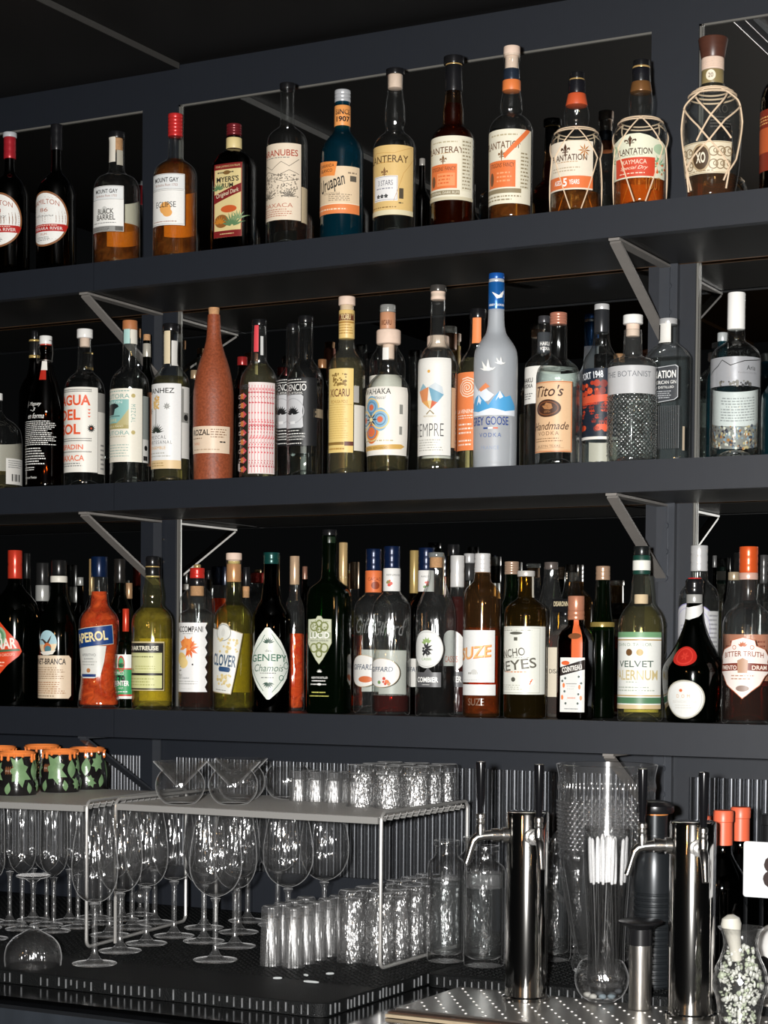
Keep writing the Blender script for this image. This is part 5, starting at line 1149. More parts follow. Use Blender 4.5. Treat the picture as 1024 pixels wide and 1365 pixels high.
b.label(440, 587, xl=659, xr=764, c='#dfe0dc', shape='oval', border=('#c9c9c4', .02), art=[('ring', 0, .5, .46, .01, '#8f8f8a'), ('star', -.05, .50, .22, 7, -110, 100, .03, '#2b2a2c'), ('dots', -.25, .3, .15, .62, 18, .03, ['#232226', '#36343a']), ('star', .0, .66, .16, 5, 30, 170, .04, '#8fa86a'), ('t', 'CASSIS', 0, .24, .62, .07, '#7a9a5a')])
b.label(603, 660, xl=664, xr=756, c='#5a5a5c', art=[('t', 'COMBIER', -.05, .5, 1.7, .36, '#f2f2ee', {'b': .03}), ('l', -.4, .1, .3, .22, 1, '#dcdcd8')]); b.label(585, 606, xl=688, xr=724, c='#5a5a5c', shape=[(-1, 0), (1, 0), (0, 1)])
b = D(816, [(265, 27), (310, 28), (335, 36), (370, 50), (750, 52)], G_CLEAR2, 'red liqueur bottle with white foil neck behind, left of the amber bottle', row=-.12)
b.liquid(308, L_RED); b.cap('foil_neck', 148, 272, 27.5, foil((.72, .71, .69)), ribs=2); b.label(440, 600, half=70, turn=0, c='#dcdad6', shape='oval', art=[('t', 'CASSIS', 0, .3, .9, .15, '#c9603c')]); b.label(600, 660, half=60, turn=0, c='#5a5a5c', name='band_label', art=[('t', 'COMBIER', 0, .5, 1.6, .4, WHT, {'b': .02})])
b = D(800, [(140, 22), (200, 23), (280, 25), (330, 36), (745, 36)], G_DKGREEN, 'dark green bottle with black cap in the back row above the white foil neck', row=-.04); b.cap('cap', 105, 150, 23, M_BLACK)
b = D(862, [(240, 21), (290, 23), (330, 42), (740, 46)], G_CLEAR, 'clear bottle with silver cap and black neck band behind the amber bottle', row=-.055); b.cap('cap', 140, 178, 21, foil((.5, .5, .5))); b.cap('neck_band', 177, 246, 21, plastic((.03, .03, .03)))
b = D(914, [(210, 30), (222, 31), (245, 34), (262, 48), (280, 64), (305, 71), (340, 73), (770, 73)], glass((.93, .62, .30), .3, .07, haze=.015, rim=.08, key='orange_glass'), 'amber bitter bottle with white screw cap and white label with slanted orange word')
b.liquid(430, L_AMBER); b.cap('screw_cap', 140, 215, 31, foil((.74, .73, .72)), ribs=4)
b.label(440, 642, xl=841, xr=964, c='#dfe0de', art=[('p', [(-.95, .40), (-.95, .68), (-.4, .62), (.85, .66), (.7, .50), (-.3, .46)], '#e5e2da'), ('t', 'SUZE', -.02, .57, 1.75, .24, '#dd8440', {'b': .03, 's': .15, 'r': 6}), ('t', 'SUZE', -.05, .575, 1.7, .22, '#e8b878', {'s': .15, 'r': 6}), ('l', -.3, .13, .3, .22, 1, '#9a9a94'), ('e', 0, .2, .15, .05, '#c9c9c4'), ('l', -.6, .03, .7, .06, 1, '#b9b9b4')])
b.label(650, 692, xl=843, xr=968, c='#dfe0de', name='lower_label'); b.label(700, 735, xl=860, xr=930, c=None, art=[('t', 'SUZE', 0, .5, 1.7, .8, glass('#ffe8c8', .6, .2, 2., .2, key='moulded_amber'), {'b': .01})], printed='embossed_letters')
b.label(460, 690, half=50, turn=18, c='#d97a3a', back=True)
Eb = lambda xc, pts, g, label, row=-.2, n='liqueur_bottle', **k: C(n, label, 'C3', xc, row, pts, g, **k)
b = Eb(114, [(245, 28), (262, 29), (325, 30), (338, 42), (352, 62), (372, 77), (395, 80), (775, 80)], glass((.60, .40, .10), .3, .07, haze=.015, rim=.08, key='tobacco_glass'), 'dark amber bottle with white-topped cap and large cream vintage label')
b.liquid(440, L_BLACK); b.cap('cap', 228, 250, 33, foil((.62, .60, .56))); b.wrap_strip('tax_strip', 250, 328, 136, 146, paper('#cfc8b8'))
b.label(437, 690, half=86, turn=4, c='#dfe0d6', art=[('fr', -.97, .02, .72, .98, .006, '#9a9a8c'), ('e', -.08, .90, .22, .022, '#55554c'), ('r', -.14, .79, -.02, .84, '#55554c'), ('l', -.7, .93, .5, .955, 1, '#8a8a7c'), ('t', 'ANCHO', -.30, .605, 1.05, .12, '#5d5a50', {'r': 7, 'b': .01}), ('t', 'REYES', -.12, .43, 1.42, .15, '#5d5a50', {'r': 7, 'b': .012}), ('l', -.6, .53, .55, .55, 1, '#8a8a7c'), ('l', -.5, .31, .4, .35, 1, '#d3906a'), ('c', -.15, .22, .035, '#55554c'), ('c', .42, .185, .055, '#ece8de'), ('t', 'f', .42, .185, .12, .08, '#d8602f', {'s': .4, 'b': .02}), ('l', -.7, .06, .3, .15, 3, '#b5b5a8')])
b = Eb(60, [(235, 25), (270, 27), (320, 30), (360, 46), (760, 50)], G_GREEN, 'green bottle with tan ribbed cap at back, left of the cream vintage label', row=-.105); b.cap('cap', 193, 242, 27, foil((.40, .27, .19)), ribs=5); b.liquid(325, L_RED)
b = Eb(208, [(215, 25), (240, 26), (290, 32), (350, 46), (400, 52), (760, 54)], G_CLEAR2, 'clear bottle with dark cap in back row, above the square black stopper', row=-.045); b.cap('cap', 195, 224, 26, foil((.12, .10, .09)))
# square-capped bottle
b = Eb(262, [(430, 20), (445, 30), (462, 54), (480, 64), (500, 66), (770, 66)], glass((.95, .90, .84), .3, .05, haze=.05, rim=.1, key='cut_glass'), 'cut-glass bottle with square black stopper and tall cream label, behind the brown square bottle', row=-.115, flat=(.9, 5.))
b.liquid(468, L_DEEP); b.cap('glass_neck', 395, 436, 20, G_CLEAR2)
sq = MB(); w_ = 40*b.m; sq.box((-w_, -w_*.8, b.z(382)), (w_, w_*.8, b.z(334))); sq.build('square_stopper', M_BLACK, b.root); b.cap('stopper_neck', 381, 398, 22, M_BLACK)
t3 = []; mb = MB(); mb.keepn = True
for v, f, cc in art_shapes([('t', 'DISARONNO', 0, .62, 1.7, .38, '#d8c9a4', {'b': .01})], w_, b.z(334)-b.z(382)): mb.add([(x, -w_*.8-.0004, b.z(382)+z) for x, z in v], f, ink(cc))
mb.build('lettering', None, b.root)
b.label(515, 700, xl=196, xr=300, c='#d8cdb8', art=[('t', 'DISARONNO', .25, .52, 2.2, .09, BLK)])
# brown square orange-liqueur bottle
b = Eb(302, [(405, 28), (428, 30), (442, 40), (458, 56), (475, 66), (495, 70), (776, 70)], G_BROWN, 'brown square liqueur bottle with copper cap, orange ribbon and small white label', row=-.195, flat=(1.0, 6.))
b.liquid(500, L_DEEP); b.cap('cap', 322, 378, 31, foil((.52, .22, .13)), ribs=1); b.cap('collar', 377, 412, 32, foil((.50, .21, .12)), ribs=2)
b.wrap_strip('ribbon', 412, 555, 286, 322, paper('#d9683a'), off=.0012); b.label(462, 484, xl=276, xr=322, c='#7a4a2c', shape='oval', off=.002, name='wax_seal')
b.label(553, 756, xl=247, xr=349, c='#dcdcd8', off=.0018, art=[('p', [(-1, .66), (1, .78), (1, .96), (-1, .82)], '#2a211e'), ('t', 'COINTREAU', 0, .80, 1.7, .10, '#e8e4dc', {'b': .03, 'r': 11}), ('e', -.55, .90, .35, .04, '#d8602f'), ('r', -.5, .515, .45, .525, '#6d6d6a'), ('l', -.4, .40, .4, .5, 2, '#c9c9c4'), ('l', -.35, .24, .35, .28, 1, '#d8703f'), ('l', -.6, .04, .6, .08, 1, GRY)]+
    [('e', x, y, .10, .045, '#e07a42') for x, y in ((-.68, .49), (.68, .46), (-.8, .27), (.78, .26))]+[('e', x, y, .09, .022, '#55605a') for x, y in ((-.55, .62), (-.8, .57), (.62, .65), (.8, .53), (-.6, .38), (.6, .33), (-.5, .16), (.55, .16))])
b = Eb(402, [(255, 26), (290, 28), (380, 34), (430, 44), (450, 48), (770, 48)], G_GREEN, 'green bottle with tan cap standing behind, right of the brown square bottle', row=-.11); b.cap('cap', 210, 264, 27, foil((.40, .26, .17)), ribs=3); b.cap('shoulder_band', 420, 452, 46, foil((.3, .22, .06)))
b = Eb(547, [(165, 28), (240, 31), (265, 34), (310, 39), (345, 42), (362, 54), (382, 69), (408, 80), (440, 84), (785, 84)], glass((.94, .95, .84), .3, .07, haze=.012, rim=.12, key='straw_glass'), 'pale straw liqueur bottle with black cap, green-white neck label and white-green front label')
b.liquid(362, L_PALE); b.cap('cap', 136, 172, 31, foil((.012, .014, .014))); b.cap('neck_label', 170, 242, 33, paper('#123a30')); b.cap('neck_band', 188, 228, 33.6, paper('#dcdcd4')); b.cap('cork', 316, 352, 26, M_PALECORK)
b.label(458, 744, xr=622, turn=6, c='#dfe0da', art=[('r', -1, .93, 1, 1, '#6f9a72'), ('r', -1, .89, 1, .905, '#a8823c'), ('r', -1, .07, 1, .15, '#4f7a58'), ('r', -1, .165, 1, .18, '#b5945a'), ('r', -1, 0, 1, .055, '#c9b48c'), ('t', 'JOHN D. TAYLOR', -.1, .83, 1.3, .055, '#8a9a8a'), ('c', -.2, .735, .045, '#6a4a2a'), ('c', .16, .735, .045, '#b59a5a'), ('t', 'VELVET', .0, .585, 1.25, .085, '#56655c', {'b': .01}), ('t', 'FALERNUM', -.03, .44, 1.65, .13, '#c4b384', {'b': .01}), ('l', -.3, .335, .3, .365, 1, '#a9b0a4'), ('l', -.7, .22, .7, .30, 2, '#a9b0a4')])
b.label(470, 760, half=50, turn=16, c='#d8d8c4', back=True)
b = Eb(762, [(228, 31), (262, 33), (278, 46), (296, 64), (320, 73), (360, 76), (780, 76)], G_CLEAR2, 'clear bottle with silver screw cap and violet-ringed round label, behind the squat green bottle', row=-.11, n='gin_bottle')
b.liquid(330, L_CLEAR); b.cap('screw_cap', 133, 230, 32, foil((.58, .58, .58)), ribs=3); b.label(350, 540, half=80, turn=-6, c='#c8c8cc', shape='oval', border=('#8a86b0', .02), art=[('ring', 0, .5, .42, .015, '#a7a4c4'), ('l', -.4, .3, .4, .6, 4, '#9a9aa6')]); b.label(380, 560, xl=795, xr=834, c='#b9b9b8', name='side_label', art=[('l', -.8, .05, .8, .95, 10, '#7f7f84')])
b = Eb(745, [(340, 28), (352, 29), (410, 34), (450, 45), (500, 66), (540, 88), (575, 108), (605, 116), (650, 115), (720, 108), (770, 100), (795, 98)], G_DKGREEN, 'squat dark green herbal liqueur bottle with red wax seal and round silver label', row=-.2)
b.cap('stopper', 257, 318, 34, M_BLACK, ribs=2, bev=.004); b.cap('red_top', 254, 262, 26, plastic((.5, .03, .03))); b.cap('foil_neck', 316, 350, 30, foil((.40, .40, .38)))
b.label(350, 412, half=88, turn=14, c='#d9d9d6', shape=[(-1, .1), (-.3, 0), (.4, .2), (1, .55), (1, 1), (.3, .85), (-.4, .75), (-1, .8)], name='neck_label')
b.label(512, 584, xl=678, xr=756, c='#b3261e', shape='oval', off=.0022, name='wax_seal', art=[('ring', 0, .5, .42, .06, '#c9382c'), ('star', 0, .5, .24, 6, 0, 300, .05, '#c9382c')])
b.label(636, 780, xl=652, xr=788, c='#d9dad6', shape='oval', border=('#a9a596', .035), art=[('ring', 0, .5, .46, .008, '#a9a9a2'), ('e', -.15, .73, .08, .04, '#d0683a'), ('t', 'D O M', -.05, .585, .65, .09, '#c9a27c', {'sp': 1.2}), ('t', 'BENEDICTINE', 0, .44, 1.2, .07, '#c4c2ba'), ('l', -.5, .25, .5, .38, 2, '#c9c7c0')])
b = Eb(893, [(258, 21), (285, 24), (340, 30), (380, 44), (770, 48)], G_CLEAR2, 'clear bottle with tan cap in the back row, left of the orange-red screw cap', row=-.08); b.cap('cap', 232, 264, 22, foil((.38, .30, .20)))
b = Eb(820, [(215, 8), (280, 9), (330, 18), (760, 20)], G_DARK, 'thin dark bottle whose glinting neck shows right of the silver screw cap', row=-.035); b.cap('cap', 170, 222, 8, foil((.1, .1, .1)))
b = Eb(1004, [(270, 16), (330, 20), (370, 38), (770, 42)], G_CLEAR, 'clear bottle with dark glinting stopper at back, near the right edge of the lowest shelf', row=-.09); b.cap('stopper', 168, 276, 15, foil((.06, .06, .06)), ribs=3)
b = Eb(947, [(255, 33), (280, 34), (345, 36), (358, 48), (378, 70), (402, 86), (430, 93), (805, 94)], G_CLEAR2, 'clear liqueur bottle with orange-red screw cap and ornate white and copper label', row=-.2)
b.liquid(640, L_DEEP); b.cap('screw_cap', 137, 236, 35, foil((.70, .10, .02)), ribs=3); b.cap('cap_band', 235, 262, 35.4, foil((.72, .45, .36))); b.cap('inner_neck', 262, 340, 26, plastic((.02, .015, .014)))
b.label(192, 232, xl=915, xr=978, c=None, off=.0012, art=[('t', 'The Bitter Truth', 0, .5, 1.7, .5, '#5a1408', {'s': .3})], printed='lettering')
b.label(476, 707, half=68, turn=7, c='#e6dbd4', shape=[(-.98, .42), (-1, .5), (-.92, .60), (-.98, .68), (-.8, .80), (-.45, .86), (-.4, .95), (0, 1), (.4, .95), (.45, .86), (.8, .80), (.98, .68), (.92, .60), (1, .5), (.98, .42), (.8, .36), (.6, .22), (.3, .12), (0, 0), (-.3, .12), (-.6, .22), (-.8, .36)], border=('#b5643f', .015), art=[
    ('t', 'BITTER TRUTH', 0, .70, 1.45, .085, '#8a4a34', {'a': .03, 'b': .012}), ('star', 0, .84, .09, 5, 30, 150, .02, '#b5643f'), ('ring', -.3, .83, .035, .01, '#b5643f'), ('ring', .3, .83, .035, .01, '#b5643f'), ('p', [(-.98, .44), (-.2, .46), (.2, .46), (.98, .44), (.98, .56), (.2, .58), (-.2, .58), (-.98, .56)], '#7a3a2c'), ('t', 'PIMENTO', -.55, .505, .7, .07, '#ead9cc', {'b': .02}), ('t', 'DRAM', .58, .505, .55, .07, '#ead9cc', {'b': .02}), ('p', [(-.16, .42), (.16, .42), (.18, .62), (0, .66), (-.18, .62)], '#b08a70'), ('l', -.4, .30, .4, .40, 2, '#b5907c'), ('e', 0, .17, .22, .05, '#8f7a70')])
b.label(465, 660, half=70, turn=30, c='#c9856a', back=True, art=[('l', -.8, .2, .8, .9, 8, '#8a3a2c')])
# ------------------------------------------------------------------ the counter and what stands on it
ZM = ZC+.0213                                            # top of the rubber mats
M_RUBBER = pmat('black_rubber', (.0045, .005, .0052), .5, 0, .15, noise=.5, nscale=500., bump=.7)
M_RUBGL = pmat('rubber_rib_glint', (.16, .165, .17), .3, 0, .5, noise=.9, nscale=55.)  # ribs painted paler than the mat for the sparkle along its edges
M_COUNTER = pmat('polished_dark_steel', (.22, .22, .225), .13, 1., .5, noise=.15, nscale=14.)
M_FRONT = pmat('counter_front', (.018, .022, .028), .5, 0, .4, noise=.5, nscale=26., bump=.3, stretch=(1, 1, .15))
CX = -1.7
ct = empty('back_counter', (CX, -.45, 0), 'long polished dark counter running below the ribbed wall', 'counter')
MB().box((XL-CX, -.42, ZC-.03), (XR-CX, .4355, ZC)).build('countertop', M_COUNTER, ct)
MB().box((XL-CX, -.39, 0), (XR-CX, .43, ZC-.0302)).build('cabinet', M_FRONT, ct)
MB().box((XL-CX, -.446, ZC-.20), (XR-CX, -.421, ZC-.012)).build('front_rail', M_FRONT, ct)
def mat_thing(x0, x1, y0, y1, label, sides):
    cx, cy_ = (x0+x1)/2, (y0+y1)/2; m = empty('bar_mat', (cx, cy_, ZC), label, 'bar mat', 'black rubber bar mats')
    r = .018; pts = []
    for (px, py, a0) in ((x1-r, y0+r, -90), (x1-r, y1-r, 0), (x0+r, y1-r, 90), (x0+r, y0+r, 180)):
        for k in range(7):
            a = math.radians(a0+k*15); pts.append((px+r*math.cos(a)-cx, py+r*math.sin(a)-cy_))
    n = len(pts); vs = [(x, y, .0006) for x, y in pts]+[(x, y, .0195) for x, y in pts]+[(x*.998, y*.996, .02) for x, y in pts]
    fs = [(i, (i+1) % n, n+(i+1) % n, n+i) for i in range(n)]+[(n+i, n+(i+1) % n, 2*n+(i+1) % n, 2*n+i) for i in range(n)]
    fs += [tuple(range(2*n, 3*n)), tuple(reversed(range(n)))]
    MB().add(vs, fs).build('mat_body', M_RUBBER, m)
    p = .0115; rr_ = random.Random(int(-1000*x0))
    if 'f' in sides:
        rb = MB(); x = x0+.02
        while x < x1-.016:
            q_ = rr_.random()
            if q_ > .10: rb.box((x-cx, y0-cy_-.0016, .003+.006*rr_.random()*(q_ < .35)), (x+.0011+.0008*rr_.random()-cx, y0-cy_+.001, .018-.004*rr_.random()))
            x += p*rr_.uniform(.8, 1.2)
        rb.box((x0+.018-cx, y0-cy_+.0003, .0035), (x1-.015-cx, y0-cy_+.001, .0045)); rb.build('front_ribs', M_RUBGL, m)
    if 'r' in sides:
        rb = MB(); y = y0+.016
        while y < y1-.016:
            q_ = rr_.random()
            if q_ > .12: rb.box((x1-cx-.001, y-cy_, .003), (x1-cx+.0016, y+.0018-cy_, .018-.004*rr_.random()))
            y += p*rr_.uniform(.8, 1.2)
        rb.box((x1-cx-.001, y0+.015-cy_, .0035), (x1-cx-.0003, y1-.014-cy_, .0045)); rb.build('side_ribs', M_RUBGL, m)
    nb = MB(); rnd = random.Random(5)                                  # low nubs over the drain surface
    y = max(y0, y1-.62)+.02
    step = .0125
    while y < y1-.015:
        x = max(x0, -2.45)+.015
        while x < x1-.012:
            nb.box((x-cx, y-cy_, .0195), (x+.0052-cx, y+.0016-cy_, .0211)); nb.box((x+.0062-cx, y+.0055-cy_, .0195), (x+.0078-cx, y+.0107-cy_, .0211)); x += step
        y += step
    nb.build('surface_nubs', M_RUBBER, m, smooth=False)
    return m
mat_thing(-2.98, -1.309, -.785, -.03, 'large black rubber bar mat under the stemware and shot glasses', 'fr')
mat_thing(-1.305, -.45, -.487, -.03, 'black rubber bar mat under the water carafes, behind the beer taps', 'f')

# perforated steel drip tray with the brown front
TY0, TY1, TX0, TX1 = -.712, -.5385+.03, -1.236, -.45
tray = empty('drip_tray', ((TX0+TX1)/2, (TY0+TY1)/2, ZC), 'perforated steel drip tray under the beer taps', 'drip tray')
tx, ty = (TX0+TX1)/2, (TY0+TY1)/2
MB().box((TX0-tx, TY0-ty, .0008), (TX1-tx, TY1-ty, .010)).build('tray_body', M_STEEL, tray)
hb = MB(); y = TY0+.012
k = 0
while y < TY1-.006:
    x = TX0+.012+(k % 2)*.015
    while x < TX1-.01:
        hb.lathe([(.0022, .0001), (.0019, .0009), (.0010, .0013), (0, .0014)], 8, None, (x-tx, y-ty, .0099)); x += .030
    y += .022; k += 1
hb.build('raised_dimples', pmat('bright_dimple', (.75, .73, .70), .3, .3, .5), tray)
MB().box((TX0-tx-.004, TY0-ty-.016, .0008), (TX1-tx, TY0-ty-.0005, .0075)).build('front_board', pmat('brown_wood', (.045, .022, .013), .5, 0, .4, noise=.35, nscale=25.), tray)
MB().box((TX0-tx-.004, TY0-ty-.024, .0008), (TX1-tx, TY0-ty-.0165, .0052)).build('cream_edge', pmat('worn_cream_edge', (.34, .27, .18), .6, 0, .3, noise=.25), tray)

# ---- glassware prototypes
G_STEM = glass('#fdfdfd', .30, .10, 3.2, .006, 'stemware_glass', rim=.8, f0=1.45, wave=.006, wscale=(110, 110, 14))
G_THICK = glass('#fdfdfd', .22, .20, 2.0, .015, 'pressed_glass', rim=.35, wave=.006, wscale=(160, 160, 40), f0=1.7)
G_SHOT = glass('#fdfdfd', .25, .26, 2.0, .03, 'shot_glass', rim=.35, wave=.004, wscale=(200, 200, 10), f0=1.8)
G_CRYST = glass('#fcfcfc', .35, .12, 2.2, .012, 'cut_crystal', rim=.3, f0=1.4)
G_ROD = glass('#fdfdfd', .35, .22, 2.6, .03, 'stem_glass_rod', rim=.7, f0=1.8, wave=.002, wscale=(200, 200, 60))
def curve(pts, n=5):
    f = None; out = []
    zs = [p[1] for p in pts]; asc = all(b > a for a, b in zip(zs, zs[1:]))
    if asc:
        f = pchip(zs, [p[0] for p in pts])
        for a, b in zip(zs, zs[1:]):
            for i in range(n): z = a+(b-a)*i/n; out.append((f(z), z))
        out.append(pts[-1]); return out
    return pts
def stem_glass(name, label, bowl, foot_r, stem_r, zb, group, knob=None):
    """bowl: list of (r, z) outside from its bottom up to the rim, zb = height where the stem meets the bowl"""
    g = empty(name, (0, 0, -5), label, 'wine glass', group)
    ft = curve([(foot_r, .0016), (foot_r*.75, .0030), (foot_r*.4, .0052), (stem_r*2.2, .0085), (stem_r*1.15, .016)], 3)
    MB().lathe([(0, .0), (foot_r*.96, .0), (foot_r, .0008)]+ft+[(stem_r, .022)]+([(stem_r, zb-.02)] if not knob else [(stem_r, knob-.013), (stem_r*2.6, knob-.008), (stem_r*3.3, knob), (stem_r*2.6, knob+.008), (stem_r, knob+.013), (stem_r, zb-.02)])+[(stem_r*1.1, zb-.008), (stem_r*2, zb-.001), (0, zb-.001)], 32).build('stem_and_foot', G_ROD, g)
    o = curve([(.0005, zb)]+bowl, 5); t = .0010
    inn = [(max(r-t, 0), z+(.002 if i < 4 else 0)) for i, (r, z) in enumerate(o)]
    pr = [(0, zb)]+o[1:]+[(o[-1][0]-t*.5, o[-1][1]+.0006)]+inn[::-1][:-1]+[(0, zb+.003)]
    MB().lathe(pr, 40).build('bowl', G_STEM, g)
    return g
PLACED = []
def put(proto, pts, labels, first=True, rot=True):
    for i, (P, lab) in enumerate(zip(pts, labels)):
        if i == 0 and first: proto.location = tuple(map(float, P)); proto['label'] = lab
        else: dup(proto, P, lab)
tul = stem_glass('wine_glass', '', [(.016, .099), (.028, .112), (.0345, .132), (.0355, .150), (.0325, .185), (.0265, .222)], .0345, .0042, .094, 'stem wine glasses on the mat')
TUL = [(126, 1285), (160, 1268), (195, 1258), (146, 1247), (176, 1237), (232, 1248), (206, 1230), (272, 1237), (277, 1257), (318, 1243), (325, 1263), (307, 1229), (352, 1231)]
TLAB = ['front tulip wine glass standing alone nearest the mat edge, before the left rack leg', 'tulip wine glass just behind and right of the frontmost tulip glass', 'third tulip wine glass in the row receding from the left rack leg',
    'tulip wine glass whose foot sits behind the stem of the frontmost one', 'tulip wine glass deeper in, left of the rear rack leg', 'tulip wine glass with its foot just left of the rear rack leg', 'rearmost tulip wine glass beside the rear rack leg',
    'tulip wine glass right of the rear rack leg, back row', 'tulip wine glass directly behind the wide-bowled front glass', 'tulip wine glass in the back, right of the wide-bowled front glass', 'tulip wine glass left of the shot glasses, second from the front', 'tulip wine glass against the wall behind the wide-bowled glass', 'tulip wine glass at the back, behind the balloon glasses']
TP = [at_z(u, v, ZM) for u, v in TUL]; TP[10] = np.array([-1.692, -.415, ZM]); TP[8] = np.array([-1.766, -.395, ZM]); TP[11] = np.array([-1.835, -.150, ZM]); TP[12] = np.array([-1.763, -.165, ZM])
put(tul, TP, TLAB)
bor = stem_glass('wine_glass', '', [(.018, .105), (.033, .120), (.0405, .142), (.041, .158), (.037, .190), (.031, .218)], .0345, .0040, .098, 'large-bowled wine glasses')
put(bor, [at_z(287, 1280, ZM), np.array([-1.609, -.385, ZM]), np.array([-1.606, -.272, ZM])], ['wide-bowled wine glass standing in front, left of the tall shot glasses', 'wide balloon wine glass rising just behind the tall shot glasses', 'rear balloon wine glass, rightmost bowl under the right rack'])
flu = stem_glass('champagne_glass', '', [(.010, .100), (.0195, .112), (.0235, .130), (.0235, .165), (.0215, .222)], .029, .0036, .094, 'narrow wine glasses under the left rack')
FL = [(28, 1241), (66, 1243), (98, 1240), (8, 1262), (50, 1231), (84, 1232), (110, 1229), (14, 1231), (70, 1224), (36, 1225), (100, 1222), (-8, 1246)]
FLAB = ['narrow tall glass under the left rack, right behind the upturned coupe', 'narrow tall glass second in the front row under the left rack', 'narrow tall glass at the right end of the front row under the left rack', 'narrow tall glass nearest the left picture edge, forward of the row', 'narrow tall glass in the second row, behind the upturned coupe stem',
    'narrow tall glass in the second row near the left rack leg', 'narrow tall glass in the second row, beside the left rack leg', 'narrow tall glass at the back by the left picture edge', 'narrow tall glass in the rear row, third from the left rack leg', 'narrow tall glass in the rear row toward the left', 'narrow tall glass in the rear row, closest to the left rack leg', 'narrow tall glass cut by the left edge of the picture']
flp = [(x, y, ZM) for x, y in ((-2.112, -.440), (-2.050, -.432), (-2.044, -.372), (-2.085, -.556), (-2.108, -.378), (-2.040, -.312), (-2.036, -.252), (-2.172, -.400), (-2.104, -.318), (-2.168, -.340), (-2.098, -.258), (-2.175, -.462))]
put(flu, flp, FLAB)
kn = stem_glass('knob_stem_glass', '', [(.010, .128), (.021, .136), (.026, .15), (.027, .175)], .026, .0032, .122, 'glasses with a ball on the stem', knob=.035)
put(kn, [at_z(-14, 1228, ZM), np.array([-2.045, -.185, ZM])], ['glass with a ball in its stem by the left picture edge', 'glass with a ball in its stem, back row under the left rack'])
# upturned coupe
cp = empty('coupe_glass', at_z(44, 1287, ZM), 'wide coupe glass turned upside down at the front left of the mat', 'coupe glass')
o = curve([(.0425, .0), (.0435, .012), (.041, .028), (.031, .042), (.014, .052), (.005, .057)], 4)
MB().lathe(o+[(.0036, .066), (.0034, .115), (.005, .128), (.012, .133), (.0255, .1365), (.0262, .138), (.0255, .139), (0, .1392)], 40).build('stem_and_foot', G_STEM, cp)
MB().lathe([(max(r-.0012, 0), z) for r, z in o[:-1]]+[(0, .0545)], 40).build('bowl_lining', G_STEM, cp)
# tall shot glasses, upside down, fluted
def upturned(name, cat, r0, r1, h, base, flutes, mat, group, amp=.07):
    g = empty(name, (0, 0, -5), '', cat, group)
    fn = (lambda r, z, a: r*(1+amp*math.sin(flutes*a) if .006 < z < h-.004 else 1.0)) if flutes else None
    MB().lathe([(r0-.0012, 0), (r0, .0006), (r0+(r1-r0)*.05, .006), (r1, h-.003), (r1-.002, h), (r1*.6, h-.0004), (0, h-.002)], max(36, flutes*8 if flutes else 36), r_fn=fn).build('glass_wall', mat, g)
    MB().lathe([(r0-.0016, .0002), (r0-.0022, .006), (r1-.0028, h-base-.002), (r1-.005, h-base), (0, h-base+.001)], 32).build('inner_wall', mat, g)
    return g
sh = upturned('shot_glass', 'shot glass', .0168, .0150, .092, .016, 16, G_SHOT, 'tall shot glasses upside down on the mat')
sp, sl = [], []
ordn = ['front', 'second', 'third', 'fourth', 'fifth', 'rearmost']
for c, (x, nm) in enumerate(((-1.541, 'left'), (-1.503, 'right'))):
    for r in range(6 if c else 4):
        yy = -.547+.041*r+(.004 if c else 0); sp.append((x-.09*(yy+.547), yy, ZM)); sl.append(f'upturned tall shot glass, {ordn[r]} in the {nm} file on the mat')
put(sh, sp, sl)
tb_ = upturned('tumbler', 'tumbler', .0238, .0222, .112, .014, 18, G_THICK, 'tall tumblers upside down on the mat', .035)
tp, tl_ = [], []
for c, (x, nm) in enumerate(((-1.440, 'left'), (-1.386, 'right'))):
    for r in range(6):
        yy = -.449+.0520*r; tp.append((-1.4525 if c == 0 else -1.4015, yy, ZM)); tl_.append(f'upturned tumbler, {ordn[r]} in the {nm} file beside the right rack leg')
put(tb_, tp, tl_)
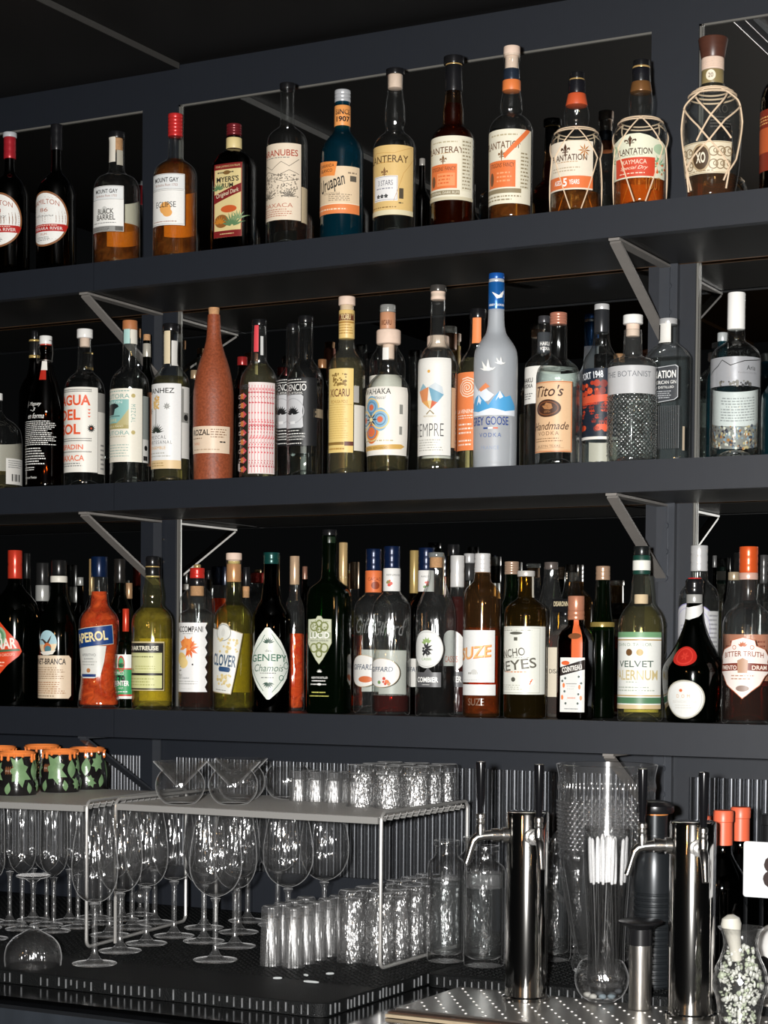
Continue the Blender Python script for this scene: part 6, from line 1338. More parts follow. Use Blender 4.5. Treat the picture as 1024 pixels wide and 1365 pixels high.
# ---- wire racks
M_WIRE = pmat('chromed_wire', (.52, .51, .49), .28, .6, .5)
M_LINER = pmat('grey_shelf_liner', (.74, .72, .69), .5, 0, .5, noise=.08, nscale=200.)
ZR = ZO-.139
def rack(fr, w, d, label, ang=8.6):
    x0, x1, y0, y1 = -w/2, w/2, -d/2, d/2; cx, cy_ = 0, 0
    A = math.radians(ang); c_, s_ = math.cos(A), math.sin(A); rx, ry = fr[0]-(x1*c_-y0*s_), fr[1]-(x1*s_+y0*c_); h = ZR-ZM; r = empty('wire_rack', (rx, ry, ZM), label, 'wire rack', 'wire racks on the bar mat'); r.rotation_euler = (0, 0, A)
    def arc(c, a0, a1, rr, plane_x):
        return [(plane_x, c[0]+rr*math.cos(math.radians(a0+(a1-a0)*k/5)), c[1]+rr*math.sin(math.radians(a0+(a1-a0)*k/5))) for k in range(6)]
    Y0, Y1 = y0-cy_, y1-cy_; q = .012
    for X in (x0-cx, x1-cx):
        full = not (label.startswith('right') and X < 0)
        loop = arc((Y0+q, h-q), 180, 90, q, X)+arc((Y1-q, h-q), 90, 0, q, X)+(arc((Y1-q, .003+q), 0, -90, q, X)+arc((Y0+q, .003+q), 270, 180, q, X) if full else [(X, Y1, .003)])
        MB().tube(loop if full else [(X, Y0, .003)]+loop, .0029, 8, None, full).build('end_frame', M_WIRE, r)
    sh_ = MB()
    for Y in (Y0+.012, Y1-.012): sh_.tube([(x0-cx, Y, h-.010), (x1-cx, Y, h-.010)], .0022, 6)
    n = int((y1-y0)/.021)
    for i in range(1, n):
        Y = Y0+(Y1-Y0)*i/n; sh_.tube([(x0-cx, Y, h-.013), (x1-cx-.004, Y, h-.013), (x1-cx, Y, h-.004)], .0014, 5)
    sh_.build('shelf_wires', M_WIRE, r)
    MB().box((x0-cx+.004, Y0+.002, h-.0080), (x1-cx-.004, Y1-.004, h-.0068)).build('shelf_liner', M_LINER, r)
    M_LIP = pmat('liner_edge', (.24, .235, .225), .5)
    lip = MB().box((x0-cx+.004, Y0-.004, h-.0170), (x1-cx-.004, Y0+.0012, h-.0068)).build('front_lip', M_LIP, r)
    return r
rack((-1.374, -.503), .494, .300, 'right wire rack with grey liner, carrying martini and shot glasses', 0.)
rack((-1.882, -.562), .56, .345, 'left wire rack with grey liner, carrying the black mugs', 6.6)
ZT = ZR-.0068
# ---- martini glasses resting in globes, shot glasses and tumblers on the right rack
G_GLOBE = glass('#fcfcfc', .30, .09, 3., .006, 'globe_glass', rim=.8, wave=.004, wscale=(70, 70, 30))
def globe(r, h):
    g = empty('globe_bowl', (0, 0, -5), '', 'glass bowl', 'round glass bowls on the right rack')
    o = [(r*.55, .0), (r*.62, .001)]+[(r*math.sin(a), h*.47*(1-math.cos(a)*1.0)+.0) for a in [math.radians(q) for q in range(42, 136, 8)]]
    o = [(rr, z) for rr, z in o]; z0 = o[2][1]
    o = [(r*.5, 0), (r*.6, .0012)]+[(rr, z-z0+.003) for rr, z in o[2:]]
    inn = [(rr-.0014, z+.0012) for rr, z in o[1:]]
    MB().lathe([(0, 0)]+o+inn[::-1]+[(0, .0030)], 40).build('bowl', G_GLOBE, g); return g, o[-1]
gl, top = globe(.0405, .078)
gp = [(-1.776, -.452, ZT), (-1.703, -.405, ZT), (-1.745, -.315, ZT), (-1.693, -.247, ZT)]
put(gl, gp, ['round glass bowl holding the leftmost martini cone on the right rack', 'round glass bowl holding the middle martini cone, front row of the right rack', 'round glass bowl holding the rear martini cone on the right rack', 'empty round glass bowl at the back of the right rack'])
cn = empty('martini_glass', (0, 0, -5), '', 'martini glass', 'stemless martini cones')
MB().lathe([(0, .0), (.004, .0006), (.0445, .0430), (.0443, .0436), (.0432, .0430), (.003, .0030), (0, .0026)], 44).build('cone', G_STEM, cn)
put(cn, [(x, y, z+.026) for x, y, z in gp[:3]], ['leftmost stemless martini cone on the right rack', 'middle stemless martini cone, front row of the right rack', 'rear stemless martini cone on the right rack'])
s2 = upturned('shot_glass', 'shot glass', .0155, .0145, .050, .012, 14, G_SHOT, 'short shot glasses upside down on the right rack')
rows_ = ['front', 'second', 'third', 'fourth', 'rear']
pp, ll = [], []
for c in range(4):
    for r in range(2): pp.append((-1.652+.0345*c, -.283+.042*r, ZT)); ll.append(f"upturned short shot glass on the right rack, {('front', 'back')[r]} row, {('first', 'second', 'third', 'fourth')[c]} from the left")
put(s2, pp, ll)
t2 = upturned('tumbler', 'tumbler', .0242, .0228, .068, .014, 18, G_THICK, 'tumblers upside down on the right rack', .035)
pp, ll = [], []
for c in range(3):
    for r in range(3): pp.append((-1.504+.0505*c, -.333+.0500*r, ZT)); ll.append(f"upturned low tumbler on the right rack, {('front', 'middle', 'rear')[r]} of the {('left', 'middle', 'right')[c]} file")
put(t2, pp, ll)
# ---- black mugs with orange drips and green leaves
M_MUG = pmat('black_glaze', (.010, .009, .009), .14, 0, .6, noise=.4, nscale=45., bump=.5)
M_DRIP = pmat('orange_glaze', (.80, .22, .05), .2, 0, .5, noise=.12, nscale=60.)
M_LEAF = pmat('green_glaze', (.16, .27, .13), .25, 0, .5, noise=.35, nscale=70., bump=.25)
M_PUMP = pmat('brown_glaze', (.14, .05, .02), .25, 0, .5, noise=.3)
def mug():
    m = empty('tiki_mug', (0, 0, -5), '', 'mug', 'black mugs on the left rack')
    H = .072
    R = pchip([0, .006, .02, .045, .066, H], [.0335, .0352, .0350, .0318, .0300, .0302])
    pr = [(0, 0), (.031, 0)]+[(R(H*i/14), H*i/14) for i in range(15)]
    MB().lathe(pr+[(.0275, H), (.0285, .010), (0, .008)], 40).build('body', M_MUG, m)
    dr = MB(); rn = random.Random(4)
    dr.lathe([(.0310, H-.004), (.0322, H-.001), (.0310, H+.0028), (.0288, H+.003), (.0272, H), (.0275, H-.006), (.029, H-.006)], 40, close=True)
    for i in range(13):
        a = 2*PI*i/13+rn.uniform(-.1, .1); L = rn.uniform(.005, .017); r = rn.uniform(.0019, .0028)
        P = [((R(z)+.0006)*math.sin(a), -(R(z)+.0006)*math.cos(a), z) for z in [H-.001-L*k/5 for k in range(6)]]
        dr.tube(P, [r*1.5, r*1.1, r, r, r*1.15, r*.5], 7)
    dr.build('dripping_rim', M_DRIP, m)
    def leaf(a0, z0, s, kind, rot):
        if kind == 'lobed':
            pts = []
            for k in range(14):
                t = PI+2*PI*k/14; rr = (1.0 if k % 2 == 0 else .62)*(1.1, .95, .8)[(k//2) % 3]
                pts.append((rr*math.sin(t)*.8, rr*math.cos(t)))
        else: pts = [(.55*math.sin(PI*t)*(1-.35*t), -1+2*t) for t in [k/9 for k in range(10)]]+[(-.55*math.sin(PI*t)*(1-.35*t), -1+2*t) for t in [1-k/9 for k in range(1, 9)]]
        c, q = math.cos(math.radians(rot)), math.sin(math.radians(rot))
        pts = [((x*c-y*q)*s, (x*q+y*c)*s) for x, y in pts]
        mb = MB(); v, f = poly_tris(pts, .006); n = len(v); V = []
        for lvl in (0., 1.):
            for x, y in v:
                z = min(max(z0+y, .002), H-.002); d = math.hypot(x, y)/s
                off = (.0004 if lvl == 0 else .0012+.0022*max(0, 1-d)); a = a0+x/R(z); V.append(((R(z)+off)*math.sin(a), -(R(z)+off)*math.cos(a), z))
        mb.add(V, [tuple(i+n for i in g) for g in f])
        mb.build('leaf', M_LEAF, m)
        st = MB(); P = [((R(z)+.0034)*math.sin(a0+(t*q*-s*.0)/R(z)), -(R(z)+.0034)*math.cos(a0), z) for t, z in [(k/5, min(max(z0-s*.7+1.4*s*k/5, .003), H-.004)) for k in range(6)]]
    leaf(math.radians(12), .042, .026, 'lobed', 10); leaf(math.radians(62), .042, .017, 'oval', -5); leaf(math.radians(100), .050, .017, 'lobed', -15)
    leaf(math.radians(40), .013, .010, 'oval', 8); leaf(math.radians(75), .016, .012, 'lobed', 20); leaf(math.radians(108), .016, .012, 'oval', -12)
    leaf(math.radians(-60), .040, .020, 'lobed', 0); leaf(math.radians(-100), .030, .016, 'oval', 0); leaf(math.radians(-20), .012, .011, 'oval', -10); leaf(math.radians(170), .036, .02, 'lobed', 0)
    pk = MB()
    for k in range(-1, 3):
        a = math.radians(-22+k*7); pk.tube([((R(z)+.0002)*math.sin(a), -(R(z)+.0002)*math.cos(a), z) for z in (.036, .040, .046, .050)], [.0006, .0022, .0022, .0006], 9)
    pk.build('pumpkin_relief', M_PUMP, m)
    return m
mg = mug()
mpos = [((80, 1055), 12), ((22, 1059), 35), ((116, 1051), -28), ((56, 1046), 70), ((-2, 1049), 100)]
mlab = ['black drip-glazed mug in the middle of the front row, big lobed leaf facing out', 'leftmost front black mug with an oval leaf, cut by the picture edge', 'rightmost black mug at the end of the left rack', 'black mug in the second row behind the middle one', 'black mug in the second row at the left picture edge']
for i, (((u, v), rz), lb) in enumerate(zip(mpos, mlab)):
    P = at_z(u, v, ZT); 
    if i == 0: mg.location = tuple(map(float, P)); mg['label'] = lb; mg.rotation_euler = (0, 0, math.radians(rz))
    else: dup(mg, P, lb, math.radians(rz))
# ---- water carafes
G_CAR = glass('#fdfdfd', .25, .12, 2.2, .003, 'carafe_glass', rim=.4, wave=.005, wscale=(90, 90, 25))
L_WATER = glass('#f9fbfb', .35, .12, 2.0, .008, 'water', rim=.15, wave=.006, wscale=(120, 120, 20), f0=1.33)
def carafe(r, h, level, label, P, bubbles=False):
    c = empty('water_carafe', P, label, 'carafe', 'glass water carafes on the mat')
    o = curve([(r*.94, .001), (r, .006), (r, h*.78), (r*.93, h*.825), (r*.66, h*.865), (r*.60, h*.90), (r*.60, h*.955)], 3)
    o = [(0, 0), (r*.9, 0)]+o+[(r*.70, h*.962), (r*.72, h*.985), (r*.68, h), (r*.56, h)]
    MB().lathe(o+[(r*.55, h*.90), (r*.61, h*.865), (r*.87, h*.82), (r-.0035, h*.77), (r-.0035, .016), (r*.7, .012), (0, .011)], 40).build('glass', G_CAR, c)
    rr = r-.0042
    MB().lathe([(0, .0125), (rr*.8, .0135), (rr, .018), (rr, min(level, h*.77)), (rr*.97, min(level, h*.77)+.001), (0, min(level, h*.77)+.001)], 36).build('water', L_WATER, c)
    if bubbles: MB().lathe([(rr, h*.77-.022), (rr+.0003, h*.77-.010), (rr, h*.77)], 36).build('foam_ring', glass('#f4f4f4', .8, .3, 2., .10, 'foam', wave=.01, wscale=(500, 500, 500), f0=1.7), c)
    return c
def base_at(u, v, z): return at_z(u, v, z)
carafe(.0292, .190, .128, 'water carafe at left of the pair beside the right rack, glass lip square', base_at(594, 1281, ZM))
carafe(.0318, .186, .150, 'water carafe directly left of the first beer tower, bubbles at its shoulder', base_at(645, 1287, ZM), True)
carafe(.0285, .186, .120, 'water carafe behind the front pair, only its neck showing between them', base_at(632, 1268, ZM))
carafe(.0270, .190, .140, 'water carafe half hidden behind the first beer tower on its right', np.array([float(at_y(738, 1283, -.27)[0]), -.27, ZM]))
carafe(.0230, .170, .120, 'slim water carafe behind, right of the first beer tower', np.array([float(at_y(767, 1260, -.17)[0]), -.17, ZM]))
# ---- big cut-glass pitcher with handle
P = at_y(808, 1140, -.33); P[2] = ZM
pt = empty('glass_pitcher', P, 'large cut-glass pitcher with diamond pattern behind the beer taps', 'pitcher')
ztop = float(at_y(808, 1019, -.33)[2])-ZM; R0 = 66*mpp(at_y(808, 1100, -.33))
def prel(r, z, a):
    return r*(1+.03*abs(math.sin(9*a))) if z/ztop < .5 else r
prf = pchip([0, .012, .03, ztop*.25, ztop*.5, ztop*.56, ztop*.8, ztop*.93, ztop], [R0*.62, R0*.66, R0*.60, R0*.72, R0*.90, R0*.93, R0*.97, R0*.97, R0*1.02])
pr = [(0, 0)]+[(prf(ztop*i/110), ztop*i/110) for i in range(111)]+[(R0*.99, ztop+.001), (R0*.96, ztop), (R0*.92, ztop*.8), (R0*.86, ztop*.52), (R0*.62, ztop*.2), (R0*.5, .02), (0, .018)]
MB().lathe(pr, 168, r_fn=lambda r, z, a: prel(r, z, a)).build('body', G_CRYST, pt)
cut = MB(); cut.keepn = True
def dome(a, z, wa, wz, h):
    R = prf(z); n0 = []
    for q, lift in ((1., 0.), (.7, .55), (.35, .9)):
        for k in range(8):
            t = PI/4*k; aa = a+q*wa*math.cos(t)/R; z_ = z+q*wz*math.sin(t); rr = prf(z_)+h*lift; n0.append((rr*math.sin(aa), -rr*math.cos(aa), z_))
    rr = R+h; n0.append((rr*math.sin(a), -rr*math.cos(a), z))
    f = [(k, (k+1) % 8, 8+(k+1) % 8, 8+k) for k in range(8)]+[(8+k, 8+(k+1) % 8, 16+(k+1) % 8, 16+k) for k in range(8)]+[(16+k, 16+(k+1) % 8, 24) for k in range(8)]
    cut.add(n0, f)
NA = 46
for j in range(13):
    for i in range(NA): dome(2*PI*(i+.5*(j % 2))/NA, ztop*(.60+.0185*j), .0042, .0036, .0030)
for i in range(20): dome(2*PI*i/20, ztop*.56, .0075, .0065, .0035)
for i in range(64):
    if i % 16 not in (7, 8): dome(2*PI*i/64, ztop*.895, .0022, .0085, .0020)
    elif i % 16 == 7: dome(2*PI*(i+.5)/64, ztop*.895, .0070, .0085, .0030)
cut.build('cut_pattern', glass('#fcfcfc', .6, .18, 2., .03, 'cut_facets', f0=2.4), pt)
hd = []
for k in range(13):
    t = PI*k/12; hd.append((-(R0*.80+.030*math.sin(t)), -.01, ztop*.33+ztop*.17*(1-math.cos(t))))
MB().tube(hd, .0065, 10).build('handle', G_CRYST, pt)
# ---- footed glass full of straws
P = at_y(808, 1281, -.447); P[2] = ZM; sg = empty('straw_glass', P, 'tall flared glass holding black straws, in front of the cut-glass pitcher', 'glass')
k_ = mpp(P); hS = float(at_y(808, 1102, P[1])[2])-ZM
o = curve([(.026, .002), (.0275, .012), (.0265, .05), (.029, .10), (.0345, hS*.8), (.0365, hS)], 4)
MB().lathe([(0, 0), (.025, 0)]+o+[(o[-1][0]-.002, hS+.0005)]+[(r-.0024, z) for r, z in o[::-1][:-3]]+[(0, .016)], 40).build('glass', G_CAR, sg)
bn = empty('drinking_straw', (0, 0, -5), '', 'straw', 'black drinking straws in the tall glass')
hT = float(at_y(808, 1116, P[1])[2])-ZM-.0175; hB = float(at_y(808, 1172, P[1])[2])-ZM-.0175
MB().lathe([(.0016, 0), (.0016, hB), (.0010, hB), (.0010, .001)], 8, close=True).build('tube', pmat('black_straw', (.01, .01, .01), .3, 0, .5), bn)
tipm = pmat('clear_straw_wrap', (.80, .80, .80), .5, 0, .4, noise=.3, nscale=400.)
MB().lathe([(.0017, hB-.006), (.0026, hB), (.0031, hB+(hT-hB)*.5), (.0026, hT-.003), (.0008, hT)], 9).build('white_tip', tipm, bn)
rn = random.Random(9); n_s = 26
for i in range(n_s):
    a = 2*PI*i/n_s*2.39; rr = .0205*math.sqrt((i+.5)/n_s)
    loc = (P[0]+rr*math.sin(a), P[1]-rr*math.cos(a), P[2]+.0175)
    lb = 'black drinking straw with pale top bundled in the tall glass'
    if i == 0: bn.location = tuple(map(float, loc)); bn['label'] = lb; ob = bn
    else: ob = dup(bn, loc, lb)
    ob.rotation_euler = (rr*math.cos(a)*2.2, rr*math.sin(a)*2.2, rn.uniform(0, 6)); ob.location[2] += rn.uniform(-.001, .004)
# ---- round glass of stones on the tray
P = at_z(802, 1334, ZC+.0105); gs = empty('round_glass', P, 'low round glass holding pale pebbles, on the tray between the beer towers', 'glass')
o = curve([(.020, .001), (.030, .008), (.0375, .024), (.0385, .033), (.035, .047), (.0305, .056)], 4)
MB().lathe([(0, 0), (.019, 0)]+o+[(.0293, .0562)]+[(r-.0015, z) for r, z in o[::-1][:-2]]+[(0, .0035)], 40).build('bowl', G_GLOBE, gs)
stm = [pmat('pale_stone', (.55, .54, .50), .6, 0, .3, noise=.2, nscale=60.), pmat('blue_grey_stone', (.20, .25, .28), .6, 0, .3, noise=.2, nscale=60.), pmat('dark_stone', (.06, .065, .07), .6, 0, .3, noise=.2, nscale=60.)]
sn = ['white', 'blue-grey', 'dark']; wh = ['at the left', 'in the middle', 'at the right', 'at the back', 'at the front', 'near the rim', 'under the others']
for i, (dx, dy, dz, mi_) in enumerate(((-.019, -.008, .0095, 0), (-.006, -.018, .0095, 0), (.006, -.012, .0095, 1), (.017, -.005, .0095, 1), (.012, .012, .0095, 2), (-.006, .008, .0095, 2), (.0245, .004, .0165, 2))):
    rn = random.Random(i); bm = bmesh.new(); bmesh.ops.create_icosphere(bm, subdivisions=2, radius=.0056)
    for v in bm.verts: v.co *= rn.uniform(.88, 1.08); v.co.z *= .75; v.co.x *= 1.1
    me = bpy.data.meshes.new('pebble'); bm.to_mesh(me); bm.free(); me.materials.append(stm[mi_])
    for p in me.polygons: p.use_smooth = True
    ob = bpy.data.objects.new('pebble', me); col.objects.link(ob); ob.location = (P[0]+dx, P[1]+dy, P[2]+dz-.0012)
    tag(ob, f'{sn[mi_]} pebble {wh[i]} of the low round glass', 'pebble', 'pebbles in the round glass')
# ---- beer towers
M_TOWER = pmat('polished_steel', (.60, .585, .56), .10, 1., .5, noise=.05, nscale=60.)
M_HANDLE = pmat('black_tap_handle', (.006, .006, .007), .12, 0, .5)
def tower(P, ztop, phi0, label, r=.0305):
    t = empty('beer_tower', P, label, 'beer tap tower', 'beer towers on the drip tray')
    h = ztop-P[2]
    MB().lathe([(0, 0), (r+.004, 0), (r+.004, .004), (r, .006), (r, h-.004), (r-.001, h-.001), (r-.004, h), (0, h)], 56).build('column', M_TOWER, t)
    for k, phi in enumerate((phi0, phi0-PI/2)):
        d = (math.sin(phi), -math.cos(phi)); zf = h-.034
        W = lambda s, z: (d[0]*s, d[1]*s, z)
        fb = MB()
        fb.tube([W(r-.003, zf), W(r+.006, zf)], .0115, 16); fb.tube([W(r+.006, zf), W(r+.012, zf)], .0085, 14); fb.tube([W(r+.012, zf), W(r+.022, zf)], [.0098, .0098], 14)
        fb.tube([W(r+.022, zf), W(r+.034, zf-.001), W(r+.043, zf-.003), W(r+.048, zf-.008), W(r+.051, zf-.017), W(r+.055, zf-.031), W(r+.058, zf-.040)], [.0072, .0066, .0066, .0062, .0052, .0046, .0044], 12)
        fb.tube([W(r+.038, zf-.004), W(r+.038, zf+.010), W(r+.038, zf+.016)], [.0058, .0068, .0055], 12)
        f = fb.build('faucet', pmat('satin_chrome', (.70, .69, .67), .24, 1., .5, noise=.05, nscale=60.), t)
        cb = MB(); cb.lathe([(0, 0), (.0050, 0), (.0062, .002), (.0062, .006), (.0048, .0075), (.0064, .0095), (.0064, .0145), (.0045, .0165), (0, .0165)], 16, None, W(r+.038, zf+.015)); cb.build('collar', M_STEEL, f)
        hb = MB(); hb.lathe([(0, 0), (.0042, 0), (.0052, .012), (.0062, .03), (.0074, .070), (.0070, .0735), (0, .0745)], 20, None, W(r+.038, zf+.031)); hb.build('handle', M_HANDLE, f)
    return t
P1 = at_z(701, 1331, ZC+.0105); zt1 = float(at_y(701, 1081, P1[1])[2])
tower(P1, zt1, math.radians(37), 'beer tower with two black-handled taps, left of the straw glass')
P2 = at_z(921, 1354, ZC+.0105); zt2 = float(at_y(921, 1094, P2[1])[2])
tower(P2, zt2, math.radians(30), 'beer tower with two black-handled taps, beside the red-capped wine bottles', .0318)
# ---- muddler and black flask
P = at_z(853, 1345, ZC+.0105); k_ = mpp(P); hM = float(at_y(853, 1226, P[1])[2])-P[2]
md = empty('muddler', P, 'steel tube muddler with black flanged top standing before the ribbed black flask', 'muddler')
MB().lathe([(0, 0), (.0150, 0), (.0158, .002), (.0158, hM*.72), (0, hM*.72)], 32).build('steel_tube', M_STEEL, md)
MB().lathe([(0, hM*.72+.0002), (.0166, hM*.72+.0002), (.0166, hM*.90), (.020, hM*.93), (.0300, hM*.965), (.0310, hM*.985), (.027, hM), (0, hM*1.002)], 36).build('flanged_top', pmat('satin_black', (.008, .008, .009), .3, 0, .5), md)
P = at_y(872, 1200, -.415); P[2] = ZM; k_ = mpp(at_y(872, 1200, -.415))
fl = empty('black_flask', P, 'tall black ribbed flask with domed lid and orange ring, left of second beer tower', 'flask')
zz = lambda y: float(at_y(872, y, -.415)[2])-ZM
r = lambda px: px*k_
pr = [(0, 0), (r(25), 0), (r(27), .004)]
y = 1316
while y > 1188: pr += [(r(27), zz(y)), (r(27), zz(y-4)), (r(25.6), zz(y-5)), (r(25.6), zz(y-6.5))]; y -= 7.5
pr += [(r(27.5), zz(1186)), (r(27.5), zz(1170)), (r(26), zz(1150)), (r(22), zz(1128)), (r(17), zz(1116)), (r(16.5), zz(1112)), (0, zz(1112))]
MB().lathe(pr, 48).build('body', pmat('gunmetal_black', (.020, .023, .026), .3, .4, .5, noise=.1), fl)
MB().lathe([(0, zz(1111.8)), (r(16.6), zz(1111.8)), (r(16.6), zz(1086)), (0, zz(1086))], 40).build('neck', pmat('gunmetal_black', (.020, .023, .026), .3, .4, .5, noise=.1), fl)
MB().lathe([(0, zz(1085.8)), (r(17.5), zz(1085.8)), (r(17.5), zz(1083.8)), (0, zz(1083.8))], 40).build('orange_ring', plastic((.6, .22, .06)), fl)
MB().lathe([(0, zz(1083.6)), (r(24), zz(1083.6)), (r(25.5), zz(1080)), (r(25), zz(1074)), (r(20), zz(1069)), (r(12), zz(1067)), (0, zz(1066.5))], 44).build('lid', pmat('satin_black', (.008, .008, .009), .3, 0, .5), fl)
# ---- wine bottles with red capsules
def wine(u, ytop, Y, label, capc=(.72, .13, .06), dark=False):
    P = at_y(u, 1200, Y); P = np.array([P[0], Y, ZM]); k_ = mpp(P); H = float(at_y(u, ytop, Y)[2])-ZM
    b = empty('wine_bottle', P, label, 'bottle', 'wine bottles beside the second beer tower')
    o = curve([(.0355, .006), (.0365, .02), (.0365, H-.115), (.034, H-.098), (.022, H-.078), (.0140, H-.062), (.0128, H-.05), (.0125, H-.004)], 4)
    MB().lathe([(0, .004), (.03, 0), (.0345, .002)]+o+[(0, H-.004)], 40).build('glass', G_DARK, b)
    MB().lathe([(0, H-.05), (.0136, H-.05), (.0134, H-.017), (.0146, H-.016), (.0148, H-.002), (.0135, H), (0, H)], 32).build('capsule', pmat('red_capsule', capc, .38, 0, .5, noise=.05), b)
    return b
wine(963, 1080, -.39, 'dark wine bottle with orange-red capsule, middle of the three by the tower')
wine(986, 1075.5, -.30, 'dark wine bottle with orange-red capsule, rightmost of the red ones')
wine(946, 1087, -.235, 'dark wine bottle with orange-red capsule, half hidden behind the beer tower')
wine(1026, 1085, -.22, 'dark bottle with black capsule at the right picture edge', (.01, .01, .011))
# ---- white sign on a stand
Y = -.53; a = at_y(992, 1120, Y); b_ = at_y(1058, 1200, Y)
sgn = empty('white_sign', (a[0]+.04, Y, ZC+.0105), 'white rounded sign with dark numeral, cut by the right picture edge', 'sign')
w_, z0, z1 = .078, float(at_y(992, 1195, Y)[2])-(ZC+.0105), float(at_y(992, 1121, Y)[2])-(ZC+.0105)
pts = []
for (cx, cz, a0) in ((w_-.04-.004, z0+.004, -90), (w_-.04-.004, z1-.004, 0), (-.04+.004, z1-.004, 90), (-.04+.004, z0+.004, 180)):
    for k in range(5): q = math.radians(a0+k*22.5); pts.append((cx+.004*math.cos(q), cz+.004*math.sin(q)))
n = len(pts); mb = MB(); mb.add([(x, -.001, z) for x, z in pts]+[(x, .001, z) for x, z in pts], [tuple(range(n)), tuple(reversed(range(n, 2*n)))]+[(i, n+i, n+(i+1) % n, (i+1) % n) for i in range(n)])
pl = mb.build('plate', pmat('white_enamel', (.56, .57, .585), .3, 0, .4, noise=.04), sgn)
mb = MB(); mb.keepn = True; v, f = txt('8', .02); hh = (z1-z0)*.62
mb.add([(-.0125+x*.034, -.0013, z0+(z1-z0)*.16+y*hh) for x, y in v], f, ink('#2c1d1a')); mb.build('numeral', None, pl)
MB().tube([(.0, .004, z0+.02), (.0, .004, .004)], .003, 8).build('stand_rod', M_STEEL, sgn)
MB().lathe([(0, .0205), (.022, .0205), (.022, .0235), (0, .0245)], 28, None, (0, .004, 0)).build('stand_foot', M_STEEL, sgn)
# ---- cut-glass jug with ice and lime
P = at_z(987, 1346, ZC+.0105); P[1] = -.64; P = np.array([at_y(987, 1300, -.64)[0], -.64, ZC+.0105]); k_ = mpp(P)
jg = empty('cut_glass_jug', P, 'cut-glass jug full of pale cloudy garnish at the bottom right', 'jug')
zz = lambda y: max(float(at_y(987, y, -.64)[2])-P[2], 0)
o = curve([(24*k_, .002), (31*k_, zz(1332)), (36*k_, zz(1312)), (34*k_, zz(1295)), (26*k_, zz(1275)), (22*k_, zz(1258)), (24*k_, zz(1245)), (30*k_, zz(1236))], 6)
rel = lambda r, z, a: r*(1+.03*abs(math.sin(11*a+z*260))*abs(math.sin(11*a-z*260))) if z > .003 else r
MB().lathe([(0, 0), (22*k_, 0)]+o+[(29*k_, zz(1235.5))]+[(r-.0022, z) for r, z in o[::-1][:-2]]+[(0, .006)], 88, r_fn=rel).build('glass', G_CRYST, jg)
ic = MB(); rn = random.Random(21)
R_ = pchip([z for r, z in o], [r for r, z in o])
gm = [pmat('cloudy_ice', (.62, .63, .57), .3, 0, .5, noise=.2, nscale=120., bump=.4), pmat('pale_lime', (.44, .49, .36), .4, 0, .4, noise=.4, nscale=100., bump=.3)]
for i in range(300):
    z = rn.uniform(.008, zz(1262)); a = rn.uniform(0, 2*PI); rr = max(R_(z)-.0062, .004)*math.sqrt(rn.uniform(.25, 1)); s_ = rn.uniform(.0028, .0058)
    bm = bmesh.new(); bmesh.ops.create_icosphere(bm, subdivisions=1, radius=s_)
    c = Vector((rr*math.sin(a), -rr*math.cos(a), z)); sx_, sy_, sz_ = rn.uniform(.5, 1.0), rn.uniform(.5, 1.0), rn.uniform(.4, 1.3)
    vs = [(v.co.x*sx_*rn.uniform(.6, 1.1)+c.x, v.co.y*sy_*rn.uniform(.6, 1.1)+c.y, max(v.co.z*sz_*rn.uniform(.6, 1.1)+c.z, .0065)) for v in bm.verts]; fs = [tuple(v.index for v in f.verts) for f in bm.faces]; bm.free()
    ic.add(vs, fs, gm[0] if rn.random() < .72 else gm[1])
icob = ic.build('garnish', None, None, True, 60); icob.location = tuple(map(float, P)); tag(icob, 'cloudy crushed ice and pale lime filling the cut-glass jug', 'crushed ice', None, 'stuff')
sc_ = empty('ice_scoop', (P[0], P[1], P[2]+zz(1280)), 'pale rounded scoop handle sticking up out of the cut-glass jug', 'scoop')
q = zz(1280); hd = [(-.004, -.004, 0), (-.006, -.005, zz(1262)-q), (-.009, -.006, zz(1245)-q), (-.011, -.007, zz(1232)-q), (-.0115, -.007, zz(1224)-q), (-.012, -.007, zz(1219)-q)]
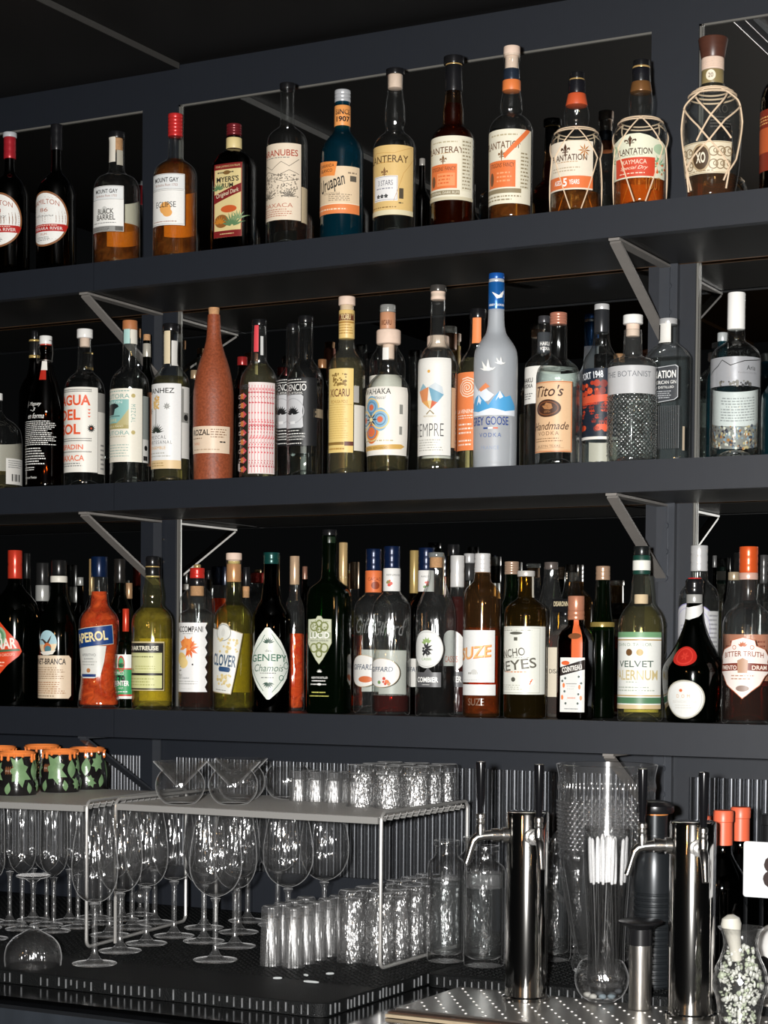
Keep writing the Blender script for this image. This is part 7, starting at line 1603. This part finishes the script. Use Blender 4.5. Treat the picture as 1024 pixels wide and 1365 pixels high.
MB().tube(hd, [.0075, .0080, .0105, .0135, .0115, .004], 16).build('handle', pmat('bone_plastic', (.55, .53, .46), .35, 0, .5, noise=.12), sc_)
# ---- white plastic jug cut by the frame
P = np.array([at_y(1060, 1300, -.425)[0], -.425, ZM]); k_ = mpp(P)
zz = lambda y: max(float(at_y(1060, y, -.425)[2])-P[2], 0)
wj = empty('plastic_jug', P, 'white plastic jug with black spot, cut by the right picture edge', 'jug')
o = curve([(38*k_, .001), (44*k_, .006), (46*k_, zz(1325)), (50*k_, zz(1290)), (52*k_, zz(1265)), (44*k_, zz(1240)), (24*k_, zz(1228)), (14*k_, zz(1222))], 5)
MB().lathe([(0, 0)]+o+[(0, zz(1221))], 40).build('body', M_WHITE, wj)
sp = MB(); sp.keepn = True; v, f = poly_tris(oval(0, 0, .016, .020)); Rj = pchip([z for r, z in o], [r for r, z in o]); a0 = math.radians(-34); zc_ = zz(1290)
sp.add([((Rj(zc_+y)+.0006)*math.sin(a0+x/Rj(zc_)), -(Rj(zc_+y)+.0006)*math.cos(a0+x/Rj(zc_)), zc_+y) for x, y in v], f); sp.build('black_spot', ink('#0c0c0c'), wj)
# ---- slivers on the mat
for i, (u, v, l, rz, w) in enumerate(((370, 1305, .013, 35, 'nearest the tall shot glasses'), (408, 1301, .008, -10, 'in the middle of the four'), (415, 1310, .024, 5, 'longest and nearest the mat edge'), (440, 1299, .012, 42, 'nearest the right rack leg'))):
    Pp = at_z(u, v, ZM+.0014); mb = MB(); mb.tube([(-l/2, 0, 0), (-l*.2, .0004, 0), (l*.3, 0, 0), (l/2, .0003, 0)], [.0012, .0019, .0018, .001], 8)
    o_ = mb.build('ice_sliver', glass('#f4f8f8', .7, .15, 2., .5, 'ice_sliver'), None); o_.location = (float(Pp[0]), float(Pp[1]), ZM+.0028); o_.rotation_euler = (0, 0, math.radians(rz))
    tag(o_, f'clear ice sliver lying on the black mat, {w}', 'ice sliver', 'slivers lying on the mat')
bpy.context.view_layer.update()
